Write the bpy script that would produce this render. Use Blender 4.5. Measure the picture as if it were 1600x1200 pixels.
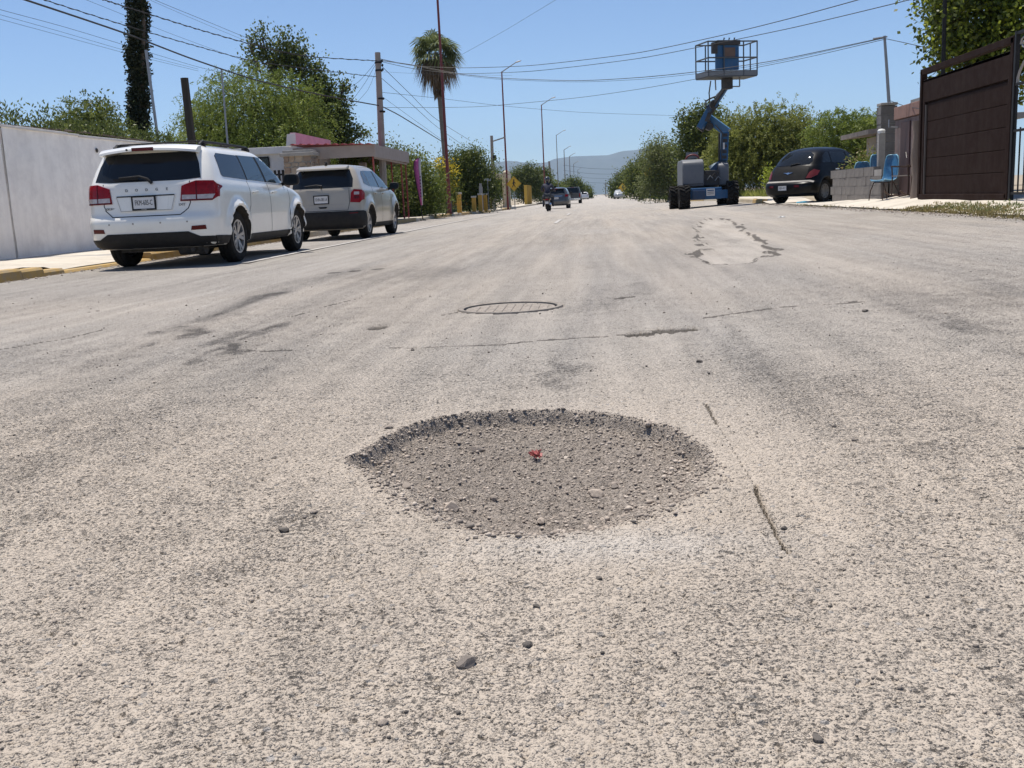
import bpy, bmesh, math, random
import numpy as np
from mathutils import Vector, Matrix
from mathutils.bvhtree import BVHTree

random.seed(7)
rng = np.random.default_rng(11)
for o in list(bpy.data.objects):
    bpy.data.objects.remove(o, do_unlink=True)
SC = bpy.context.scene
COL = SC.collection
R = math.radians

# ------------------------------------------------------------------ camera
FPX, CAMH, ROLL = 1550.0, 0.714, R(2.7)           # focal length in photo pixels (1600 wide), eye height
VPX, VPY = 933.0, 304.0                            # where the street vanishes
_u, _v = VPX - 800, 600 - VPY
_u2, _v2 = _u*math.cos(ROLL)+_v*math.sin(ROLL), -_u*math.sin(ROLL)+_v*math.cos(ROLL)
PITCH = math.atan2(_v2, FPX)
YAW = math.atan2(_u2, FPX*math.cos(PITCH)+_v2*math.sin(PITCH))
_h = np.array([-math.sin(YAW), math.cos(YAW), 0.0]); _r0 = np.array([math.cos(YAW), math.sin(YAW), 0.0]); _z = np.array([0, 0, 1.0])
CF = _h*math.cos(PITCH)-_z*math.sin(PITCH); _u0 = _h*math.sin(PITCH)+_z*math.cos(PITCH)
CR = _r0*math.cos(ROLL)-_u0*math.sin(ROLL); CU = _r0*math.sin(ROLL)+_u0*math.cos(ROLL)
CAM = np.array([0, 0, CAMH])
cd = bpy.data.cameras.new('camera'); cam = bpy.data.objects.new('camera', cd); COL.objects.link(cam)
cam.matrix_world = Matrix(((CR[0], CU[0], -CF[0], 0), (CR[1], CU[1], -CF[1], 0), (CR[2], CU[2], -CF[2], CAMH), (0, 0, 0, 1)))
cd.sensor_width = 36; cd.lens = FPX/1600*36; cd.clip_start = 0.05; cd.clip_end = 40000
SC.camera = cam

# ------------------------------------------------------------------ sky, sun, exposure
SUNV = Vector((-0.17, 0.2, 1.0)).normalized()
w = bpy.data.worlds.new('World'); SC.world = w; w.use_nodes = True
nt = w.node_tree; nt.nodes.clear()
sky = nt.nodes.new('ShaderNodeTexSky'); sky.sky_type = 'NISHITA'; sky.sun_disc = False
sky.sun_elevation = math.asin(SUNV.z); sky.sun_rotation = math.atan2(SUNV.x, SUNV.y)
sky.altitude = 1200; sky.air_density = 0.85; sky.dust_density = 0.35; sky.ozone_density = 2.5
tint = nt.nodes.new('ShaderNodeMix'); tint.data_type = 'RGBA'; tint.blend_type = 'MULTIPLY'; tint.inputs[0].default_value = 1.0; tint.inputs[7].default_value = (0.94, 0.985, 1.065, 1)
bg = nt.nodes.new('ShaderNodeBackground'); bg.inputs[1].default_value = 0.10
wo = nt.nodes.new('ShaderNodeOutputWorld')
nt.links.new(sky.outputs[0], tint.inputs[6]); nt.links.new(tint.outputs[2], bg.inputs[0]); nt.links.new(bg.outputs[0], wo.inputs[0])
sd = bpy.data.lights.new('sun', 'SUN'); sd.energy = 4.9; sd.angle = R(0.53); sd.color = (1.0, 0.94, 0.855)
so = bpy.data.objects.new('sun', sd); COL.objects.link(so); so.location = (0, 0, 50)
so.rotation_euler = (-SUNV).to_track_quat('-Z', 'Y').to_euler()
SC.view_settings.view_transform = 'Standard'; SC.view_settings.look = 'None'
SC.view_settings.exposure = 0.41; SC.view_settings.gamma = 1.0; SC.view_settings.use_curve_mapping = False

# ------------------------------------------------------------------ survey helpers: photo pixel -> place
def ray(px, py): return CF*FPX + CR*(px-800) + CU*(600-py)
def gpt(px, py, z=0.0):
    d = ray(px, py); return CAM + d*((z-CAMH)/d[2])
def at(px, py, Y):
    d = ray(px, py); return Vector(CAM + d*(Y/d[1]))
def sst(a, b, x):
    t = np.clip((np.asarray(x, float)-a)/(b-a), 0, 1); return t*t*(3-2*t)
def road_z(x, y):
    dip = -0.15*sst(42, 75, y)
    rise = 0.205*np.clip((np.asarray(x, float)-0.8)/4.6, 0, 1.0)**1.25*(1-sst(45, 90, y))
    return dip+rise
KL, KR = -7.2, 5.2                                  # kerb lines
def ground_z(x, y):
    x = np.asarray(x, float); y = np.asarray(y, float)
    z = road_z(np.clip(x, KL, KR), y)
    right = (x > KR)
    nearR = 1-sst(22, 29, y)
    stepR = 0.02+0.10*sst(31.5, 33.5, y)
    z = z + np.where(right, stepR + nearR*0.14*np.clip((x-KR)/.8, 0, 1.6), 0)
    left = (x < KL)
    stepL = 0.14-0.10*(sst(12.6, 13.0, y)*(1-sst(15.2, 15.8, y)))*np.clip(1-(KL-x)/1.6, 0, 1)
    return z + np.where(left, stepL, 0)
def GZ(x, y): return float(ground_z(x, y))

# ------------------------------------------------------------------ numpy noise
def _hash(i, j, s=0):
    n = (i.astype(np.int64)*374761393 + j.astype(np.int64)*668265263 + s*144664157) & 0xffffffff
    n = ((n ^ (n >> 13))*1274126177) & 0xffffffff
    return ((n ^ (n >> 16)) & 0xffffff)/float(0xffffff)
def vnoise(x, y, s=0):
    xi = np.floor(x); yi = np.floor(y); fx = x-xi; fy = y-yi
    fx = fx*fx*(3-2*fx); fy = fy*fy*(3-2*fy)
    a = _hash(xi, yi, s); b = _hash(xi+1, yi, s); c = _hash(xi, yi+1, s); d = _hash(xi+1, yi+1, s)
    return (a*(1-fx)+b*fx)*(1-fy)+(c*(1-fx)+d*fx)*fy
def fbm(x, y, o=4, s=0):
    t = 0; a = 0.5; n = 0
    for k in range(o):
        t = t+a*vnoise(x*2**k+17*k, y*2**k-9*k, s+k); n += a; a *= .5
    return t/n
def cells(x, y, s=0):
    xi = np.floor(x); yi = np.floor(y)
    best = np.full(x.shape, 9.0); bid = np.zeros(x.shape)
    for dx in (-1, 0, 1):
        for dy in (-1, 0, 1):
            cx = xi+dx; cy = yi+dy
            px = cx+_hash(cx, cy, s+1); py = cy+_hash(cx, cy, s+2)
            d = np.hypot(px-x, py-y); m = d < best
            best = np.where(m, d, best); bid = np.where(m, _hash(cx, cy, s+3), bid)
    return best, bid
def segdist(x, y, pts):
    best = np.full(x.shape, 1e9)
    for (x0, y0), (x1, y1) in zip(pts[:-1], pts[1:]):
        dx, dy = x1-x0, y1-y0; L = dx*dx+dy*dy
        t = np.clip(((x-x0)*dx+(y-y0)*dy)/L, 0, 1)
        best = np.minimum(best, np.hypot(x-x0-t*dx, y-y0-t*dy))
    return best

# ------------------------------------------------------------------ materials
MATS = {}
def nodes_of(name):
    m = bpy.data.materials.new(name); m.use_nodes = True
    nt = m.node_tree; b = nt.nodes['Principled BSDF']
    return m, nt, b
def N(nt, typ, **kw):
    n = nt.nodes.new(typ)
    for k, v in kw.items():
        if k.startswith('i_'):
            key = k[2:]; n.inputs[int(key) if key.isdigit() else key].default_value = v
        else: setattr(n, k, v)
    return n
def ramp(nt, stops, interp='LINEAR'):
    n = nt.nodes.new('ShaderNodeValToRGB'); n.color_ramp.interpolation = interp
    e = n.color_ramp.elements
    while len(e) < len(stops): e.new(0.5)
    for q, (p, c) in zip(e, stops):
        q.position = p; q.color = (c, c, c, 1) if isinstance(c, (int, float)) else (*c, 1)
    return n
def mixc(nt, fac, a, b, mode='MIX'):
    n = nt.nodes.new('ShaderNodeMix'); n.data_type = 'RGBA'; n.blend_type = mode
    for s, v in ((0, fac), (6, a), (7, b)):
        if hasattr(v, 'links') or isinstance(v, bpy.types.NodeSocket): nt.links.new(v, n.inputs[s])
        elif s == 0: n.inputs[0].default_value = v
        else: n.inputs[s].default_value = (*v, 1)
    return n.outputs[2]
def M(name, col, rough=0.6, metal=0.0, var=0.12, scale=4.0, bump=0.0, bscale=60.0, coat=0.0, spec=0.5, dirt=None, dirt_amt=0.4, streak=False, runs=None):
    if name in MATS: return MATS[name]
    m, nt, b = nodes_of(name)
    tc = N(nt, 'ShaderNodeTexCoord'); src = tc.outputs['Object']
    if streak:
        mp = N(nt, 'ShaderNodeMapping'); mp.inputs['Scale'].default_value = (1, 1, 0.12); nt.links.new(src, mp.inputs[0]); src = mp.outputs[0]
    no = N(nt, 'ShaderNodeTexNoise', i_Scale=scale, i_Detail=6.0, i_Roughness=0.6); nt.links.new(src, no.inputs['Vector'])
    r = ramp(nt, [(0.3, 1-var), (0.7, 1+var)]); nt.links.new(no.outputs[0], r.inputs[0])
    c = mixc(nt, 1.0, col, r.outputs[0], 'MULTIPLY')
    if dirt:
        n2 = N(nt, 'ShaderNodeTexNoise', i_Scale=scale*2.7, i_Detail=8.0, i_Roughness=0.7); nt.links.new(src, n2.inputs['Vector'])
        r2 = ramp(nt, [(0.42, 0.0), (0.72, dirt_amt)]); nt.links.new(n2.outputs[0], r2.inputs[0])
        c = mixc(nt, r2.outputs[0], c, dirt)
    if runs:                                        # vertical rain streaks and blotches
        mp = N(nt, 'ShaderNodeMapping'); mp.inputs['Scale'].default_value = (5, 5, .35); nt.links.new(tc.outputs['Object'], mp.inputs[0])
        n4 = N(nt, 'ShaderNodeTexNoise', i_Scale=1.0, i_Detail=7.0, i_Roughness=.7); nt.links.new(mp.outputs[0], n4.inputs['Vector'])
        r4 = ramp(nt, [(0.50, 0.0), (0.74, 0.55)]); nt.links.new(n4.outputs[0], r4.inputs[0]); c = mixc(nt, r4.outputs[0], c, runs)
    nt.links.new(c, b.inputs['Base Color'])
    b.inputs['Roughness'].default_value = rough; b.inputs['Metallic'].default_value = metal
    b.inputs['Coat Weight'].default_value = coat; b.inputs['Specular IOR Level'].default_value = spec
    if coat: b.inputs['Coat Roughness'].default_value = 0.06
    if bump:
        n3 = N(nt, 'ShaderNodeTexNoise', i_Scale=bscale, i_Detail=5.0); nt.links.new(tc.outputs['Object'], n3.inputs['Vector'])
        bp = N(nt, 'ShaderNodeBump', i_Strength=bump, i_Distance=0.02); nt.links.new(n3.outputs[0], bp.inputs['Height'])
        nt.links.new(bp.outputs[0], b.inputs['Normal'])
    MATS[name] = m; return m
def leaf_mat(name, ca, cb, trans=0.35, rough=0.55):
    if name in MATS: return MATS[name]
    m, nt, b = nodes_of(name)
    at_ = N(nt, 'ShaderNodeAttribute', attribute_name='tint')
    r = ramp(nt, [(0.0, ca), (1.0, cb)]); nt.links.new(at_.outputs['Fac'], r.inputs[0])
    nt.links.new(r.outputs[0], b.inputs['Base Color']); b.inputs['Roughness'].default_value = rough
    b.inputs['Specular IOR Level'].default_value = 0.3
    tr = N(nt, 'ShaderNodeBsdfTranslucent'); nt.links.new(r.outputs[0], tr.inputs[0])
    mx = N(nt, 'ShaderNodeMixShader', i_0=trans); out = nt.nodes['Material Output']
    nt.links.new(b.outputs[0], mx.inputs[1]); nt.links.new(tr.outputs[0], mx.inputs[2]); nt.links.new(mx.outputs[0], out.inputs[0])
    MATS[name] = m; return m

# ------------------------------------------------------------------ mesh helpers
class MB:
    def __init__(s): s.v = []; s.f = []
    def add(s, vs, fs):
        n = len(s.v); s.v += [tuple(p) for p in vs]; s.f += [tuple(i+n for i in f) for f in fs]; return s
    def box(s, c, d, rot=None):
        x, y, z = d[0]/2, d[1]/2, d[2]/2
        vs = [Vector(p) for p in ((-x,-y,-z),(x,-y,-z),(x,y,-z),(-x,y,-z),(-x,-y,z),(x,-y,z),(x,y,z),(-x,y,z))]
        if rot is not None:
            m = rot if isinstance(rot, Matrix) else Matrix.Rotation(rot, 3, 'Z')
            vs = [m @ p for p in vs]
        return s.add([p+Vector(c) for p in vs], [(0,3,2,1),(4,5,6,7),(0,1,5,4),(1,2,6,5),(2,3,7,6),(3,0,4,7)])
    def beam(s, a, b, wx, wy, up=(0, 0, 1)):
        a = Vector(a); b = Vector(b); d = (b-a); L = d.length; d.normalize()
        u = Vector(up); x = d.cross(u)
        if x.length < 1e-4: x = d.cross(Vector((1, 0, 0)))
        x.normalize(); u = x.cross(d)
        vs = []
        for p in (a, b):
            for i, j in ((-1,-1),(1,-1),(1,1),(-1,1)): vs.append(p+x*(i*wx/2)+u*(j*wy/2))
        return s.add(vs, [(0,1,2,3),(7,6,5,4),(0,4,5,1),(1,5,6,2),(2,6,7,3),(3,7,4,0)])
    def tube(s, pts, r, n=8, cap=True):
        pts = [Vector(p) for p in pts]; k = len(pts)
        rs = r if isinstance(r, (list, tuple)) else [r]*k
        base = len(s.v); prev = None
        for i, p in enumerate(pts):
            d = (pts[min(i+1, k-1)]-pts[max(i-1, 0)]).normalized()
            if prev is None:
                x = d.cross(Vector((0, 0, 1)))
                if x.length < 1e-3: x = d.cross(Vector((0, 1, 0)))
            else: x = prev-d*prev.dot(d)
            x.normalize(); prev = x; y = d.cross(x)
            for j in range(n):
                a = 2*math.pi*j/n; s.v.append(tuple(p+(x*math.cos(a)+y*math.sin(a))*rs[i]))
        for i in range(k-1):
            for j in range(n):
                a = base+i*n+j; b = base+i*n+(j+1) % n
                s.f.append((a, b, b+n, a+n))
        if cap:
            s.f.append(tuple(base+j for j in reversed(range(n)))); s.f.append(tuple(base+(k-1)*n+j for j in range(n)))
        return s
    def lathe(s, prof, n=24, axis='Z', c=(0, 0, 0), close=False, cap=True):
        base = len(s.v); k = len(prof); c = Vector(c)
        for r_, h in prof:
            for j in range(n):
                a = 2*math.pi*j/n; p = (r_*math.cos(a), r_*math.sin(a), h)
                if axis == 'X': p = (h, p[0], p[1])
                elif axis == 'Y': p = (p[1], h, p[0])
                s.v.append(tuple(Vector(p)+c))
        for i in range(k-1 if not close else k):
            for j in range(n):
                a = base+i*n+j; b = base+i*n+(j+1) % n; a2 = base+((i+1) % k)*n+j; b2 = base+((i+1) % k)*n+(j+1) % n
                s.f.append((a, b, b2, a2))
        if not close and cap:
            if prof[0][0] > 1e-5: s.f.append(tuple(base+j for j in reversed(range(n))))
            if prof[-1][0] > 1e-5: s.f.append(tuple(base+(k-1)*n+j for j in range(n)))
        return s
    def prism(s, poly, a, b, axis='Z'):
        n = len(poly)
        def P(p, h):
            return (p[0], p[1], h) if axis == 'Z' else ((h, p[0], p[1]) if axis == 'X' else (p[0], h, p[1]))
        vs = [P(p, a) for p in poly]+[P(p, b) for p in poly]
        return s.add(vs, [tuple(reversed(range(n))), tuple(range(n, 2*n))]+[(i, (i+1) % n, n+(i+1) % n, n+i) for i in range(n)])
    def mesh(s, name, mat, smooth=None, fix=True):
        me = bpy.data.meshes.new(name); me.from_pydata(s.v, [], s.f)
        if mat: me.materials.append(mat)
        if fix:
            bm = bmesh.new(); bm.from_mesh(me); bmesh.ops.recalc_face_normals(bm, faces=bm.faces); bm.to_mesh(me); bm.free()
        if smooth is not None:
            me.polygons.foreach_set('use_smooth', [True]*len(me.polygons)); me.set_sharp_from_angle(angle=R(smooth))
        return me
    def build(s, name, mat, parent=None, smooth=None, loc=None, rot=None, bevel=0.0):
        return put(name, s.mesh(name, mat, smooth), parent, loc, rot, bevel)
def put(name, me, parent=None, loc=None, rot=None, bevel=0.0):
    o = bpy.data.objects.new(name, me); COL.objects.link(o)
    if parent: o.parent = parent
    if loc is not None: o.location = loc
    if rot is not None: o.rotation_euler = rot
    if bevel:
        b = o.modifiers.new('bevel', 'BEVEL'); b.width = bevel; b.segments = 2; b.limit_method = 'ANGLE'
    return o
def thing(name, label, cat, loc=(0, 0, 0), rz=0.0, group=None):
    o = bpy.data.objects.new(name, None); COL.objects.link(o); o.empty_display_size = 0.2
    o.location = loc; o.rotation_euler = (0, 0, rz)
    return tag(o, label, cat, group)
def tag(o, label, cat, group=None):
    o['label'] = label; o['category'] = cat
    if group: o['group'] = group
    return o
def kind(o, k, label=None):
    o['kind'] = k
    if label: o['label'] = label
    return o
def text_mesh(txt, size, depth=0.002, bold=0.0):
    cu = bpy.data.curves.new('txt', 'FONT'); cu.body = txt; cu.size = size; cu.extrude = depth; cu.align_x = 'CENTER'; cu.align_y = 'CENTER'; cu.offset = bold
    cu.resolution_u = 3
    o = bpy.data.objects.new('txt', cu); COL.objects.link(o); bpy.context.view_layer.update()
    dg = bpy.context.evaluated_depsgraph_get()
    me = bpy.data.meshes.new_from_object(o.evaluated_get(dg)); bpy.data.objects.remove(o, do_unlink=True); bpy.data.curves.remove(cu)
    return me
def text(txt, size, mat, parent, loc, rot, name='lettering', depth=0.002, bold=0.0, sx=1.0):
    me = text_mesh(txt, size, depth, bold); me.materials.clear(); me.materials.append(mat)
    o = put(name, me, parent, loc, rot); o.scale = (sx, 1, 1); return o
def grid_mesh(name, X, Y, Z, mat, attrs=None, smooth=True):
    ny, nx = X.shape
    me = bpy.data.meshes.new(name); n = nx*ny
    co = np.stack([X, Y, Z], -1).reshape(-1, 3).astype(np.float32)
    idx = np.arange(n).reshape(ny, nx)
    q = np.stack([idx[:-1, :-1], idx[:-1, 1:], idx[1:, 1:], idx[1:, :-1]], -1).reshape(-1, 4).astype(np.int32)
    me.vertices.add(n); me.vertices.foreach_set('co', co.ravel())
    me.loops.add(q.size); me.loops.foreach_set('vertex_index', q.ravel())
    me.polygons.add(len(q)); me.polygons.foreach_set('loop_start', np.arange(0, q.size, 4, dtype=np.int32))
    me.polygons.foreach_set('use_smooth', np.full(len(q), smooth))
    for k, a in (attrs or {}).items():
        at_ = me.attributes.new(k, 'FLOAT', 'POINT'); at_.data.foreach_set('value', a.ravel().astype(np.float32))
    me.materials.append(mat); me.update(calc_edges=True); me.validate(); return me
def soup(name, V, mat, tint=None, k=4, smooth=False):
    """V: (n,k,3) separate k-gons in one mesh"""
    n = len(V); me = bpy.data.meshes.new(name)
    me.vertices.add(n*k); me.vertices.foreach_set('co', V.reshape(-1).astype(np.float32))
    me.loops.add(n*k); me.loops.foreach_set('vertex_index', np.arange(n*k, dtype=np.int32))
    me.polygons.add(n); me.polygons.foreach_set('loop_start', np.arange(0, n*k, k, dtype=np.int32))
    if tint is not None:
        a = me.attributes.new('tint', 'FLOAT', 'FACE'); a.data.foreach_set('value', tint.astype(np.float32))
    me.materials.append(mat); me.update(calc_edges=True); return me
# ================================================================== THE SETTING
def gp(px, py): p = gpt(px, py); return (p[0], p[1])
# ------------------------------------------------------------------ road surface
def road_material():
    m, nt, b = nodes_of('dusty_asphalt'); L = nt.links.new
    geo = N(nt, 'ShaderNodeNewGeometry'); P = geo.outputs['Position']
    def attr(n): return N(nt, 'ShaderNodeAttribute', attribute_name=n).outputs['Fac']
    def math_(op, a, b_=None, c=None, clamp=False):
        n = N(nt, 'ShaderNodeMath', operation=op); n.use_clamp = clamp
        for i, v in enumerate((a, b_, c)):
            if v is None: continue
            if isinstance(v, (int, float)): n.inputs[i].default_value = v
            else: L(v, n.inputs[i])
        return n.outputs[0]
    def noise(sc, det=4.0, ro=0.6, dist=0.0):
        n = N(nt, 'ShaderNodeTexNoise', i_Scale=sc, i_Detail=det, i_Roughness=ro, i_Distortion=dist); L(P, n.inputs['Vector']); return n.outputs[0]
    dust, dark, hole, conc, cool, stain = [attr(k) for k in ('dust', 'dark', 'hole', 'conc', 'cool', 'stain')]
    big = noise(1.1, 6, .62); mid = noise(7.0, 8, .72); fine = noise(205.0, 4, .7); gr = noise(480.0, 3, .65); med = noise(34.0, 6, .75); crs = noise(92.0, 5, .74); cr3 = noise(36.0, 6, .80)
    vo = N(nt, 'ShaderNodeTexVoronoi', i_Scale=150.0); L(P, vo.inputs['Vector'])
    vob = N(nt, 'ShaderNodeTexVoronoi', i_Scale=42.0); L(P, vob.inputs['Vector'])
    # colour of the fines between the stones, warm where dusty, cooler on the clean lane
    warm = mixc(nt, big, (0.43, 0.367, 0.300), (0.52, 0.449, 0.371))
    coolc = mixc(nt, big, (0.342, 0.315, 0.284), (0.42, 0.389, 0.352))
    base = mixc(nt, cool, warm, coolc)
    base = mixc(nt, math_('MULTIPLY', conc, 0.8), base, mixc(nt, med, (0.40, 0.36, 0.315), (0.58, 0.53, 0.47)))
    # lengthwise wear: thin streaks along the traffic
    mp = N(nt, 'ShaderNodeMapping'); mp.inputs['Scale'].default_value = (7.0, .30, 1.0); L(P, mp.inputs[0])
    sn = N(nt, 'ShaderNodeTexNoise', i_Scale=1.0, i_Detail=6.0, i_Roughness=.65); L(mp.outputs[0], sn.inputs['Vector'])
    sr = ramp(nt, [(0.34, 0.91), (0.66, 1.065)]); L(sn.outputs[0], sr.inputs[0]); base = mixc(nt, 1.0, base, sr.outputs[0], 'MULTIPLY')
    # stone chips: each its own grey
    sepc = N(nt, 'ShaderNodeSeparateColor'); L(vo.outputs['Color'], sepc.inputs[0])
    stone = ramp(nt, [(0.0, (0.12, 0.112, 0.105)), (0.35, (0.26, 0.245, 0.225)), (0.75, (0.37, 0.345, 0.31)), (1.0, (0.52, 0.49, 0.44))]); L(sepc.outputs[0], stone.inputs[0])
    chipm = ramp(nt, [(0.25, 1.0), (0.55, 0.0)]); L(vo.outputs['Distance'], chipm.inputs[0])
    expo = math_('MULTIPLY_ADD', dust, -0.55, 0.72, clamp=True)          # how far the chips stand free of the dust
    selc = ramp(nt, [(0.40, 0.0), (0.58, 1.0)]); L(med, selc.inputs[0])
    cf = math_('MULTIPLY', math_('MULTIPLY', chipm.outputs[0], expo), math_('MULTIPLY_ADD', selc.outputs[0], 0.65, 0.35))
    col = mixc(nt, cf, base, stone.outputs[0])
    # dark bitumen in the pores, their pit shade painted in with soft edges
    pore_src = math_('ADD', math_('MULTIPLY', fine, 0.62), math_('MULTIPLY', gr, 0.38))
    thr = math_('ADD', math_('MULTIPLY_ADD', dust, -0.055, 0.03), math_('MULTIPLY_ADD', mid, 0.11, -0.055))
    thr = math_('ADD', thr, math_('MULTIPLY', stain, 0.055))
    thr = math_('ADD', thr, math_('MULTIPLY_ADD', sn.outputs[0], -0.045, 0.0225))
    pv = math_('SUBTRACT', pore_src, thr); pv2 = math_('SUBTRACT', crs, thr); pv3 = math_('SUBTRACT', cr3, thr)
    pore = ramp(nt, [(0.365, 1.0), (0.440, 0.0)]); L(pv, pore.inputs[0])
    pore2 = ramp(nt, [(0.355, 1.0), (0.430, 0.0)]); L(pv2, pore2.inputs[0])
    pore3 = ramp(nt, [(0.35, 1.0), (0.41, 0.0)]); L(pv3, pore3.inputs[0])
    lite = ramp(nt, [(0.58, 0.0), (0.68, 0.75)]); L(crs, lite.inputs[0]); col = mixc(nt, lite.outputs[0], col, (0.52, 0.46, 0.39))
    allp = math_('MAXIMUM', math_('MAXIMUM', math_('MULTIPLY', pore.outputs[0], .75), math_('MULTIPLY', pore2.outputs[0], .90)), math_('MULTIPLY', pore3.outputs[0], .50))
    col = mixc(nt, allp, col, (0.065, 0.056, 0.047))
    # scattered bigger dark and light stones bedded in the surface
    sb = N(nt, 'ShaderNodeSeparateColor'); L(vob.outputs['Color'], sb.inputs[0])
    bm_ = math_('MULTIPLY', math_('LESS_THAN', vob.outputs['Distance'], 0.26), math_('GREATER_THAN', sb.outputs[1], 0.86))
    bigst = mixc(nt, sb.outputs[0], (0.11, 0.105, 0.10), (0.36, 0.345, 0.33)); col = mixc(nt, math_('MULTIPLY', bm_, 0.75), col, bigst)
    # stains, exposed bedding, gravel of the hole
    dk = ramp(nt, [(0.30, 0.0), (0.62, 1.0)]); L(math_('MULTIPLY', dark, math_('MULTIPLY_ADD', med, 1.1, 0.35)), dk.inputs[0])
    col = mixc(nt, math_('MULTIPLY', dk.outputs[0], 0.80), col, (0.075, 0.066, 0.058))
    gmix = math_('ADD', math_('MULTIPLY', sepc.outputs[1], .5), math_('MULTIPLY', fine, .5))
    grav = mixc(nt, gmix, (0.135, 0.114, 0.097), (0.41, 0.355, 0.302))
    col = mixc(nt, math_('MULTIPLY', hole, 0.9), col, grav)
    L(col, b.inputs['Base Color']); b.inputs['Roughness'].default_value = 0.93; b.inputs['Specular IOR Level'].default_value = 0.25
    h = math_('ADD', math_('MULTIPLY_ADD', allp, -1.3, 1.0), math_('ADD', math_('MULTIPLY', chipm.outputs[0], 0.7), math_('MULTIPLY', fine, 0.8)))
    bp = N(nt, 'ShaderNodeBump', i_Strength=0.95, i_Distance=0.006); L(h, bp.inputs['Height']); L(bp.outputs[0], b.inputs['Normal'])
    return m
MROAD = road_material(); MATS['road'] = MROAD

POT = [(545,715),(560,703),(580,690),(608,676),(640,663),(675,652),(720,645),(775,640),(830,637),(880,638),(930,642),(975,648),(1020,658),(1055,670),(1085,685),(1106,704),(1115,735),(1104,762),(1062,788),(1000,812),(930,828),(850,837),(760,832),(690,815),(640,793),(604,765),(572,738)]
POTG = np.array([gp(*p) for p in POT]); PC = np.array([-0.22, 2.66])
_pa = np.arctan2(POTG[:, 1]-PC[1], POTG[:, 0]-PC[0]); _pr = np.hypot(POTG[:, 0]-PC[0], POTG[:, 1]-PC[1]); _o = np.argsort(_pa)
_pa = np.concatenate([_pa[_o]-2*np.pi, _pa[_o], _pa[_o]+2*np.pi]); _pr = np.tile(_pr[_o], 3)
def pot_s(x, y):
    """signed distance-like value: >0 inside the pothole (metres from the rim), plus the bearing"""
    a = np.arctan2(y-PC[1], x-PC[0]); r = np.hypot(x-PC[0], y-PC[1])
    rim = np.interp(a, _pa, _pr)
    wob = (fbm(x*8+50, y*8+50, 3, 31)-.5)*0.055+(fbm(x*19+5, y*19+5, 2, 37)-.5)*0.022
    return (rim-r)+wob, a
def pot_depth(x, y):
    s, a = pot_s(x, y)
    far = 0.5+0.5*np.sin(a)                                             # 1 at the far rim, 0 at the near rim
    steep = 0.042+0.17*(1-sst(0.10, 0.62, far))
    wall = sst(0.0, 1.0, s/steep)
    bowl = 0.046*wall+0.050*np.clip(s/.45, 0, 1)**.8
    return np.where(s > 0, -bowl, 0), s
def height(x, y, sp):
    def fade(l): return np.clip(l/(2.2*sp)-0.35, 0, 1)
    h = 0.010*(fbm(x*.9, y*.9, 3, 3)-.5)*2*fade(.5)
    h += 0.004*(fbm(x*7, y*7, 3, 5)-.5)*2*fade(.07)
    rough = sst(0.35, 0.65, fbm(x*1.3+9, y*1.3, 4, 8))
    d1, c1 = cells(x*85, y*85, 11)
    h += (0.0016+0.0014*rough)*(np.clip(0.62-d1, -0.3, 0.62))*(0.4+c1)*fade(.012)*1.5
    d2, c2 = cells(x*33, y*33, 21)
    h += np.where(c2 > 0.80, 0.0045*(c2-0.78)/0.2*np.clip(1-d2*2.6, 0, 1), 0)*fade(.03)       # bedded stones
    h -= np.where(c2 < 0.24+0.2*rough, 0.0065*np.clip(1-d2*3.2, 0, 1), 0)*fade(.02)              # lost stones
    return h, rough
PATCH = np.array([gp(*p) for p in [(1085,398),(1102,388),(1094,374),(1086,352),(1108,345),(1140,348),(1158,360),(1178,376),(1204,391),(1196,406),(1166,418),(1132,415),(1102,408)]])
def in_poly(x, y, poly):
    c = np.zeros(x.shape, bool); n = len(poly)
    for i in range(n):
        x0, y0 = poly[i]; x1, y1 = poly[(i+1) % n]
        cond = ((y0 > y) != (y1 > y)) & (x < (x1-x0)*(y-y0)/((y1-y0) if y1 != y0 else 1e-9)+x0)
        c ^= cond
    return c
CRACKS = [([(1180,762),(1188,785),(1203,815),(1215,840),(1232,866)], .0030, .03), ([(1102,630),(1113,648),(1121,661)], .0035, .012), ([(1121,661),(1140,692),(1160,728),(1180,762)], .0016, .002),
          ([(988,523),(1010,521),(1032,517),(1058,516),(1082,514)], .026, .034), ([(383,548),(500,546),(620,543),(760,540),(900,527),(985,523)], .007, .006),
          ([(1100,497),(1160,488),(1215,482),(1290,478),(1350,476)], .010, .007), ([(690,492),(718,487),(735,476)], .008, .008), ([(962,465),(990,462)], .014, .014),
          ([(505,427),(600,419)], .02, .01), ([(460,492),(515,476),(560,466)], .012, .006), ([(0,545),(110,527),(200,505)], .012, .006), ([(60,498),(150,486)], .01, .006)]
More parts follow.
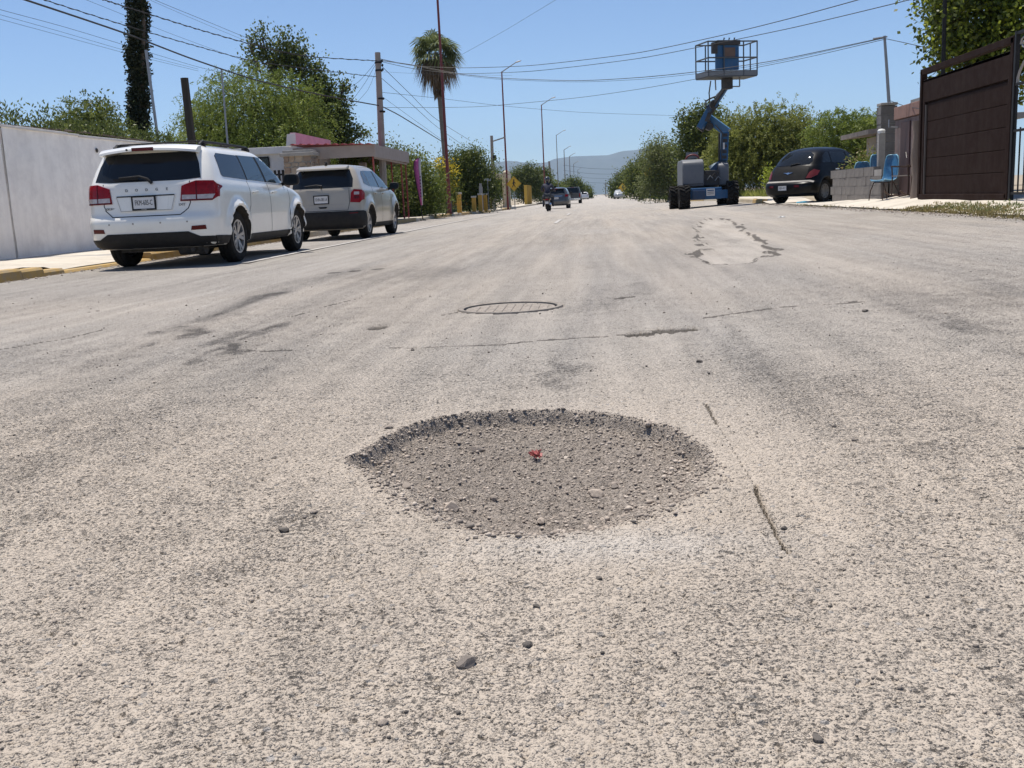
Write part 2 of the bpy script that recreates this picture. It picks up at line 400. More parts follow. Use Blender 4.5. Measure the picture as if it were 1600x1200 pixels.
STAINS = [([(335,497),(360,486),(390,473),(425,460)], .10, .95), ([(270,524),(322,518)], .06, .95), ([(358,527),(412,515)], .06, .95), ([(378,545),(388,528)], .035, .95), ([(340,546),(392,540)], .05, .9),
          ([(230,524),(256,521)], .05, .9), ([(1100,570),(1200,590),(1330,620)], .13, .40), ([(1190,600),(1300,640),(1500,690)], .12, .32), ([(1480,508),(1510,514)], .07, .6), ([(1490,520),(1530,522)], .06, .6),
          ([(860,560),(900,575)], .06, .7), ([(850,590),(905,590)], .04, .7), ([(480,790),(500,800)], .03, .5), ([(1100,860),(1140,930),(1180,1100)], .09, .34), ([(1000,960),(1040,1060)], .06, .28),
          ([(480,940),(490,1060)], .05, .36), ([(700,960),(640,1150)], .06, .28), ([(300,900),(420,880)], .07, .3), ([(1080,830),(1120,850)], .06, .4), ([(520,800),(500,860)], .05, .3), ([(830,850),(830,1150)], .05, .28),
          ([(1400,480),(1600,470)], .14, .4), ([(1150,330),(1400,340)], .5, .35), ([(0,560),(180,560)], .12, .4), ([(900,480),(1000,450)], .1, .35), ([(520,430),(700,425)], .25, .5)]
def road_attrs(x, y, s):
    big = fbm(x*.55+3, y*.30, 4, 41); streak = fbm(x*3.2, y*.25, 3, 43)
    dust = -0.05+1.25*(0.5*big+0.5*streak)
    ring = np.exp(-np.clip(-s, 0, 9)/0.13)*(s < 0.02); dust += 0.38*ring
    dust += 0.40*np.exp(-(((x-0.0)/0.30)**2+((y-1.98)/0.15)**2)) + 0.22*np.exp(-(((x-.42)/0.22)**2+((y-2.6)/0.9)**2))
    dust -= 0.35*np.exp(-(((x+.75)/0.28)**2+((y-2.15)/0.35)**2))
    dust += 0.3*np.exp(-((x-1.2-.10*(y-5))/.5)**2)*sst(4, 8, y)
    dark = np.zeros(x.shape)
    stain = np.zeros(x.shape)
    wx = x+0.16*(fbm(x*6, y*2.5, 4, 51)-.5)*np.clip(y/4,.3,1.5); wy = y+0.9*(fbm(x*7+7, y*3, 4, 53)-.5)*np.clip(y/4,.25,1.5)
    for pts, wd, am in STAINS:
        g = [gp(*p) for p in pts]; k = 4.0 if g[0][1] > 3.5 else 1.6
        d = segdist(wx, wy/k, [(a, c/k) for a, c in g]); mk = am*(1-sst(0.1, 1.7, d/wd))
        if am >= .9: dark = np.maximum(dark, .58*mk*sst(.42, .58, fbm(x*9, y*4.5, 4, 57)))
        stain = np.maximum(stain, mk)
    cool = sst(-1.2, -3.4, x+0.9*(big-.5))*sst(5.5, 9.5, y)*0.95 + 0.75*sst(2.2, 4.0, x)*sst(8, 16, y)
    cool = np.clip(np.maximum(cool, .72*sst(2.2, 5.0, y)*(.6+.8*(1-streak)))+0.25*sst(30, 60, y)+.35*(big-.5), 0, 1)
    return np.clip(dust, 0, 1.25), dark, cool, stain
def build_road():
    K = 1107.0; s = np.concatenate([np.arange(1150, 600, -1.6), np.arange(600, 312, -.85), np.arange(312, 11, -1.5)]); ys = K/s
    ys = np.concatenate([[-60, -25, -12, -6, -3, -1.2, 0, .5, .8], ys, np.geomspace(106, 1500, 26)])
    NC, NO = 720, 7
    ye = np.maximum(ys, 0.95)
    xl = np.clip(-0.745*ye-0.22, KL+.06, None); xr = np.clip(0.485*ye+0.22, None, KR-.06)
    t = np.linspace(0, 1, NC); to = np.linspace(0, 1, NO, endpoint=False)
    X = np.concatenate([KL+(xl[:, None]-KL)*to, xl[:, None]+(xr-xl)[:, None]*t, xr[:, None]+(KR-xr)[:, None]*(to+1/NO)], 1)
    Y = np.repeat(ys[:, None], X.shape[1], 1)
    dy = np.gradient(ys)[:, None]; dx = ((xr-xl)/NC)[:, None]
    sp = np.maximum(dx, np.abs(dy)*.55)*np.ones_like(X)
    sp[:, :NO] = .5; sp[:, -NO:] = .5
    near = Y < 60
    h, rough = height(X, Y, sp); h = np.where(near & (Y > .4), h, 0)
    pd, ps = pot_depth(X, Y); hole = sst(-0.004, 0.010, ps)
    near_side = 1-sst(.25, .65, .5+.5*np.sin(np.arctan2(Y-PC[1], X-PC[0]))); hcol = hole*(1-near_side)+near_side*sst(-.03, .16, ps+.10*(fbm(X*17, Y*17, 3, 67)-.5))**.7
    wl = sst(.0, .09, ps); lump = ((fbm(X*26, Y*26, 3, 61)-.5)*0.020+(fbm(X*70, Y*70, 2, 63)-.5)*0.012)*(.25+.75*wl)
    Z = road_z(X, Y)+h*(1-hole)+pd+lump*hole
    # broken rim: the crust edge crumbles a little
    dust, dark, cool, stain = road_attrs(X, Y, ps)
    fj = fbm(X*60, Y*60, 2, 77)
    for pts, wd, dep in CRACKS:
        g = [gp(*p) for p in pts]; k = 1.0 if g[0][1] < 3 else 2.2
        wob = (fbm(X*22, Y*22, 3, 71)-.5)*min(wd*2.0, .02)
        d = segdist(X+wob, (Y+wob*k)/k, [(a, c/k) for a, c in g])
        ww = wd*(0.35+1.3*fj)
        brk = 1.0 if wd > .012 or wd < .005 else sst(.34, .50, fbm(X*4+1, Y*3, 3, 73))
        mk = (1-sst(0.6, 1.5, d/ww))*brk; Z -= dep*mk; dark = np.maximum(dark, (.8 if wd < .002 else 1.6 if wd > .012 or wd < .005 else 1.0)*mk)
    ip = in_poly(X+.35*(fbm(X*5, Y*2, 4, 81)-.5), Y+1.5*(fbm(X*5+3, Y*2, 4, 83)-.5), PATCH)
    ed = segdist(X+.35*(fbm(X*5, Y*2, 4, 81)-.5), (Y+1.5*(fbm(X*5+3, Y*2, 4, 83)-.5))/2.5, [(a, c/2.5) for a, c in np.vstack([PATCH, PATCH[:1]])])
    Z -= np.where(ip, .030*sst(0, .05, ed), 0); conc = np.where(ip, sst(.02, .06, ed)*(.25+.75*sst(.35,.6,fbm(X*3,Y*1.5,4,85))), 0.0)
    dark = np.maximum(dark, np.where(ip, 1.15, .8)*(1-sst(.010, .05, ed))*sst(.22, .42, fbm(X*2.3, Y*1.2, 2, 97)))
    conc = np.maximum(conc, 1.2*np.exp(-(((X-.02)/.32)**2+((Y-1.955)/.095)**2))*sst(.2, .42, fbm(X*9, Y*12, 4, 87)))
    # little chuckhole left of the manhole
    q = gp(590, 511); d = np.hypot((X-q[0])/.075, (Y-q[1])/.14); Z -= .022*(1-sst(.5, 1, d)); dark = np.maximum(dark, .9*(1-sst(.6, 1, d)))
    # manhole seat
    d = np.hypot(X-MH[0], Y-MH[1]); Z = np.where(d < .355, Z-0.03, Z)
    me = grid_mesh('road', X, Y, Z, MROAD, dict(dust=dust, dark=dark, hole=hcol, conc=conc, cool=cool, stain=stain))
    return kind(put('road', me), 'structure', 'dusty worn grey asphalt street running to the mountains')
MH = np.array([-0.60, 6.60])
road = build_road()

# ------------------------------------------------------------------ kerbs, pavements, yards, terrain
MCONC = M('pale_concrete', (0.50, 0.455, 0.385), .9, var=.12, scale=1.5, bump=.25, bscale=40, dirt=(.30, .26, .21), dirt_amt=.45)
MCONC2 = M('grey_concrete', (0.33, 0.31, 0.285), .92, var=.15, scale=2.0, bump=.3, bscale=30, dirt=(.2, .185, .165), dirt_amt=.5)
MSOIL = M('dry_soil', (0.33, 0.27, 0.20), .95, var=.25, scale=.8, bump=.5, bscale=8, dirt=(.16, .16, .08), dirt_amt=.5)
MYEL = M('yellow_kerb_paint', (0.40, 0.255, 0.075), .85, runs=(.26, .22, .16), var=.2, scale=3, bump=.2, bscale=40, dirt=(.30, .25, .18), dirt_amt=.85)
MCREAM = M('worn_kerb_concrete', (0.46, 0.41, 0.33), .9, runs=(.25, .21, .16), var=.15, scale=3, bump=.2, bscale=40, dirt=(.45, .34, .14), dirt_amt=.5)
MLINE = M('worn_white_road_paint', (0.41, 0.39, 0.365), .9, var=.10, scale=2.0, dirt=(.33, .31, .285), dirt_amt=1.0)
def sheet(name, xs, ys, mat, dz=0.0, label=None):
    X, Y = np.meshgrid(np.array(xs, float), np.array(ys, float)); Z = ground_z(X, Y)+dz
    return kind(put(name, grid_mesh(name, X, Y, Z, mat)), 'structure', label)
ylong = np.concatenate([[-60, -20, 0, 5], np.arange(8, 100, .5), np.geomspace(101, 1500, 25)])
sheet('soil_left', np.concatenate([np.linspace(-90, -14, 12), np.linspace(-13.5, -7.36, 12)]), ylong, MSOIL, -0.03, 'dry yard soil behind the walls beyond the white car')
sheet('soil_right', np.concatenate([np.linspace(5.32, 10, 16), np.linspace(10.5, 90, 14)]), ylong, MSOIL, -0.02, 'dry yard soil behind the brown gate side')
tx = np.concatenate([-np.geomspace(12000, 90, 14), [0], np.geomspace(90, 12000, 14)]); X, Y = np.meshgrid(tx, np.concatenate([[-300, 0, 200], np.geomspace(400, 14000, 18)]))
kind(put('ground', grid_mesh('ground', X, Y, np.full(X.shape, -0.35), MSOIL)), 'structure', 'flat dry plain reaching the foot of the mountains')

def slabs(name, label, x0, x1, edges, mat, lift=0.0):
    """a pavement: a bedding sheet with one slab per bay"""
    base = sheet(name, np.linspace(x0, x1, 8), np.concatenate([np.linspace(edges[0], edges[-1], 160)]), MCONC2, -0.012, label)
    for a, b in zip(edges[:-1], edges[1:]):
        X, Y = np.meshgrid(np.linspace(x0, x1, 10), np.linspace(a+.012, b-.012, 5)); Z = ground_z(X, Y)+lift+random.uniform(-.004, .004)
        Z[0] -= .012; Z[-1] -= .012
        put('slab', grid_mesh('slab', X, Y, Z, mat), base)
    return base
slabs('pavement_left', 'cream concrete pavement in front of the white wall', -9.48, -7.38, list(np.arange(4, 13, 2.2))+[13.0, 15.6]+list(np.arange(17.8, 62, 2.2)), MCONC)
slabs('pavement_right', 'cream concrete pavement sloping up to the brown gate', KR+.02, 6.62, list(np.arange(12.0, 34, 2.4)), MCONC, 0.004)
slabs('pavement_far', 'narrow cream pavement running off behind the lift', KR+.17, 6.9, list(np.arange(34.0, 80, 3.0)), MCONC, 0.004)
sheet('pavement_left_far', [-9.2, -8.3, -7.38], np.arange(62, 320, 4.), MCONC, 0.003, 'distant cream pavement under the street lamps')
sheet('pavement_right_far', [5.4, 6.2, 7.0], np.arange(80, 320, 4.), MCONC, 0.003, 'distant cream pavement under the trees')

def kerb_run(name, label, side, spans):
    base = None
    root = thing(name, label, 'kerb'); root['kind'] = 'structure'; del root['category']
    for y0, y1, col, ht in spans:
        n = max(1, int(round((y1-y0)/1.6))); e = np.linspace(y0, y1, n+1)
        for a, b in zip(e[:-1], e[1:]):
            mb = MB(); x = KL if side < 0 else KR; k = 5
            prof = [(0.02, -0.06), (0.0, ht-.03), (-.025, ht), (-.16, ht+.004), (-.17, -.06)]
            ysub = np.linspace(a+.006, b-.006, 3); vs = []
            for yy in ysub:
                z = float(road_z(x, yy))
                for u, v in prof: vs.append((x+(u if side < 0 else -u), yy, z+v))
            fs = []
            for i in range(2):
                for j in range(k-1): fs.append((i*k+j, i*k+j+1, (i+1)*k+j+1, (i+1)*k+j))
            fs += [tuple(range(k)), tuple(range(2*k, 3*k))]
            mb.add(vs, fs); o = mb.build('kerb_stone', MYEL if col == 'y' else MCREAM, root)
    return root
kerb_run('kerb_left', 'yellow and cream painted kerb stones beside the parked cars', -1,
         [(2, 11.9, 'y', .14), (11.9, 12.4, 'y', .12), (12.4, 12.9, 'y', .075), (12.9, 15.6, 'y', .035), (15.6, 17.2, 'y', .13), (17.2, 19, 'y', .15), (19, 24, 'y', .15), (24, 27, 'c', .15), (27, 33.5, 'y', .15), (33.5, 39.5, 'y', .14), (39.5, 44, 'c', .14), (44, 49.5, 'y', .15), (49.5, 53, 'c', .15), (53, 57.5, 'y', .15), (57.5, 62, 'c', .15), (62, 68, 'y', .15), (68, 76, 'c', .15), (76, 84, 'y', .15), (84, 120, 'c', .15)])
kerb_run('kerb_right', 'yellow and cream painted kerb stones behind the lift', 1,
         [(32.5, 34.5, 'y', .13), (34.5, 38, 'c', .14), (38, 41, 'y', .14), (41, 50, 'c', .14), (50, 58, 'y', .14), (58, 75, 'c', .14), (75, 120, 'c', .14)])
def stripe(name, x, y0, y1, wd, label):
    ys = np.arange(y0, y1+.01, max(.5, (y1-y0)/120)); X, Y = np.meshgrid([x-wd/2, x+wd/2], ys)
    kind(put(name, grid_mesh(name, X, Y, road_z(X, Y)+.012, MLINE)), 'structure', label)
stripe('lane_line', -4.90, 13.5, 150, .11, 'faded white parking lane line beside the parked cars')
for i, y0 in enumerate((27, 38, 49, 60, 71)): stripe('lane_dash', -1.15, y0, y0+4, .10, 'faded white centre dash on the street')

# ------------------------------------------------------------------ mountains
MHILL = M('mountain_scrub', (0.075, 0.08, 0.075), .95, var=.3, scale=.0015)
def ridge_px(px): return np.interp(px, [500, 640, 720, 796, 830, 855, 866, 896, 920, 950, 968, 983, 1017, 1080, 1200, 1330, 1500], [282, 272, 262, 254, 255, 253, 248, 244, 243, 242, 237.5, 236, 233, 229, 233, 243, 259])
def mountains():
    nx, ny = 260, 26; px = np.linspace(480, 1520, nx); dep = np.linspace(0, 1, ny)
    X = np.zeros((ny, nx)); Y = np.zeros((ny, nx)); Z = np.zeros((ny, nx))
    for j, d in enumerate(dep):
        y = 7200+d*2800
        for i, p in enumerate(px):
            q = at(p, ridge_px(p), 8600.); X[j, i] = q.x*y/8600.; Y[j, i] = y
            hgt = q.z; prof = math.sin(min(1, d/.5)*math.pi/2) if d < .5 else math.cos((d-.5)*math.pi)
            Z[j, i] = hgt*prof
    n = fbm(X/420., Y/420., 5, 5); amp = np.sin(np.clip(dep/.5, 0, 1)*math.pi)[:, None]
    Z = Z+(n-.5)*amp*190-(dep < .02)[:, None]*20
    kind(put('mountains', grid_mesh('mountains', X, Y, Z, MHILL)), 'structure', 'long hazy blue mountain ridge closing the street')
mountains()
# ================================================================== VEHICLES
MGLASS = None
def glass_dark(name, col=(0.012, 0.014, 0.016), rough=.04):
    if name in MATS: return MATS[name]
    m, nt, b = nodes_of(name); b.inputs['Base Color'].default_value = (*col, 1); b.inputs['Roughness'].default_value = rough
    b.inputs['Specular IOR Level'].default_value = .35; MATS[name] = m; return m
MGLASS = glass_dark('tinted_glass'); MGLASS2 = glass_dark('blue_tinted_glass', (0.03, 0.05, 0.065))
MBLACK = M('black_plastic', (0.012, 0.012, 0.013), .6, spec=.25, var=.1, dirt=(.05, .045, .04), dirt_amt=.25, scale=3)
MSHADOWGAP = M('panel_gap', (0.01, 0.01, 0.01), .9, var=0)
MRUB = M('tyre_rubber', (0.012, 0.0115, 0.011), .9, spec=.2, var=.15, scale=8, dirt=(.07, .06, .05), dirt_amt=.35)
MALLOY = M('alloy_rim', (0.42, 0.42, 0.43), .35, metal=.85, var=.08, dirt=(.2, .18, .15), dirt_amt=.3)
MUNDER = M('underbody', (0.03, 0.028, 0.026), .9, var=.3, dirt=(.12, .09, .06), dirt_amt=.5, scale=6)
MRED = M('red_lamp_lens', (0.23, 0.003, 0.006), .2, spec=.25, var=.25, scale=14)
MREDD = M('dark_red_lamp_lens', (0.09, 0.003, 0.004), .2, spec=.25, var=.2, scale=14)
MCLEAR = M('clear_lamp_lens', (0.42, 0.36, 0.35), .15, var=.2, scale=25, coat=.6)
MCHROME = M('chrome', (0.7, 0.7, 0.7), .18, metal=1.0, var=.05)
MBADGE = M('badge_metal', (.22, .215, .21), .35, metal=.7, var=.05)
MPLATE = M('plate_white', (0.6, 0.6, 0.6), .5, var=.08)
MINK = M('plate_ink', (0.02, 0.02, 0.02), .6, var=0)
def catmull(A, k):
    A = np.array(A, float); n = len(A); out = []
    for i in range(n-1):
        p0, p1, p2, p3 = A[max(i-1, 0)], A[i], A[i+1], A[min(i+2, n-1)]
        for t in np.arange(k)/k:
            m1 = (p2-p0)*.38; m2 = (p3-p1)*.38
            out.append((2*t**3-3*t**2+1)*p1+(t**3-2*t**2+t)*m1+(-2*t**3+3*t**2)*p2+(t**3-t**2)*m2)
    out.append(A[-1]); return np.array(out)
class Body:
    def __init__(s, levels, nr=3.4, nf=2.8, arches=(), flare=None, sub=3):
        Lv = catmull(levels, sub); nA, nS, nB = 16, 46, 14
        loops = []
        for yr, zr, yf, zf, W, rr, rf in Lv:
            pts = []
            for i in range(nA):
                th = math.pi/2*i/(nA-1); pts.append((W*math.sin(th)**(2/nr), yr+rr*(1-max(0, math.cos(th))**(2/nr))))
            y0, y1 = yr+rr, yf-rf
            for i in range(1, nS): pts.append((W, y0+(y1-y0)*i/nS))
            for i in range(nB):
                th = math.pi/2*(1-i/(nB-1)); pts.append((W*max(0, math.sin(th))**(2/nf), yf-rf*(1-max(0, math.cos(th))**(2/nf))))
            loop = []
            for x, y in pts:
                u = (y-yr)/(yf-yr); z = zr+(zf-zr)*u
                if flare: x = x+flare(x, y, z, W)
                loop.append((x, y, z))
            loops.append(loop+[(-x, y, z) for x, y, z in reversed(loop[1:-1])])
        s.n = len(loops[0]); mb = MB()
        for lp in loops: mb.v += lp
        n = s.n
        for i in range(len(loops)-1):
            for j in range(n): mb.f.append((i*n+j, i*n+(j+1) % n, (i+1)*n+(j+1) % n, (i+1)*n+j))
        mb.f.append(tuple(reversed(range(n)))); k = (len(loops)-1)*n
        h = n//2
        # top: bridge the two halves
        for j in range(h):
            a, b_ = k+j, k+j+1; c, d = k+(n-j-1) % n if j else k, k+(n-j) % n
            q = [k+j, k+j+1, k+(n-j-1) % n, k+(n-j) % n]; q = list(dict.fromkeys(q))
            if len(q) >= 3: mb.f.append(tuple(q))
        s.mb = mb
        s.bvh = BVHTree.FromPolygons([Vector(p) for p in mb.v], [list(f) for f in mb.f])
        s.arches = arches
    def body(s, mat, parent, name='body', smooth=38):
        me = s.mb.mesh('body', mat, None); o = put(name, me, parent)
        cut = MB()
        for (y, z, r, x0, x1) in s.arches:
            for sg in (-1, 1):
                cut.lathe([(r, sg*x0), (r, sg*x1)], 40, 'X', (0, y, z))
        if s.arches:
            cm = cut.mesh('cut', MUNDER); co = put('cut', cm); co.parent = parent
            bpy.context.view_layer.update()
            md = o.modifiers.new('arch', 'BOOLEAN'); md.object = co; md.operation = 'DIFFERENCE'; md.solver = 'EXACT'
            try: md.material_mode = 'TRANSFER'
            except Exception: pass
            bpy.context.view_layer.update(); dg = bpy.context.evaluated_depsgraph_get()
            nm = bpy.data.meshes.new_from_object(o.evaluated_get(dg)); o.modifiers.clear()
            o.data = nm; bpy.data.objects.remove(co, do_unlink=True)
        o.data.polygons.foreach_set('use_smooth', [True]*len(o.data.polygons)); o.data.set_sharp_from_angle(angle=R(smooth))
        return o
    def cast(s, plane, a, b, sg):
        if plane == 'side': o, d = Vector((sg*3, a, b)), Vector((-sg, 0, 0))
        elif plane == 'rear': o, d = Vector((a, -2, b)), Vector((0, 1, 0))
        elif plane == 'front': o, d = Vector((a, 8, b)), Vector((0, -1, 0))
        elif plane == 'corner': c = .6; o = Vector((sg*2.0, -1.4, 0)); d = Vector((-sg*.62, .785, 0)); o = Vector((sg*(a), 0, b))-d*3 + Vector((0, 0, 0))
        else: o, d = Vector((a, b, 4)), Vector((0, 0, -1))
        hit, nrm, i, di = s.bvh.ray_cast(o, d)
        if hit is None:
            hit, nrm, i, di = s.bvh.find_nearest(o+d*2.5)
        if nrm.dot(d) > 0: nrm = -nrm
        return hit, nrm
    def patch(s, name, poly, plane, sg, mat, parent, off=.004, cell=.07, smooth=40):
        bm = bmesh.new()
        def to3(p): return Vector((p[0], p[1], 0))
        vs = [bm.verts.new(to3(p)) for p in poly]; bm.faces.new(vs)
        for ax in (0, 1):
            lo = min(p[ax] for p in poly); hi = max(p[ax] for p in poly); n = int((hi-lo)/cell)
            for i in range(1, n+1):
                co = Vector((0, 0, 0)); co[ax] = lo+(hi-lo)*i/(n+1); no = Vector((0, 0, 0)); no[ax] = 1
                bmesh.ops.bisect_plane(bm, geom=bm.verts[:]+bm.edges[:]+bm.faces[:], plane_co=co, plane_no=no, dist=1e-5)
        bmesh.ops.triangulate(bm, faces=bm.faces[:])
        data = {}
        for v in bm.verts:
            h, nn = s.cast(plane, v.co.x, v.co.y, sg); data[v.index] = None; v.co = h+nn*off; v.normal = nn
        bm.verts.index_update()
        be = [e for e in bm.edges if e.is_boundary]
        nmap = {v: v.normal.copy() for v in bm.verts}
        r = bmesh.ops.extrude_edge_only(bm, edges=be)
        newv = [g for g in r['geom'] if isinstance(g, bmesh.types.BMVert)]
        for v in newv:
            src = min((w_ for e in v.link_edges for w_ in e.verts if w_ is not v and w_ in nmap), key=lambda w_: (w_.co-v.co).length, default=None)
            nn = nmap[src] if src else Vector((0, 0, 1)); v.co = v.co-nn*(off+.012)
        bmesh.ops.recalc_face_normals(bm, faces=bm.faces)
        me = bpy.data.meshes.new(name); bm.to_mesh(me); bm.free(); me.materials.append(mat)
        me.polygons.foreach_set('use_smooth', [True]*len(me.polygons)); me.set_sharp_from_angle(angle=R(smooth))
        return put(name, me, parent)
    def line(s, name, pts, plane, sg, parent, wd=.013, off=.0015, mat=None):
        mb = MB(); P = []
        for (a0, b0), (a1, b1) in zip(pts[:-1], pts[1:]):
            k = max(1, int(math.hypot(a1-a0, b1-b0)/.05))
            for i in range(k): P.append((a0+(a1-a0)*i/k, b0+(b1-b0)*i/k))
        P.append(pts[-1]); vs = []
        for i, (a, b) in enumerate(P):
            q0, q1 = P[max(0, i-1)], P[min(len(P)-1, i+1)]; dx, dy = q1[0]-q0[0], q1[1]-q0[1]; l = math.hypot(dx, dy) or 1
            for t in (-1, 1):
                h, nn = s.cast(plane, a-dy/l*wd/2*t, b+dx/l*wd/2*t, sg); vs.append(h+nn*off)
        mb.add(vs, [(2*i, 2*i+1, 2*i+3, 2*i+2) for i in range(len(P)-1)])
        return mb.build(name, mat or MSHADOWGAP, parent)
WHEELS = {}
def wheel(parent, x, y, r, wd, rim_r, spokes=5, rimmat=None, key='w', split=True):
    """tyre with its rim as a sub-part; axle along X"""
    sg = 1 if x > 0 else -1
    k = (key, r)
    if k not in WHEELS:
        h = wd/2; t = MB()
        t.lathe([(rim_r, -h*.80), (rim_r+.02, -h*.96), (r-.06, -h*1.04), (r-.02, -h*.9), (r, -h*.62), (r, -h*.35), (r-.008, -h*.33), (r-.008, -h*.27), (r, -h*.25), (r, h*.25), (r-.008, h*.27), (r-.008, h*.33), (r, h*.35), (r, h*.62), (r-.02, h*.9), (r-.06, h*1.04), (rim_r+.02, h*.96), (rim_r, h*.80)], 40, 'X', close=True)
        tm = t.mesh('tyre', MRUB, 35)
        q = MB(); q.lathe([(rim_r+.004, h*.90), (rim_r-.022, h*.88), (rim_r-.03, h*.55), (rim_r-.03, -h*.8)], 40, 'X', cap=False)
        for i in range(spokes):
            a = 2*math.pi*i/spokes
            for dl in ((-.13, .13) if split else (0,)):
                c0, s0 = math.cos(a+dl*.6), math.sin(a+dl*.6); c1, s1 = math.cos(a+dl*1.7), math.sin(a+dl*1.7)
                q.beam((h*.62, .055*c0, .055*s0), (h*.80, (rim_r-.02)*c1, (rim_r-.02)*s1), .045 if split else .08, .03, up=(1, 0, 0))
        q.lathe([(0.0, h*.78), (.05, h*.76), (.065, h*.62), (.065, h*.4)], 20, 'X')
        q.lathe([(0.0, h*.12), (rim_r-.03, h*.10)], 30, 'X')
        WHEELS[k] = (tm, q.mesh('rim', rimmat or MALLOY, 35))
    tm, rm = WHEELS[k]
    w_ = put('wheel', tm, parent, (x, y, r), (0, 0, 0 if sg > 0 else math.pi)); w_.rotation_euler[0] = random.uniform(0, 6) if False else 0
    put('rim', rm, w_)
    return w_
def plate(parent, loc, txt, w_=.30, h_=.15, rx=R(90), tilt=0.0, frame=MBLACK, sub=None):
    mb = MB(); t = .02
    for a, b, c, d in ((-w_/2-t, -h_/2-t, w_/2+t, -h_/2), (-w_/2-t, h_/2, w_/2+t, h_/2+t), (-w_/2-t, -h_/2, -w_/2, h_/2), (w_/2, -h_/2, w_/2+t, h_/2)):
        mb.box(((a+c)/2, 0, (b+d)/2), (abs(c-a), .02, abs(d-b)))
    f = mb.build('plate_frame', frame, parent, loc=loc, rot=(tilt, 0, 0))
    MB().box((0, 0, 0), (w_, .010, h_)).build('number_plate', MPLATE, f)
    text(txt, h_*.66, MINK, f, (0, -.0065, 0), (R(90), 0, 0), 'plate_lettering', .0008, bold=.0, sx=w_*.95/(len(txt)*h_*.66*.60))
    if sub: text(sub, .020, MPLATE, f, (0, -.0125, -h_/2-.010), (R(90), 0, 0), 'frame_lettering', .0005)
    return f
def mirror_part(parent, x, y, z, mat, s=1.0):
    for sg in (-1, 1):
        m = MB(); n = 7; vs = []
        for k, (dy, f) in enumerate(((-.085, .90), (-.07, 1.0), (-.02, 1.0), (.04, .86), (.085, .55), (.10, .2))):
            for j in range(20):
                a = 2*math.pi*j/20; c, sn = math.cos(a), math.sin(a); e = 2/3.6
                vs.append((.115*s*f*math.copysign(abs(c)**e, c), dy*s, .085*s*f*math.copysign(abs(sn)**e, sn)))
        m.add(vs, [(k*20+j, k*20+(j+1) % 20, (k+1)*20+(j+1) % 20, (k+1)*20+j) for k in range(5) for j in range(20)]+[tuple(range(20)), tuple(range(100, 120))])
        m.beam((-sg*.09*s, .02, -.04), (-sg*.19*s, .04, -.075), .05, .05)
        o = m.build('mirror', mat, parent, 40, loc=(sg*x, y, z))
        g = MB(); q = [(v[0]*.86, -.088*s, v[2]*.86) for v in vs[:20]]; g.add(q, [tuple(range(20))]); g.build('mirror_glass', MGLASS, o)
def arch_flare(arches, amt=.030, wd=.06, rise=None):
    def f(x, y, z, W):
        o = 0
        for (ya, za, r, _, _) in arches:
            d = math.hypot(y-ya, z-za)
            if d > r-.05 and z < za+r+.25 and W > .5: o += amt*math.exp(-((d-(r+.03))/wd)**2)
        return o*min(1, x/max(W, .01))**6
    return f

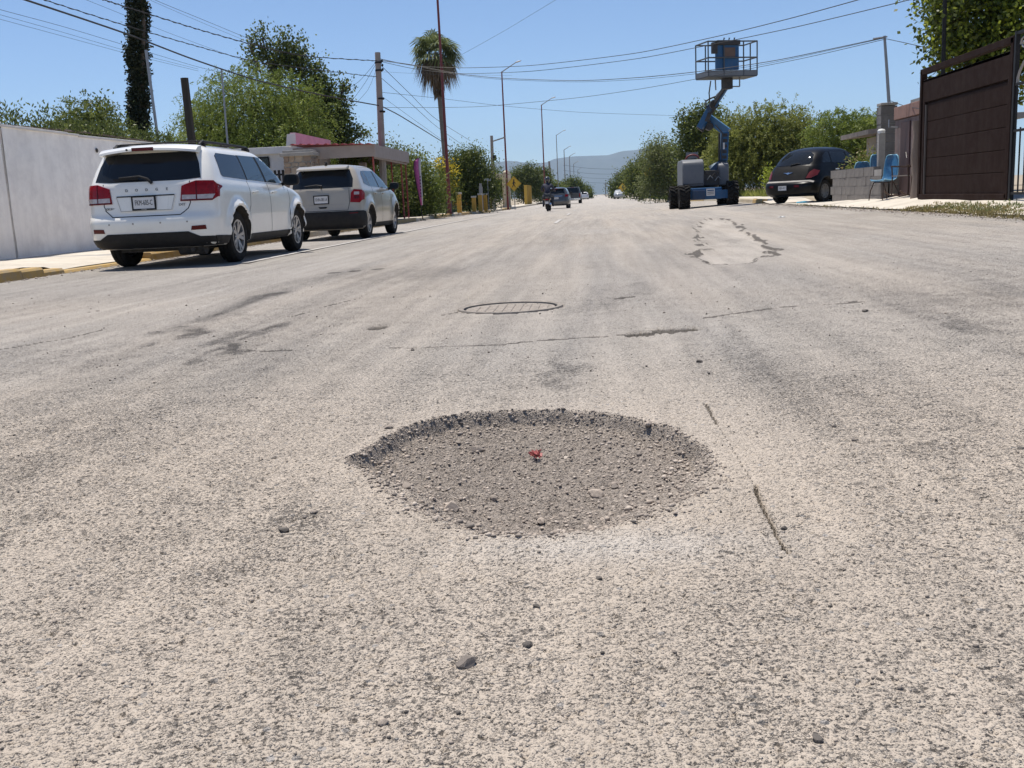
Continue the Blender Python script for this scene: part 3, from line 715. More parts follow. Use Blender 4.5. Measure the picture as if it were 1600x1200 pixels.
# ------------------------------------------------------------------ white SUV
def white_suv(loc, rz):
    t = thing('parked_suv', 'white SUV with black roof rails parked beside the white wall', 'car', loc, rz)
    MP = M('white_car_paint', (0.80, 0.78, 0.72), .28, var=.03, coat=.7, dirt=(.62, .57, .49), dirt_amt=.16, scale=2.5)
    L = 4.89; ya, yb, rw = 1.03, 3.92, .365
    arches = [(ya, .375, .425, .60, 1.2), (yb, .375, .425, .60, 1.2)]
    lv = [(.22, .27, 4.62, .27, .80, .36, .70), (.09, .315, 4.78, .315, .875, .46, .78), (.02, .42, 4.87, .42, .905, .50, .80), (.0, .54, 4.89, .56, .915, .50, .80), (.0, .66, 4.88, .68, .92, .50, .80), (.055, .74, 4.85, .80, .92, .48, .80),
          (.07, .82, 4.82, .86, .92, .48, .80), (.085, .97, 4.72, .94, .915, .46, .80), (.10, 1.10, 4.35, 1.03, .900, .44, .7), (.13, 1.175, 3.85, 1.10, .875, .40, .55), (.22, 1.33, 3.46, 1.30, .825, .34, .45), (.33, 1.51, 3.02, 1.51, .755, .30, .42),
          (.38, 1.58, 2.84, 1.585, .705, .28, .40), (.45, 1.625, 2.62, 1.632, .63, .26, .36), (.62, 1.655, 2.35, 1.662, .50, .26, .3), (.9, 1.668, 2.05, 1.672, .30, .2, .2), (1.25, 1.674, 1.75, 1.676, .10, .1, .1)]
    B = Body(lv, 3.6, 2.8, arches, arch_flare(arches, .055, .042))
    B.body(MP, t)
    # glazing
    rw_ = B.patch('rear_window', [(-.735, 1.185), (-.5, 1.165), (.5, 1.165), (.735, 1.185), (.69, 1.38), (.62, 1.545), (-.62, 1.545), (-.69, 1.38)], 'rear', 1, MGLASS, t, .004)
    for sg in (-1, 1):
        B.patch('side_window', [(.64, 1.23), (.70, 1.20), (1.62, 1.17), (1.60, 1.525), (.80, 1.53), (.70, 1.49)], 'side', sg, MGLASS, t, .004)
        B.patch('side_window', [(1.68, 1.17), (2.46, 1.15), (2.34, 1.535), (1.66, 1.53)], 'side', sg, MGLASS2, t, .004)
        B.patch('side_window', [(2.56, 1.15), (3.50, 1.13), (3.42, 1.20), (3.02, 1.46), (2.82, 1.525), (2.44, 1.535)], 'side', sg, MGLASS2, t, .004)
        B.patch('window_trim', [(1.625, 1.165), (1.675, 1.165), (1.655, 1.53), (1.605, 1.53)], 'side', sg, MBLACK, t, .003)
        B.patch('window_trim', [(2.465, 1.145), (2.555, 1.145), (2.435, 1.535), (2.345, 1.535)], 'side', sg, MBLACK, t, .003)
        B.line('door_gap', [(1.60, 1.15), (1.63, 1.0), (1.58, .80), (1.50, .70), (1.46, .55)], 'side', sg, t)
        B.line('door_gap', [(2.51, 1.13), (2.53, .9), (2.52, .36)], 'side', sg, t)
        B.line('door_gap', [(3.52, 1.11), (3.54, .85), (3.46, .60), (3.42, .36)], 'side', sg, t)
        B.line('door_crease', [(1.52, .585), (3.4, .555)], 'side', sg, t, .012, .001, MP)
        for y in (1.72, 2.63):
            hnd = MB(); h, nn = B.cast('side', y+.09, .99, sg)
            hnd.beam((h.x+sg*.028, y, .985), (h.x+sg*.028, y+.19, .995), .022, .032); hnd.beam((h.x+sg*.0, y+.02, .985), (h.x+sg*.028, y+.02, .985), .02, .028); hnd.beam((h.x, y+.17, .993), (h.x+sg*.028, y+.17, .993), .02, .028)
            hnd.build('door_handle', MP, t, bevel=.006)
        B.patch('sill_cladding', [(1.50, .285), (3.44, .285), (3.42, .385), (1.48, .385)], 'side', sg, MBLACK, t, .012)
        B.patch('bumper_corner', [(.30, .30), (.58, .30), (.60, .40), (.22, .415)], 'side', sg, MBLACK, t, .012)
        # lamps: red upper, clear lower band, split by a dark bar
        tl = B.patch('tail_lamp', [(sg*.475, .885), (sg*.50, 1.085), (sg*.68, 1.145), (sg*.86, 1.14), (sg*.905, 1.07), (sg*.898, .93), (sg*.85, .882)], 'rear', sg, MRED, t, .016, .05)
        B.patch('clear_band', [(sg*.495, .905), (sg*.50, .965), (sg*.675, .962), (sg*.675, .905)], 'rear', sg, MCLEAR, tl, .020, .05)
        B.patch('clear_band', [(sg*.69, .905), (sg*.69, .962), (sg*.875, .965), (sg*.85, .905)], 'rear', sg, MCLEAR, tl, .020, .05)
        B.patch('dark_bar', [(sg*.677, .89), (sg*.677, 1.135), (sg*.689, 1.135), (sg*.689, .89)], 'rear', sg, MREDD, tl, .021, .05)
        B.patch('lamp_edge', [(sg*.48, .887), (sg*.485, .903), (sg*.86, .900), (sg*.85, .884)], 'rear', sg, MREDD, tl, .021, .05)
        B.patch('side_lamp', [(.20, .92), (.18, 1.10), (.33, 1.10), (.40, 1.03), (.36, .93)], 'side', sg, MRED, tl, .014, .05)
        B.patch('reflector', [(sg*.60, .50), (sg*.615, .555), (sg*.78, .56), (sg*.785, .505)], 'rear', sg, MREDD, t, .008, .05)
    B.patch('rear_valance', [(-.86, .29), (.86, .29), (.895, .41), (.70, .415), (.56, .485), (-.56, .485), (-.70, .415), (-.895, .41)], 'rear', 1, MBLACK, t, .012, .06)
    B.line('tailgate_gap', [(-.60, 1.15), (-.60, .86), (-.57, .79), (-.47, .71), (.47, .71), (.57, .79), (.60, .86), (.60, 1.15)], 'rear', 1, t, .012, .002)
    # plate recess: a framed tray
    rc = B.patch('plate_recess', [(-.36, .775), (.36, .775), (.42, .985), (-.42, .985)], 'rear', 1, MP, t, .010, .06)
    B.patch('recess_tray', [(-.30, .79), (.30, .79), (.315, .955), (-.315, .955)], 'rear', 1, MP, rc, .013, .06)
    B.line('recess_edge', [(-.40, .975), (.40, .975)], 'rear', 1, rc, .016, .0145)
    B.line('recess_edge', [(.405, .975), (.35, .782), (-.35, .782), (-.405, .975)], 'rear', 1, rc, .006, .0145, MCONC2)
    h, nn = B.cast('rear', 0, .88, 1)
    plate(t, (-.02, h.y-.024, .885), 'FKM-605-C', .295, .15, sub='DODGE')
    for i, ch in enumerate('DODGE'):
        h, nn = B.cast('rear', -.26+i*.14, 1.055, 1); text(ch, .05, MBADGE, t, (-.26+i*.14, h.y-.004, 1.055), (R(90)-.05, 0, 0), 'badge_letter', .003, bold=.001)
    h, nn = B.cast('rear', -.53, .815, 1); text('JOURNEY', .042, MBADGE, t, (-.48, h.y-.005, .82), (R(90), 0, 0), 'badge_lettering', .003, bold=.001, sx=1.15)
    h, nn = B.cast('rear', .50, .835, 1); text('SXT', .040, MBADGE, t, (.49, h.y-.005, .84), (R(90), 0, 0), 'badge_lettering', .003, bold=.001, sx=1.3)
    # spoiler with brake light
    sp = MB(); pr = [(.19, 1.575), (.20, 1.605), (.30, 1.645), (.50, 1.670), (.50, 1.62), (.36, 1.565)]
    xs = np.linspace(-.68, .68, 13); vs = []
    for x in xs:
        k = 1-.35*(abs(x)/.68)**4; dz = -.045*(abs(x)/.68)**2
        for y, z in pr: vs.append((x, .36+(y-.36)*k+.03*(abs(x)/.68)**2, z+dz))
    m_ = len(pr); fs = [(i*m_+j, i*m_+(j+1) % m_, (i+1)*m_+(j+1) % m_, (i+1)*m_+j) for i in range(12) for j in range(m_)]+[tuple(range(m_)), tuple(range(12*m_, 13*m_))]
    s_ = MB().add(vs, fs).build('spoiler', MP, t, 30)
    MB().box((-.02, .188, 1.593), (.30, .02, .045)).build('brake_light', MREDD, s_, bevel=.006)
    MB().lathe([(0, -.01), (.012, -.01), (.014, .01)], 10, 'Y', (-.24, .187, 1.593)).build('washer_nozzle', MBLACK, s_)
    wp = MB(); wp.tube([(.10, .105, 1.14), (.04, .085, 1.20), (-.06, .09, 1.235), (-.36, .12, 1.225)], [.022, .018, .014, .010], 8); wp.box((-.27, .125, 1.205), (.34, .012, .022))
    wp.build('wiper', MBLACK, t, 40)
    for x in (-.52, -.18, .20, .56):
        h, nn = B.cast('rear', x, .615, 1); MB().lathe([(0, -.003), (.012, -.003), (.013, .004)], 10, 'Y', (x, h.y, .615)).build('parking_sensor', MCONC2, t)
    for sg in (-1, 1):
        mb = MB(); mb.tube([(sg*.60, .62, 1.64), (sg*.61, .70, 1.685), (sg*.615, 1.2, 1.69), (sg*.615, 2.0, 1.69), (sg*.61, 2.5, 1.68), (sg*.60, 2.62, 1.64)], [.024, .022, .018, .018, .022, .024], 8)
        for y in (.70, 2.45): mb.beam((sg*.60, y, 1.61), (sg*.61, y, 1.675), .05, .10)
        mb.build('roof_rail', MBLACK, t, 40)
        MB().beam((sg*.60, 1.0, 1.69), (sg*.585, 1.0, 1.695), .04, .03).build('rail_stop', MBLACK, t)
    for y in (.78, 2.2): MB().beam((-.60, y, 1.70), (.60, y, 1.70), .06, .020).build('cross_bar', MBLACK, t, bevel=.006)
    mirror_part(t, 1.06, 3.32, 1.19, MBLACK, 1.1)
    for x in (-.79, .79):
        for y in (ya, yb): wheel(t, x, y, rw, .225, .235, 5, key='suv')
    u = MB(); u.box((0, 2.4, .30), (1.15, 4.0, .16)); u.tube([(-.62, 1.03, .36), (.62, 1.03, .36)], .045, 8); u.box((0, .60, .33), (.9, .5, .14)); u.tube([(.30, .35, .26), (.66, .35, .26)], .10, 12); u.tube([(.55, .14, .24), (.50, .5, .25)], .028, 8)
    u.build('underbody', MUNDER, t, 40)
    return t
SUV_Y = 13.0
white_suv((-6.03, SUV_Y, 0.0), R(0.4))

# ------------------------------------------------------------------ beige crossover
def beige_crossover(loc, rz):
    t = thing('parked_crossover', 'champagne beige crossover with black rear bumper parked ahead of the white SUV', 'car', loc, rz)
    MP = M('champagne_car_paint', (0.38, 0.335, 0.265), .30, metal=.1, var=.04, coat=.7, dirt=(.34, .31, .26), dirt_amt=.2, scale=2.5)
    ya, yb, rw = .83, 3.385, .335
    arches = [(ya, .345, .40, .56, 1.2), (yb, .345, .40, .56, 1.2)]
    lv = [(.16, .22, 4.0, .22, .74, .36, .7), (.05, .30, 4.15, .30, .83, .42, .75), (.0, .45, 4.23, .45, .865, .44, .8), (.0, .60, 4.25, .60, .87, .44, .8), (.03, .70, 4.24, .74, .87, .42, .8), (.05, .84, 4.18, .88, .865, .40, .8),
          (.07, .98, 4.05, .98, .855, .38, .8), (.09, 1.07, 3.65, 1.05, .84, .36, .6), (.12, 1.13, 3.30, 1.11, .815, .34, .5), (.20, 1.28, 2.98, 1.28, .76, .32, .42), (.31, 1.45, 2.55, 1.46, .685, .32, .4), (.37, 1.53, 2.35, 1.545, .63, .32, .36), (.46, 1.585, 2.15, 1.60, .54, .30, .3), (.65, 1.62, 1.95, 1.63, .40, .26, .26), (.95, 1.64, 1.65, 1.645, .18, .15, .15)]
    B = Body(lv, 3.0, 2.6, arches, arch_flare(arches, .045, .10)); B.body(MP, t)
    B.patch('rear_window', [(-.67, 1.12), (.67, 1.12), (.66, 1.30), (.57, 1.50), (-.57, 1.50), (-.66, 1.30)], 'rear', 1, MGLASS, t)
    for sg in (-1, 1):
        B.patch('side_window', [(.72, 1.20), (1.12, 1.14), (1.10, 1.48), (.92, 1.47), (.80, 1.40)], 'side', sg, MGLASS, t)
        B.patch('side_window', [(1.16, 1.14), (1.95, 1.12), (1.86, 1.49), (1.14, 1.485)], 'side', sg, MGLASS2, t)
        B.patch('side_window', [(2.04, 1.12), (2.98, 1.10), (2.90, 1.17), (2.50, 1.41), (2.30, 1.48), (1.94, 1.49)], 'side', sg, MGLASS2, t)
        B.patch('window_trim', [(1.955, 1.12), (2.035, 1.12), (1.935, 1.49), (1.865, 1.49)], 'side', sg, MBLACK, t, .003)
        B.line('door_gap', [(1.26, 1.12), (1.28, .9), (1.22, .65)], 'side', sg, t); B.line('door_gap', [(2.0, 1.11), (2.01, .34)], 'side', sg, t); B.line('door_gap', [(2.96, 1.08), (2.98, .7), (2.88, .34)], 'side', sg, t)
        for y in (1.35, 2.1):
            h, nn = B.cast('side', y+.08, .98, sg); MB().beam((h.x+sg*.022, y, .975), (h.x+sg*.022, y+.18, .98), .022, .03).build('door_handle', MP, t, bevel=.006)
        tl = B.patch('tail_lamp', [(sg*.62, .80), (sg*.64, 1.0), (sg*.70, 1.07), (sg*.83, 1.055), (sg*.855, .98), (sg*.84, .84), (sg*.80, .785)], 'rear', sg, MRED, t, .014, .05)
        for z in (.90, .985):
            B.patch('lamp_bulb', [(sg*.70, z-.03), (sg*.70, z+.03), (sg*.79, z+.03), (sg*.79, z-.03)], 'rear', sg, MREDD if z < .95 else MCLEAR, tl, .018, .05)
        B.patch('side_lamp', [(.17, .83), (.16, 1.03), (.40, 1.04), (.46, .98), (.38, .85)], 'side', sg, MRED, tl, .012, .05)
        B.patch('sill_cladding', [(1.22, .23), (2.96, .23), (2.96, .33), (1.22, .33)], 'side', sg, MBLACK, t, .01)
        B.patch('bumper_side', [(.20, .27), (.42, .30), (.40, .45), (.36, .60), (.12, .62)], 'side', sg, MBLACK, t, .01)
        B.patch('reflector', [(sg*.60, .555), (sg*.60, .58), (sg*.76, .585), (sg*.76, .56)], 'rear', sg, MREDD, t, .016, .05)
    B.patch('rear_bumper', [(-.80, .25), (.80, .25), (.862, .45), (.862, .615), (-.862, .615), (-.862, .45)], 'rear', 1, MBLACK, t, .012, .06)
    B.line('tailgate_gap', [(-.60, 1.10), (-.61, .80), (-.57, .635), (.57, .635), (.61, .80), (.60, 1.10)], 'rear', 1, t, .010, .002)
    B.line('tailgate_crease', [(-.52, .765), (.52, .765)], 'rear', 1, t, .008, .002, MCONC2)
    h, nn = B.cast('rear', 0, .87, 1); plate(t, (.0, h.y-.012, .875), 'XHN-081-A', .30, .15)
    h, nn = B.cast('rear', .0, .70, 1); MB().prism([(-.07, -.018), (.07, -.018), (.10, .018), (-.10, .018)], h.y-.008, h.y+.01, 'Y').build('tow_badge', MBLACK, t, loc=(0.03, 0, .705))
    wp = MB(); wp.tube([(0, .10, 1.12), (.02, .085, 1.17), (-.1, .10, 1.19), (-.36, .11, 1.17)], [.02, .016, .013, .01], 8); wp.build('wiper', MBLACK, t, 40)
    MB().prism([(.20, 1.50), (.22, 1.545), (.44, 1.60), (.46, 1.53)], -.56, .56, 'X').build('spoiler', MP, t, bevel=.012)
    MB().tube([(0, .60, 1.62), (0, .68, 1.68), (0, .52, 1.67)], [.03, .018, .008], 8).build('roof_antenna', MBLACK, t)
    mirror_part(t, 1.0, 2.86, 1.15, MBLACK, .95)
    for x in (-.73, .73):
        for y in (ya, yb): wheel(t, x, y, rw, .21, .21, 5, key='crossover', split=False)
    u = MB(); u.box((0, 2.1, .28), (1.05, 3.5, .14)); u.tube([(-.6, ya, .335), (.6, ya, .335)], .04, 8); u.build('underbody', MUNDER, t)
    return t
beige_crossover((-5.93, 21.3, 0.0), R(-1.2))

# ------------------------------------------------------------------ black retro car
def black_retro_car(loc, rz):
    t = thing('retro_hatchback', 'dusty black rounded retro hatchback parked by the low block wall', 'car', loc, rz)
    MP = M('black_car_paint', (0.004, 0.004, 0.0045), .3, spec=.18, var=.1, dirt=(.03, .028, .025), dirt_amt=.15, scale=2.5)
    MPD = M('dusty_black_paint', (0.010, 0.0095, 0.009), .6, spec=.15, var=.15, dirt=(.03, .027, .025), dirt_amt=.35, scale=3)
    ya, yb, rw = .86, 3.47, .325
    arches = [(ya, .335, .385, .54, 1.2), (yb, .335, .385, .54, 1.2)]
    lv = [(.16, .20, 4.05, .20, .70, .38, .7), (.03, .28, 4.22, .30, .80, .42, .8), (.0, .40, 4.29, .45, .83, .44, .85), (.0, .50, 4.29, .58, .835, .44, .85), (.03, .57, 4.25, .68, .835, .44, .9), (.13, .63, 4.20, .76, .825, .42, 1.0), (.19, .76, 4.10, .86, .815, .42, 1.1), (.27, .92, 3.85, .95, .80, .42, 1.0), (.34, 1.03, 3.45, 1.03, .775, .42, .7), (.40, 1.10, 3.12, 1.10, .745, .42, .5), (.54, 1.26, 2.86, 1.27, .70, .42, .42), (.72, 1.41, 2.56, 1.42, .63, .42, .4), (.90, 1.50, 2.32, 1.51, .54, .40, .36), (1.1, 1.555, 2.1, 1.56, .40, .34, .3), (1.35, 1.585, 1.85, 1.588, .16, .15, .15)]
    base = arch_flare(arches, .05, .11)
    B = Body(lv, 2.6, 2.4, arches, base); B.body(MP, t)
    B.patch('rear_window', [(-.54, 1.08), (.54, 1.08), (.58, 1.18), (.50, 1.36), (.36, 1.44), (-.36, 1.44), (-.50, 1.36), (-.58, 1.18)], 'rear', 1, MGLASS, t)
    B.patch('tailgate_panel', [(-.56, .66), (.56, .66), (.60, .85), (.56, 1.05), (-.56, 1.05), (-.60, .85)], 'rear', 1, MPD, t, .006)
    for sg in (-1, 1):
        B.patch('side_window', [(.80, 1.13), (1.22, 1.12), (1.22, 1.42), (1.06, 1.41), (.90, 1.30)], 'side', sg, MGLASS, t)
        B.patch('side_window', [(1.28, 1.12), (2.05, 1.11), (2.0, 1.43), (1.28, 1.43)], 'side', sg, MGLASS, t)
        B.patch('side_window', [(2.13, 1.11), (2.90, 1.10), (2.82, 1.17), (2.55, 1.36), (2.40, 1.42), (2.08, 1.43)], 'side', sg, MGLASS, t)
        B.line('door_gap', [(1.25, 1.1), (1.27, .8), (1.24, .55)], 'side', sg, t); B.line('door_gap', [(2.09, 1.1), (2.10, .3)], 'side', sg, t)
        for y in (1.34, 2.2):
            h, nn = B.cast('side', y+.08, .93, sg); MB().beam((h.x+sg*.022, y, .93), (h.x+sg*.022, y+.19, .93), .022, .03).build('door_handle', MCHROME, t, bevel=.006)
        B.patch('tail_lamp', [(sg*.585, .70), (sg*.63, .86), (sg*.71, .945), (sg*.80, .90), (sg*.80, .78), (sg*.70, .70)], 'rear', sg, M('aged_red_lens', (.13, .012, .012), .35, var=.3), t, .015, .05)
        B.patch('reflector', [(sg*.35, .46), (sg*.35, .52), (sg*.50, .52), (sg*.50, .46)], 'rear', sg, MREDD, t, .01, .05)
    B.patch('bumper_trim', [(-.80, .575), (-.70, .60), (.70, .60), (.80, .575), (.80, .61), (.70, .645), (-.70, .645), (-.80, .61)], 'rear', 1, MCONC2, t, .012, .06)
    h, nn = B.cast('rear', 0, .45, 1); plate(t, (-.02, h.y-.012, .45), 'XJK-417', .28, .13)
    # winged emblem
    mb = MB(); mb.prism([(-.17, .018), (-.03, .012), (0, .03), (.03, .012), (.17, .018), (.06, -.012), (0, -.04), (-.06, -.012)], -.012, .01, 'Y')
    h, nn = B.cast('rear', 0, .86, 1); mb.build('winged_badge', MCHROME, t, loc=(0, h.y-.006, .86), rot=(-.35, 0, 0))
    wp = MB(); wp.tube([(0, .36, 1.06), (.02, .36, 1.10), (.20, .40, 1.125), (.28, .41, 1.12)], [.02, .016, .013, .01], 8); wp.build('wiper', MBLACK, t, 40)
    mirror_part(t, .95, 2.86, 1.14, MBLACK, .85)
    MST = M('dull_hubcap', (0.10, 0.10, 0.10), .5, metal=.5, var=.2, dirt=(.16, .14, .12), dirt_amt=.6)
    for x in (-.71, .71):
        for y in (ya, yb): wheel(t, x, y, rw, .20, .20, 9, MST, key='retro', split=False)
    u = MB(); u.box((0, 2.1, .27), (1.0, 3.4, .14)); u.tube([(-.6, ya, .325), (.6, ya, .325)], .04, 8); u.build('underbody', MUNDER, t)
    return t
black_retro_car((5.32, 29.56, GZ(6.2, 30)-.02), R(-46))

# ------------------------------------------------------------------ driving traffic
def simple_car(name, label, loc, rz, paint, lv, wheels, lamps, rear_win, extra=None, plate_txt=None, sides=True, rw=.32, group=None):
    t = thing(name, label, 'car', loc, rz, group)
    arches = [(y, rw+.01, rw+.05, .5, 1.3) for y in wheels]
    B = Body(lv, 3.2, 2.7, arches, arch_flare(arches, .03, .08)); B.body(paint, t)
    B.patch('rear_window', rear_win, 'rear', 1, MGLASS, t)
    for sg in (-1, 1):
        B.patch('tail_lamp', [(sg*a, b) for a, b in lamps], 'rear', sg, MRED, t, .014, .05)
        for y in wheels: wheel(t, sg*(max(l[4] for l in lv)-.12), y, rw, .2, rw*.62, 5, key='s'+name, split=False)
    MB().box((0, sum(wheels)/2, .28), (1.0, wheels[1]-wheels[0]+.6, .14)).build('underbody', MUNDER, t)
    if extra: extra(t, B)
    return t, B
hat = [(.16, .22, 3.7, .22, .72, .36, .7), (.04, .32, 3.9, .32, .82, .40, .8), (.0, .50, 3.98, .5, .85, .42, .8), (.02, .66, 3.97, .72, .855, .42, .8), (.06, .86, 3.85, .9, .85, .40, .8), (.10, 1.0, 3.4, 1.0, .83, .38, .6), (.14, 1.06, 3.1, 1.05, .80, .36, .5), (.26, 1.25, 2.75, 1.26, .72, .34, .4), (.38, 1.40, 2.3, 1.41, .63, .3, .3), (.52, 1.47, 2.05, 1.475, .48, .26, .26), (.8, 1.50, 1.8, 1.505, .2, .15, .15)]
MGREY = M('grey_car_paint', (0.075, 0.077, 0.08), .3, metal=.4, var=.05, coat=.6, dirt=(.2, .18, .16), dirt_amt=.2)
def hat_extra(t, B):
    for sg in (-1, 1):
        B.patch('side_window', [(.60, 1.10), (1.9, 1.07), (1.8, 1.39), (.75, 1.36)], 'side', sg, MGLASS, t); B.patch('side_window', [(1.96, 1.07), (2.8, 1.05), (2.3, 1.36), (1.86, 1.39)], 'side', sg, MGLASS, t)
        for y in (1.3, 2.0):
            h, nn = B.cast('side', y, .9, sg); MB().beam((h.x+sg*.02, y, .9), (h.x+sg*.02, y+.16, .9), .02, .03).build('door_handle', MGREY, t)
    MB().prism([(.22, 1.38), (.24, 1.42), (.46, 1.47), (.48, 1.40)], -.55, .55, 'X').build('spoiler', MGREY, t, bevel=.01)
    MB().box((-.1, .20, 1.385), (.34, .02, .04)).build('brake_light', MRED, t)
    B.patch('chrome_strip', [(-.42, .86), (.42, .86), (.42, .90), (-.42, .90)], 'rear', 1, MCHROME, t, .012)
    h, nn = B.cast('rear', 0, .76, 1); plate(t, (0, h.y-.012, .74), 'VRT-36-48', .30, .14); mirror_part(t, .95, 2.65, 1.08, MBLACK, .8)
simple_car('hatchback', 'dark grey hatchback driving away beside the motorcycle', (-2.86, 71.0, float(road_z(-2.8, 72))), R(-1), MGREY, hat, (.72, 3.2), [(.60, .82), (.62, .98), (.80, .98), (.83, .90), (.80, .82)], [(-.58, 1.05), (.58, 1.05), (.48, 1.36), (-.48, 1.36)], hat_extra)
def pickup(loc, rz):
    t = thing('pickup_truck', 'dark pickup truck driving ahead of the grey hatchback', 'truck', loc, rz)
    MP = M('dark_pickup_paint', (0.035, 0.036, 0.04), .35, metal=.3, var=.05, coat=.5, dirt=(.14, .13, .12), dirt_amt=.25)
    mb = MB(); mb.box((0, 3.4, .80), (1.86, 3.9, .60)); mb.v = [(p[0]*(.93 if p[2] > 1 else 1), p[1], p[2]) for p in mb.v]; mb.build('front_body', MP, t, bevel=.06)
    for sg in (-1, 1): MB().box((sg*.86, 1.0, .82), (.16, 1.96, .66)).build('bed_side', MP, t, bevel=.03)
    tg = MB().box((0, .06, .86), (1.56, .10, .58)).build('tailgate', MP, t, bevel=.02); MB().box((0, .0, .98), (.26, .03, .06)).build('handle', MBLACK, tg)
    MB().box((0, 1.0, .60), (1.6, 1.9, .08)).build('bed_floor', MBLACK, t)
    cab = MB(); vs = []
    for y, z, w_ in ((1.98, 1.08, .86), (4.2, 1.08, .86), (2.15, 1.80, .70), (3.45, 1.82, .70)): vs += [(-w_, y, z), (w_, y, z)]
    cab.add(vs, [(0, 1, 3, 2), (4, 6, 7, 5), (0, 4, 5, 1), (1, 5, 7, 3), (3, 7, 6, 2), (2, 6, 4, 0)]); cab.build('cab', MP, t, bevel=.05)
    MB().add([(-.66, 2.02, 1.15), (.66, 2.02, 1.15), (.56, 2.13, 1.70), (-.56, 2.13, 1.70)], [(0, 1, 2, 3)]).build('rear_window', MGLASS, t, loc=(0, -.025, 0))
    MB().box((0, 2.12, 1.775), (.30, .03, .04)).build('brake_light', MRED, t)
    b = MB().box((0, -.06, .50), (1.80, .20, .22)).build('rear_bumper', MCHROME, t, bevel=.03); plate(t, (0, -.175, .50), 'FT-2846-C', .30, .14)
    for sg in (-1, 1):
        MB().box((sg*.875, .005, .90), (.13, .04, .40)).build('tail_lamp', MRED, t, bevel=.01)
        MB().box((sg*1.06, 3.95, 1.22), (.22, .10, .26)).build('mirror', MBLACK, t, bevel=.03)
        for y in (1.1, 4.45): wheel(t, sg*.80, y, .38, .25, .23, 6, key='pickup', split=False)
    MB().box((0, 2.7, .45), (1.1, 4.6, .2)).build('underbody', MUNDER, t)
    return t
pickup((-2.75, 110.5, float(road_z(-2.7, 112))), R(-1))
far_specs = [('white sedan far down the street beyond the pickup', -2.6, 205, (.55, .55, .55), 0), ('silver car parked far off under the trees, nearest of the row', 3.6, 168, (.30, .31, .32), 180), ('dark car parked far off behind the silver one', 3.5, 200, (.03, .03, .035), 180), ('pale car parked farthest off in the row under the trees', 3.4, 240, (.45, .44, .42), 180)]
for i, (lab, x, y, c, a) in enumerate(far_specs):
    simple_car('distant_car', lab, (x, y, float(road_z(x, y))), R(a), M('far_paint_%d' % i, c, .35, var=.05, coat=.5), hat, (.72, 3.2), [(.60, .82), (.62, .98), (.80, .98), (.83, .90), (.80, .82)], [(-.58, 1.05), (.58, 1.05), (.48, 1.36), (-.48, 1.36)])
# ================================================================== WALLS, HOUSES, POLES
def tube_thing(name, label, cat, pts, r, mat, group=None, n=6):
    o = MB().tube(pts, r, n).build(name, mat, None, 60); return tag(o, label, cat, group)
# ------------------------------------------------------------------ white wall with pilaster and metal gate
MWALL = M('white_plaster', (0.93, 0.88, 0.82), .9, runs=(.76, .71, .66), var=.06, scale=.9, bump=.5, bscale=3.0, dirt=(.62, .575, .545), dirt_amt=.6)
MCAP = M('wall_cap', (0.62, 0.59, 0.56), .9, var=.12, scale=3, bump=.3, bscale=20)
def white_wall():
    x0 = -9.4
    t = thing('plaster_wall', 'long white plastered garden wall behind the white SUV', 'wall', (x0, 15.5, .04))
    ys = np.linspace(0, 10.0, 76); zs = np.linspace(0, 2.18, 24)
    Y, Z = np.meshgrid(ys, zs); bul = (fbm(Y*.7+3, Z*.9, 4, 15)-.5)*.05+(fbm(Y*3, Z*3, 3, 16)-.5)*.012
    Z2 = Z.copy(); Z2[-1] += (fbm(ys*1.2, ys*0, 3, 9)-.5)*.05
    face = grid_mesh('wall_face', bul, Y, Z2, MWALL); put('wall_face', face, t)
    MB().box((-.10, 5.0, 1.08), (.17, 9.99, 2.12)).build('wall_core', MWALL, t)
    cap = MB()
    for i in range(25):
        a = i*.4; h = 2.175+(vnoise(np.array([a*1.2]), np.array([0.]), 9)[0]-.5)*.03
        cap.box((-.085, a+.2, h), (.23, .40, .035+.012*random.random()))
    cap.build('wall_cap', MCAP, t, bevel=.008)
    for (y, z, w_) in ((3.0, 1.93, .045),):
        MB().lathe([(0, .022), (w_*.6, .02), (w_, .0)], 10, 'X', (0.02, y, z)).build('plaster_chip', M('chip', (.06, .055, .05), .9), t)
    # pilaster and gate
    p = thing('gate_pillar', 'plain grey-white gate pillar at the end of the white wall', 'pillar', (x0-.06, 15.22, .02))
    MB().box((-.12, .0, 1.10), (.34, .50, 2.2)).build('shaft', MWALL, p, bevel=.015); MB().box((-.12, .0, 2.23), (.42, .54, .06)).build('pillar_cap', MCAP, p, bevel=.01)
    g = thing('sheet_metal_gate', 'grey sheet metal gate beside the white wall pillar', 'gate', (x0-.12, 13.0, .06))
    MG = M('grey_gate_paint', (.27, .28, .29), .5, metal=.3, var=.08, dirt=(.2, .15, .11), dirt_amt=.3)
    for i in range(6): MB().box((0, .18+i*.315, 1.08), (.03, .305, 2.0)).build('gate_panel', MG, g, bevel=.006)
    f = MB()
    for a, b in (((.03, .01, 2.10), (.03, 1.93, 2.10)), ((.03, .01, .06), (.03, 1.93, .06)), ((.03, .01, .03), (.03, .01, 2.13)), ((.03, 1.93, .03), (.03, 1.93, 2.13))): f.beam(a, b, .05, .05)
    f.build('gate_frame', MBLACK, g); MB().box((.05, 1.80, 1.05), (.03, .06, .16)).build('lock', MCHROME, g, bevel=.006)
white_wall()

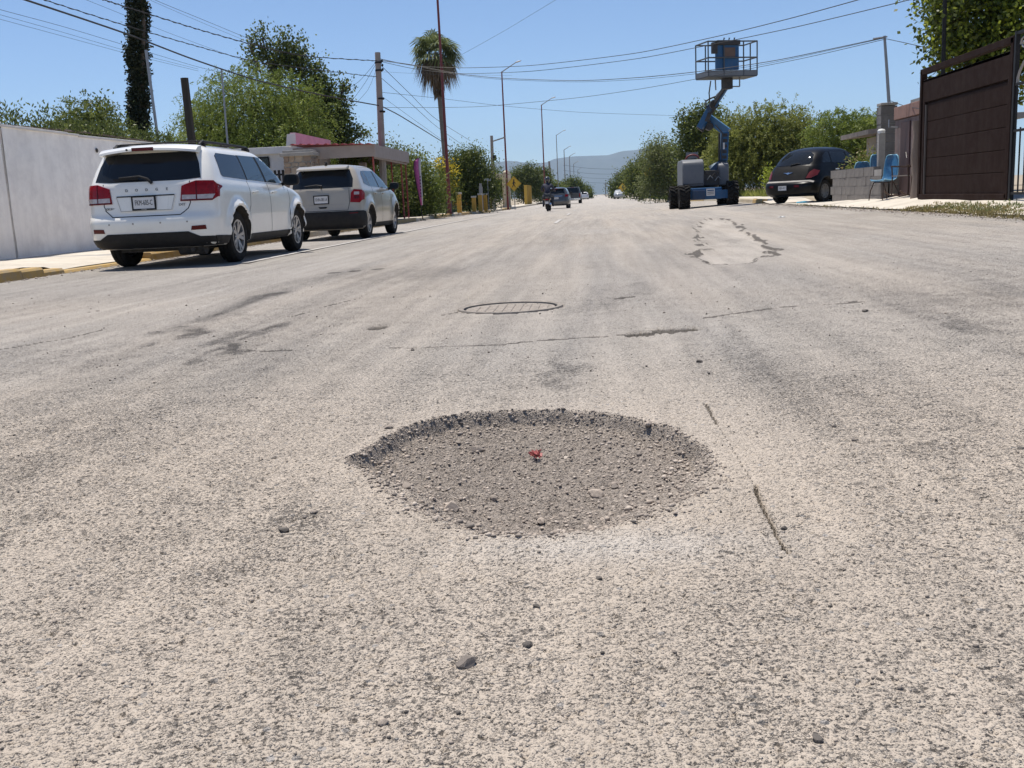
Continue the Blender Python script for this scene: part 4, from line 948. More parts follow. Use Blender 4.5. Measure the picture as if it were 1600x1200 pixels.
# ------------------------------------------------------------------ low white and pink house with stone pillar, canopy
def house_left():
    MW = M('house_white', (0.62, 0.62, 0.62), .85, var=.06, scale=2, dirt=(.45, .43, .41), dirt_amt=.3)
    MPK = M('house_pink', (0.62, 0.40, 0.46), .85, var=.12, scale=3, dirt=(.60, .48, .50), dirt_amt=.6)
    Y0 = 35.0; xc = -10.45; zb = GZ(-9, 36)
    t = thing('house', 'low white house with a pink parapet behind the beige crossover', 'house', (xc, Y0, zb))
    MB().box((-2.3, 2.2, 1.25), (4.6, 4.4, 2.5)).build('wall', MW, t)
    MB().box((-2.4, 2.2, 2.62), (4.9, 4.7, .24)).build('roof_slab', MW, t, bevel=.01)
    pp = MB(); pp.prism([(-.20, 2.745), (4.45, 2.745), (4.45, 3.16), (-.20, 3.18)], -.14, .06, 'X'); pp.build('parapet', MPK, t)
    MB().prism([(-.30, 2.745), (.06, 2.745), (.06, 3.14), (-.24, 3.14)], -.23, -.205, 'Y').build('parapet_end', MW, t)
    for x, w_, z, h_ in ((-1.35, .62, 2.22, .36), (-2.6, .62, 2.22, .36)):
        win = MB()
        for a, b in (((x-w_/2, -.02, z-h_/2), (x+w_/2, -.02, z-h_/2)), ((x-w_/2, -.02, z+h_/2), (x+w_/2, -.02, z+h_/2)), ((x-w_/2, -.02, z-h_/2), (x-w_/2, -.02, z+h_/2)), ((x+w_/2, -.02, z-h_/2), (x+w_/2, -.02, z+h_/2)), ((x, -.02, z-h_/2), (x, -.02, z+h_/2))): win.beam(a, b, .05, .05)
        w2 = win.build('window', MBLACK, t); MB().box((x, -.006, z), (w_, .008, h_)).build('pane', MGLASS, w2)
    t2 = thing('slatted_gate', 'dark vertical slatted gate beside the stone pillar', 'gate', (-11.0, 33.9, zb))
    for i in range(15): MB().box((-.05+i*.14-.6, 0, .95), (.08, .03, 1.9)).build('slat', MBLACK, t2)
    for z in (.15, 1.75): MB().box((.33, .03, z), (2.1, .03, .06)).build('rail', MBLACK, t2)
    # stone pillar: each stone is a piece
    pt = thing('stone_pillar', 'stout fieldstone gate pillar with a concrete cap by the slatted gate', 'pillar', (-9.95, 33.8, zb))
    MS = [M('fieldstone_%d' % i, c, .9, var=.2, scale=5, bump=.4, bscale=20) for i, c in enumerate([(.25, .185, .14), (.30, .23, .17), (.21, .165, .135), (.33, .27, .21)])]
    MB().box((0, 0, 1.15), (.92, .92, 2.3)).build('mortar_core', MCONC2, pt)
    for face in range(4):
        z = .02; c, s_ = math.cos(face*math.pi/2), math.sin(face*math.pi/2)
        while z < 2.2:
            h = random.uniform(.14, .24); x = -.48
            while x < .46:
                w_ = min(random.uniform(.15, .32), .48-x); e = .5*min(w_, h)
                poly = [(x+.012, z+h*.3), (x+w_*.25, z+.010), (x+w_*.8, z+.014), (x+w_-.010, z+h*.35), (x+w_*.93, z+h*.85), (x+w_*.5, z+h-.008), (x+w_*.12, z+h*.88)]
                pr = MB().prism(poly, -.47-random.uniform(.01, .035), -.45, 'Y'); pr.v = [(p[0]*c-p[1]*s_, p[0]*s_+p[1]*c, p[2]) for p in pr.v]
                pr.build('stone', random.choice(MS), pt, bevel=.008); x += w_
            z += h
    MB().box((0, 0, 2.36), (1.16, 1.16, .12)).build('pillar_cap', MCONC2, pt, bevel=.015); MB().box((0, 0, 2.46), (1.0, 1.0, .08)).build('cap_top', MCONC2, pt, bevel=.01)
    # canopy
    cn = thing('sheet_canopy', 'red sheet roof canopy on thin posts over the pavement', 'canopy', (-8.9, 36.9, zb))
    MRS = M('red_roof_sheet', (.30, .045, .04), .55, var=.15, dirt=(.22, .10, .08), dirt_amt=.5); MBG = M('beige_fascia', (.30, .25, .22), .85, var=.08)
    for i in range(10):
        pr = MB(); x = -1.45+i*.29
        pr.prism([(x, 0), (x+.07, .035), (x+.12, .035), (x+.15, .0), (x+.288, .0), (x+.288, -.012), (x+.15, -.012), (x, -.012)], -3.0, 3.4, 'Y')
        pr.v = [(p[0], p[1], p[2]+2.66-(p[1]+3)*.012+(p[0]*-.04)) for p in pr.v]; pr.build('roof_sheet', MRS, cn)
    MB().box((1.42, .2, 2.38), (.06, 6.2, .42)).build('fascia', MBG, cn); MB().box((0, -2.86, 2.40), (2.8, .06, .40)).build('fascia', MBG, cn); MB().box((0, 3.26, 2.34), (2.8, .06, .40)).build('fascia', MBG, cn)
    MB().box((-.05, 1.6, 1.10), (.26, .26, 2.2)).build('column', MCONC2, cn, bevel=.01)
    for x, y in ((1.32, 2.2), (1.32, 3.15), (.75, 3.15), (1.32, -2.7)): MB().beam((x, y, 0), (x, y, 2.45), .05, .05).build('post', MRS, cn)
    MB().beam((1.32, 2.2, .05), (1.32, 3.15, .05), .04, .04).build('foot_rail', MRS, cn)
    MB().beam((1.36, -2.7, 2.16), (1.36, 3.2, 2.12), .05, .05).build('edge_beam', MBG, cn)
house_left()

# ------------------------------------------------------------------ feather flag, red lamp pole, lamps
def feather_flag():
    p = at(661, 342, 40.5); z = GZ(p.x, 40.5)
    t = thing('feather_flag', 'pink and white feather banner standing on the pavement', 'banner', (p.x, 40.5, z))
    MPKF = M('banner_pink', (.42, .06, .26), .8, var=.25, scale=6, dirt=(.55, .35, .45), dirt_amt=.5); MWF = M('banner_white', (.6, .56, .58), .8, var=.1)
    pole = [(0, 0, 0), (-.06, 0, .6), (-.20, 0, 1.5), (-.26, 0, 2.1), (-.23, 0, 2.38), (-.10, 0, 2.50), (.04, 0, 2.50)]
    MB().tube(pole, [.02, .018, .014, .012, .01, .009, .008], 8).build('pole', MBLACK, t, 60)
    L = [(-.06, .62), (-.12, 1.0), (-.195, 1.5), (-.25, 2.05), (-.225, 2.35), (-.10, 2.48)]; Rr = [(.03, .62), (.045, 1.0), (.05, 1.5), (.04, 2.05), (.04, 2.35), (.04, 2.48)]
    def strip(name, f0, f1, mat, dy):
        v = []
        for (a, za), (b, zb_) in zip(L, Rr):
            for f in (f0, f1): v.append((a+(b-a)*f, .012*math.sin(za*6)+dy, za))
        m = MB().add(v, [(2*i, 2*i+1, 2*i+3, 2*i+2) for i in range(len(L)-1)]); o = m.build(name, mat, t, 60)
        s = o.modifiers.new('thick', 'SOLIDIFY'); s.thickness = .004; return o
    strip('pink_cloth', 0, .68, MPKF, 0); wc = strip('white_cloth', .68, 1, MWF, 0)
    for i in range(7): MB().box((.0-.012*i*.3-.01, -.012, 1.75-i*.13), (.05, .006, .06), .3*((i % 3)-1)).build('print_mark', M('banner_ink', (.12, .03, .10), .8), wc)
    MB().lathe([(.0, .06), (.10, .05), (.14, 0)], 12).build('base', MBLACK, t)
feather_flag()
MMAST = M('oxide_red_mast', (.15, .022, .022), .55, var=.15, dirt=(.09, .03, .025), dirt_amt=.4); MMASTG = M('galvanised_mast', (.20, .19, .19), .5, metal=.5, var=.1)
LAMPS = [(703, 334, 49.0, 'tall oxide red street lamp mast nearest the palm, reaching out of the frame', 11.3), (794, 325, 80.0, 'tall street lamp beside the yellow warning sign, second in the lamp row', 10.6), (852, 315, 110, 'street lamp behind the motorcyclist, third in the lamp row', 10.6), (873, 312, 165, 'street lamp behind the grey hatchback, fourth in the lamp row', 10.6), (884, 310, 218, 'street lamp before the pickup, fifth in the lamp row', 10.6), (892, 309, 255, 'far thin street lamp above the pickup roof, sixth in the lamp row', 10.6), (898, 308, 318, 'far thin street lamp, seventh in the lamp row', 10.6), (904, 308, 400, 'farthest visible street lamp in the lamp row', 10.6)]
def lamp(px, py, Y, lab, h, i):
    x = at(px, py, Y).x; z = GZ(x, Y)
    t = thing('street_lamp', lab, 'street lamp', (x, Y, z), 0, 'street lamps along the far kerb')
    k = 1.0 if i < 4 else 1.5
    MB().tube([(0, 0, 0), (0, 0, 3), (-.01, 0, h)], [(.105 if i == 0 else .085)*k, .075*k, .05*k], 10).build('mast', MMAST if i < 3 else MMASTG, t, 60)
    MB().box((0, 0, .02), (.32, .32, .04)).build('base_plate', MMAST, t)
    MB().tube([(0, 0, h-.1), (.05, 0, h), (1.15, -.1, h+.62)], [.045*k, .04*k, .03*k], 8).build('arm', MMASTG, t, 60)
    hd = MB(); hd.lathe([(0, 0), (.07, .03), (.10, .2), (.08, .42), (0, .52)], 12, 'X'); hd.v = [(p[0], p[1], p[2]*.55) for p in hd.v]
    hd.build('lamp_head', MMASTG, t, 40, loc=(1.08, -.1, h+.60), rot=(0, -.25, 0))
for i, (a, b, c, d, h) in enumerate(LAMPS): lamp(a, b, c, d, h, i)

# ------------------------------------------------------------------ poles
MPOLEC = M('concrete_pole', (.25, .222, .20), .9, var=.12, bump=.2, bscale=20); MPOLEW = M('weathered_wood_pole', (.045, .038, .03), .9, var=.3, scale=6, streak=True, bump=.3)
MSTEEL = M('grey_steel_pipe', (.25, .26, .28), .45, metal=.5, var=.1)
def lean_pole(name, label, cat, top, bot_z, Y, r0, r1, mat, n=8, bx=None, side=True):
    T = at(top[0], top[1], Y); px = bx if bx is not None else top[0]; x = at(px, 320, Y).x
    t = thing(name, label, cat, (x, Y, bot_z)); h = T.z-bot_z
    MB().tube([(0, 0, -.05), ((T.x-x)*.5, 0, h*.5), (T.x-x, 0, h)], [r0, (r0+r1)/2, r1], n).build('shaft', mat, t, 30)
    return t, h, T
t, h, T = lean_pole('utility_pole', 'tapering concrete utility pole carrying the cable bundle', 'utility pole', (590, 82), .12, 36.5, .15, .10, MPOLEC, 8, 600)
for z in (.35, .62, 1.6, 2.05): MB().lathe([(.13, -.03), (.135, .03)], 10, 'Z', (T.x-t.location.x, 0, h-z)).build('band', MBLACK, t)
for i, z in enumerate((.30, .45, .6)): MB().lathe([(.0, -.05), (.03, -.04), (.045, 0), (.03, .04), (0, .05)], 10, 'Z', (T.x-t.location.x+.15, -.05, h-z)).build('insulator', MBLACK, t)
t2, h2, T2 = lean_pole('utility_pole', 'slim concrete utility pole before the yellow wall', 'utility pole', (768, 212), 0.05, 70, .14, .10, MPOLEC, 8, 772)
MB().beam((T2.x-t2.location.x, 0, h2-.4), (T2.x-t2.location.x+.95, 0, h2-.15), .08, .08).build('bracket_arm', MPOLEC, t2)
MB().lathe([(.09, -.2), (.12, -.16), (.12, .14), (.09, .18)], 12, 'Z', (T2.x-t2.location.x+.16, -.1, h2-1.5)).build('junction_box', MBLACK, t2)
lean_pole('wooden_post', 'short dark wooden post stub leaning above the white SUV roof', 'post', (288, 122), .1, 27.0, .13, .11, MPOLEW, 8, 312)
lean_pole('steel_mast', 'thin grey mast standing in front of the feathery tree', 'mast', (346, 108), .1, 29.0, .03, .025, MSTEEL, 6, 363)
lean_pole('leaning_pipe', 'pale steel pipe leaning beside the dark ivy column', 'pipe', (228, 78), .1, 24.5, .035, .035, MSTEEL, 6, 262)
lean_pole('distant_pole', 'leaning far utility pole behind the motorcyclist', 'utility pole', (858, 252), -.15, 140, .18, .14, MPOLEC, 8, 863)
tR, hR, TR = lean_pole('wire_mast', 'slim steel wire mast above the grey block column', 'mast', (1382, 56), 2.42, 24.1, .04, .03, MSTEEL, 8, 1386)
MB().tube([(TR.x-tR.location.x-.25, 0, hR-.05), (TR.x-tR.location.x+.06, 0, hR-.02)], .02, 6).build('hook_arm', MSTEEL, tR)
for i, (px, top, Y, lab) in enumerate([(964, 268, 230, 'far utility pole above the right-side trees, tallest of the far poles'), (954, 278, 300, 'far utility pole above the right-side trees, second of the far poles'), (946, 285, 380, 'farthest small utility pole over the street end')]):
    tt, hh, TT = lean_pole('far_utility_pole', lab, 'utility pole', (px, top), -.15, Y, .2, .15, MMASTG, 6, px+1)
    MB().box((TT.x-tt.location.x, 0, hh-.5), (1.8, .12, .12)).build('crossarm', MMASTG, tt)

# ------------------------------------------------------------------ cables
MCABLE = M('cable_black', (.012, .012, .013), .6, var=0)
def wire(label, P, r, twist=0):
    """P: list of (px,py,Y) points along the cable; smooth curve through them"""
    A = catmull([tuple(at(a, b, c)) for a, b, c in P], 10 if not twist else 30)
    o = MB().tube([Vector(p) for p in A], r, 5, True).build('cable', MCABLE, None, 60); tag(o, label, 'cable', 'overhead cables'); 
    if twist:
        mb = MB(); n = len(A)
        mb.tube([Vector(p)+Vector((0, math.cos(i*1.2), math.sin(i*1.2)))*r*1.6 for i, p in enumerate(A)], r*.8, 4); mb.build('strand', MCABLE, o)
    return o
U = 36.5
wire('thickest black cable sagging from the upper left corner to the concrete utility pole', [(-60, -32, 17), (37, -1, 19), (195, 52, 23.5), (300, 92, 27), (400, 125, 30), (500, 148, 33.5), (592, 165, U-.1)], .021)
wire('twisted cable bundle ending at the top of the concrete utility pole', [(90, -24, 20), (160, -1, 22), (220, 18, 24), (310, 46, 27), (400, 71, 30), (480, 88, 33), (588, 95, U-.1)], .011, 1)
wire('twisted cable crossing the dark ivy column into the feathery tree', [(0, -24, 18), (70, 0, 20), (190, 38, 23.5), (300, 70, 27), (400, 96, 30), (520, 112, 34), (588, 120, U-.1)], .009, 1)
wire('thin upper wire coming down from the top edge to the tall poplar', [(160, -40, 24), (240, -1, 27), (320, 32, 30), (395, 63, 34), (440, 80, 36)], .006)
wire('fine wire just under the thin upper wire before the poplar', [(140, -42, 24), (232, -1, 27), (310, 33, 30), (390, 66, 34), (440, 84, 36)], .004)
wire('faint wire between the two twisted cables over the ivy column', [(60, -25, 21), (135, 0, 23), (260, 50, 27), (360, 87, 31), (420, 108, 34)], .004)
wire('uppermost of the three fine wires entering at the left edge', [(-60, -2, 18), (0, 15, 20), (100, 42, 23), (200, 72, 26), (300, 102, 29), (340, 112, 30)], .005)
wire('middle one of the three fine wires entering at the left edge', [(-60, 8, 18), (0, 23, 20), (100, 51, 23), (200, 80, 26), (310, 108, 29)], .004)
wire('lowest of the three fine wires entering at the left edge', [(-60, 14, 18), (0, 30, 20), (100, 57, 23), (200, 84, 26), (310, 111, 29)], .004)
wire('long cable from the concrete pole passing behind the palm to the upper right', [(594, 92, U), (650, 103, 38), (723, 106, 38), (820, 103, 36), (900, 95, 34), (1000, 82, 31), (1120, 57, 28), (1230, 30, 25), (1340, 0, 22), (1480, -42, 18)], .010)
wire('second long cable just below the upper one, leaving at the upper right', [(594, 96, U), (650, 108, 38), (720, 115, 38), (820, 112, 36), (900, 104, 34), (1000, 91, 31), (1090, 74, 29), (1240, 43, 25), (1420, 0, 21), (1500, -22, 19)], .009)
wire('cable sagging from the concrete pole past the lift basket to the slim wire mast', [(594, 94, U), (648, 102, 36.5), (715, 115, 36), (781, 122, 35), (900, 126, 33.5), (1000, 121, 31), (1090, 112, 29), (1178, 100, 27.5), (1240, 89, 26.5), (1380, 59, 24)], .010)
wire('thin companion cable below the one reaching the slim wire mast', [(594, 95, U), (648, 103, 36.6), (715, 116.5, 36.1), (781, 124, 35), (900, 128, 33.5), (1000, 124, 31), (1090, 115, 29), (1178, 103, 27.5), (1240, 91, 26.5), (1380, 60, 24)], .005)
wire('level wire rising behind the lift basket from the concrete pole', [(594, 168, U), (680, 168, 37), (758, 166, 37), (900, 153, 35), (1000, 139, 33), (1090, 123, 31), (1250, 92, 27.5), (1380, 62, 24.1)], .007)
wire('faint wire dropping slowly from the concrete pole toward the dark tree by the lift', [(594, 144, U), (690, 154, 42), (781, 165, 48), (900, 175, 54), (1000, 179, 58), (1075, 181, 60)], .007)
wire('faint horizontal wire behind the palm crown', [(594, 112, U), (680, 116, 45), (800, 118, 52)], .004)
wire('short wire from the slim mast to the tree over the brown gate', [(1382, 60, 24), (1410, 66, 22), (1450, 75, 19.5)], .007)
wire('short lower wire from the block column to the gate', [(1390, 157, 24), (1415, 166, 22), (1438, 170, 20)], .007)
wire('thin diagonal wire rising from the palm to the top edge', [(722, 85, 59), (790, 47, 54), (868, 0, 48), (930, -36, 42)], .007)
wire('upper guy cable falling from the concrete pole past the palm trunk', [(596, 103, U), (640, 146, 40), (680, 185, 47), (735, 220, 60)], .010)
wire('middle guy cable falling from the concrete pole to the hedge', [(596, 122, U), (640, 160, 40), (680, 196, 46), (722, 226, 56)], .009)
wire('lower thin guy cable falling from the concrete pole', [(596, 150, U), (640, 182, 40), (690, 218, 46)], .006)
wire('thick continuation of the heavy cable beyond the concrete pole', [(594, 165, U), (620, 178, 38), (645, 193, 41), (705, 230, 52)], .020)
wire('short drop wire from the pole top down to the poplar, outer one', [(589, 95, U), (560, 128, 37), (530, 145, 38)], .006)
wire('short drop wire from the pole top down to the poplar, steeper one', [(589, 97, U), (570, 130, 37), (548, 160, 38)], .006)
wire('short slack drop wire hugging the concrete pole', [(589, 105, U), (575, 140, 37), (550, 168, 38)], .005)
for i, (y, lab) in enumerate([(262, 'uppermost'), (270, 'second'), (277, 'third'), (284, 'lowest')]):
    wire('%s faint cross-street wire in front of the mountains' % lab, [(880, y-4, 200+20*i), (920, y+1, 205+20*i), (965, y+2, 205+20*i), (1010, y-3, 200+20*i)], .022)

# ------------------------------------------------------------------ yellow posts, walls, signs on the left
MYP = M('orange_yellow_paint', (.50, .27, .03), .75, var=.15, dirt=(.35, .25, .12), dirt_amt=.4); MYW = M('yellow_house_paint', (.46, .29, .045), .85, var=.1, dirt=(.35, .24, .08), dirt_amt=.3); MCRM = M('cream_house_paint', (.50, .42, .30), .85, var=.08)
for px, top, Y, hh, lab in ((718, 302, 52.0, .95, 'orange post with pale cap nearest the red lamp mast'), (741, 309, 58.0, .8, 'orange post, middle one of the row before the hedge'), (751, 305, 59.5, .95, 'orange post with grey top beside the middle one'), (759, 306, 61.0, .95, 'orange post under the small street sign')):
    p = at(px, 325, Y); z = GZ(-8.4, Y); t = thing('orange_post', lab, 'bollard', (p.x, Y, z), 0, 'orange posts along the pavement')
    MB().prism([(-.11, -.11), (.11, -.11), (.11, .11), (-.11, .11)], 0, hh).build('shaft', MYP, t, bevel=.01); MB().box((0, 0, hh+.05), (.28, .28, .10)).build('post_cap', MCONC, t, bevel=.01)
p = at(759, 300, 61.0); t = thing('street_name_sign', 'small grey street sign on a thin stem above the orange posts', 'sign', (p.x+.12, 61.2, GZ(-8.3, 61)))
MB().tube([(0, 0, 0), (0, 0, 1.95)], .03, 8).build('stem', MSTEEL, t); MB().box((0, -.03, 1.86), (.42, .03, .14)).build('plate', M('sign_grey', (.36, .37, .37), .5), t, bevel=.004)
p = at(749, 300, 59.8); t = thing('concrete_marker', 'grey concrete marker post rising behind the orange posts', 'post', (p.x, 60.6, GZ(-8.3, 60)))
MB().prism([(-.10, -.10), (.10, -.10), (.10, .10), (-.10, .10)], 0, 1.45).build('shaft', MCONC2, t, bevel=.012); MB().prism([(-.07, -.07), (.07, -.07), (.07, .07), (-.07, .07)], 1.45, 1.65).build('tip', MCONC2, t)
def yellow_house():
    Y = 84.0; x = -8.75; z = GZ(-8, Y)
    t = thing('yellow_house', 'yellow house with cream portico columns behind the warning sign', 'house', (x, Y, z))
    MB().box((-2.2, 2.0, 1.25), (4.0, 6.5, 2.5)).build('wall', MYW, t); MB().box((.25, 2.6, 2.62), (1.9, 5.4, .34)).build('portico_beam', MCRM, t, bevel=.02)
    MB().prism([(-.2, 2.80), (5.5, 2.80), (5.5, 2.86), (2.65, 3.15), (-.2, 2.9)], 1.0, 1.2, 'X').build('gable', MCRM, t)
    for y in (.05, 1.7, 3.4, 5.1): MB().lathe([(.18, 0), (.18, .12), (.13, .16), (.12, 2.3), (.17, 2.4), (.17, 2.46)], 14, 'Z', (1.0, y, 0)).build('column', MCRM, t, 40)
    for y in (1.0, 3.0): MB().box((-.17, y, 1.3), (.06, .9, 1.2)).build('window', MGLASS, t)
    for i in range(12): MB().box((1.0, .35+i*.42, .95), (.04, .04, 1.9)).build('gate_bar', MBLACK, t)
    a = thing('yellow_wall', 'plain yellow garden wall half hidden by the hedge', 'wall', (-8.7, 74.0, GZ(-8, 74)))
    for i in range(4): MB().box((0, 1.0+i*2.02, 1.05), (.2, 2.0, 2.1+.06*(i % 2))).build('wall_bay', MYW, a, bevel=.01)
    for i in range(5): MB().box((.05, i*2.02, 1.15), (.3, .3, 2.35)).build('pier', MYW, a, bevel=.01)
    b = thing('yellow_wall', 'farther low yellow wall with cream piers behind the motorcyclist', 'wall', (-7.95, 112.0, GZ(-8, 112)))
    for i in range(4):
        MB().box((0, 1.2+i*2.4, 1.05), (.2, 2.1, 2.1)).build('wall_bay', MYW, b, bevel=.01); MB().box((.05, i*2.4, 1.05), (.32, .32, 2.15)).build('pier', MYW, b, bevel=.01)
yellow_house()
MSIGN = M('sign_yellow', (.60, .36, .02), .5, var=.05)
def warning_sign(px, py, Y, lab, size, walker=True, x=None):
    c = at(px, py, Y); z = GZ(c.x, Y); t = thing('warning_sign', lab, 'sign', (c.x, Y, z)); h = c.z-z
    MB().tube([(0, .03, 0), (0, .03, h+size*.5)], .03, 8).build('stem', MSTEEL, t)
    s = size; pl = MB().prism([(0, -s*.7), (s*.7, 0), (0, s*.7), (-s*.7, 0)], -.02, 0, 'Y').build('sign_panel', MSIGN, t, loc=(0, 0, h))
    f = MB(); k = .62*s; q = [(0, 0, -k), (k, 0, 0), (0, 0, k), (-k, 0, 0)]
    for a, b in zip(q, q[1:]+q[:1]): f.beam((a[0], -.023, a[2]), (b[0], -.023, b[2]), .006, .03*s, up=(0, 1, 0))
    f.build('border', MINK, pl)
    if walker:
        w_ = MB(); y = -.026
        w_.lathe([(0, -.004), (.075*s, -.004), (.075*s, .0)], 10, 'Y', (0, y, .33*s)); w_.beam((0, y, .24*s), (-.02*s, y, -.02*s), .12*s, .008, up=(0, 1, 0)); w_.beam((-.02*s, y, -.02*s), (.13*s, y, -.34*s), .07*s, .008, up=(0, 1, 0)); w_.beam((-.02*s, y, -.02*s), (-.15*s, y, -.33*s), .07*s, .008, up=(0, 1, 0)); w_.beam((0, y, .2*s), (.17*s, y, .02*s), .05*s, .008, up=(0, 1, 0)); w_.beam((0, y, .2*s), (-.15*s, y, .0), .05*s, .008, up=(0, 1, 0))
        w_.build('walker_symbol', MINK, pl)
warning_sign(803, 287, 78.0, 'yellow diamond pedestrian warning sign by the yellow house', .82)
warning_sign(1015, 270, 92.0, 'orange-yellow diamond warning sign among the trees left of the lift', .75)
warning_sign(973, 293, 150.0, 'far yellow diamond warning sign beside the parked cars', .95)

# ------------------------------------------------------------------ right side: block wall, chairs, column, wall, gates
MBLOCK = [M('cinder_block_%d' % i, c, .95, var=.2, scale=4, bump=.5, bscale=70, dirt=(.10, .09, .08), dirt_amt=.5) for i, c in enumerate([(.19, .172, .156), (.18, .163, .148), (.20, .182, .164)])]
def low_block_wall():
    x = 6.02; y0, y1 = 21.85, 26.3; z = min(GZ(x, y0), GZ(x, y1))
    t = thing('low_block_wall', 'low unfinished grey block wall between the black car and the blue chairs', 'wall', (x, y0, z-.03))
    me = MB().box((0, 0, 0), (.15, .394, .195)).mesh('block', MBLOCK[0])
    n = 11
    for r_ in range(4):
        for i in range(n+1):
            o = .2 if r_ % 2 else 0; yc = i*.40+.2-o
            if yc > y1-y0+.05 or yc < -.05: continue
            if r_ == 3 and yc < .5: continue
            mm = me.copy(); mm.materials.clear(); mm.materials.append(random.choice(MBLOCK))
            half = yc < .02
            b = put('block', mm, t, (random.uniform(-.004, .004), yc+(.1 if half else 0), .10+r_*.20), (0, 0, random.uniform(-.01, .01)))
            if half: b.scale = (1, .5, 1)
    MB().box((0, (y1-y0)/2, .38), (.12, y1-y0-.06, .70)).build('mortar', MCONC2, t)
    # return leg running back to the grey column
    for r_ in range(3):
        for i in range(1): MB().box((.30, .08, .10+r_*.20), (.388, .15, .188)).build('block', MBLOCK[r_ % 3], t)
low_block_wall()
MBLUE = M('blue_plastic', (.008, .085, .19), .4, var=.1, dirt=(.25, .35, .42), dirt_amt=.25, scale=8); MRUST = M('rusty_tube', (.07, .045, .035), .7, metal=.3, var=.3)
def shell_chair(loc, rz, lab):
    """moulded plastic shell on a tube frame"""
    t = thing('plastic_chair', lab, 'chair', loc, rz, 'blue plastic chairs by the block wall')
    prof = [(.15, .365, .20), (.14, .385, .22), (.06, .37, .225), (-.06, .36, .22), (-.14, .39, .215), (-.18, .47, .215), (-.22, .64, .22), (-.26, .80, .205), (-.275, .88, .17), (-.28, .905, .11)]
    v = []; n = 9
    for y, z, w_ in prof:
        for j in range(n):
            u = -1+2*j/(n-1); back = max(0, (z-.40)/.45); v.append((u*w_, y+.07*u*u*back, z+(.035*u*u if z < .5 else 0)))
    s = MB().add(v, [(i*n+j, i*n+j+1, (i+1)*n+j+1, (i+1)*n+j) for i in range(len(prof)-1) for j in range(n-1)]).build('seat_shell', MBLUE, t, 60)
    m = s.modifiers.new('thick', 'SOLIDIFY'); m.thickness = .012
    rim = [v[i*n] for i in range(len(prof))]+[v[(len(prof)-1)*n+j] for j in range(1, n-1)]+[v[i*n+n-1] for i in reversed(range(len(prof)))]
    MB().tube(rim+[rim[0]], .012, 6).build('shell_rim', M('blue_plastic_edge', (.16, .34, .45), .4, var=.1), s, 60)
    for sg in (-1, 1):
        MB().tube([(sg*.15, .12, .36), (sg*.20, .16, .2), (sg*.22, .18, 0)], .011, 6).build('leg', MRUST, t, 60); MB().tube([(sg*.15, -.12, .36), (sg*.19, -.20, .18), (sg*.20, -.25, 0)], .011, 6).build('leg', MRUST, t, 60)
        MB().tube([(sg*.15, .12, .36), (sg*.15, -.12, .36)], .011, 6).build('seat_rail', MRUST, t)
    return t
shell_chair((5.86, 21.35, GZ(5.86, 21.35)), R(112), 'blue plastic shell chair standing clear at the end of the block wall')
shell_chair((6.42, 23.4, GZ(6.4, 23.4)), R(215), 'blue plastic chair whose back shows above the block wall, larger of two')
shell_chair((6.45, 24.9, GZ(6.4, 24.9)-.06), R(200), 'blue plastic chair barely showing above the block wall, nearer the black car')
def wheelchair_frame():
    x, y = 6.22, 20.75; t = thing('rocking_chair', 'rusty metal rocking chair frame behind the clear blue chair', 'chair', (x, y, GZ(x, y)), R(110))
    for sg in (-1, 1):
        MB().tube([(sg*.25, -.35, .10), (sg*.25, -.2, .03), (sg*.25, .05, .012), (sg*.25, .3, .04), (sg*.25, .42, .12)], .014, 6).build('rocker', MRUST, t, 60)
        MB().tube([(sg*.25, .25, .03), (sg*.25, .24, .40), (sg*.25, .26, .60)], .013, 6).build('front_leg', MRUST, t); MB().tube([(sg*.25, -.2, .03), (sg*.25, -.22, .4), (sg*.25, -.36, .95)], .013, 6).build('back_post', MRUST, t)
        MB().tube([(sg*.25, .28, .60), (sg*.25, -.26, .58)], .016, 6).build('armrest', MRUST, t)
    for z, y_ in ((.62, -.29), (.74, -.315), (.86, -.34)): MB().box((0, y_, z), (.5, .02, .07)).build('back_slat', M('old_red_wood', (.10, .035, .03), .8, var=.2), t)
    for i in range(5): MB().box((0, -.18+i*.10, .41), (.5, .08, .02)).build('seat_slat', M('old_wood', (.22, .19, .16), .9, var=.2), t)
wheelchair_frame()
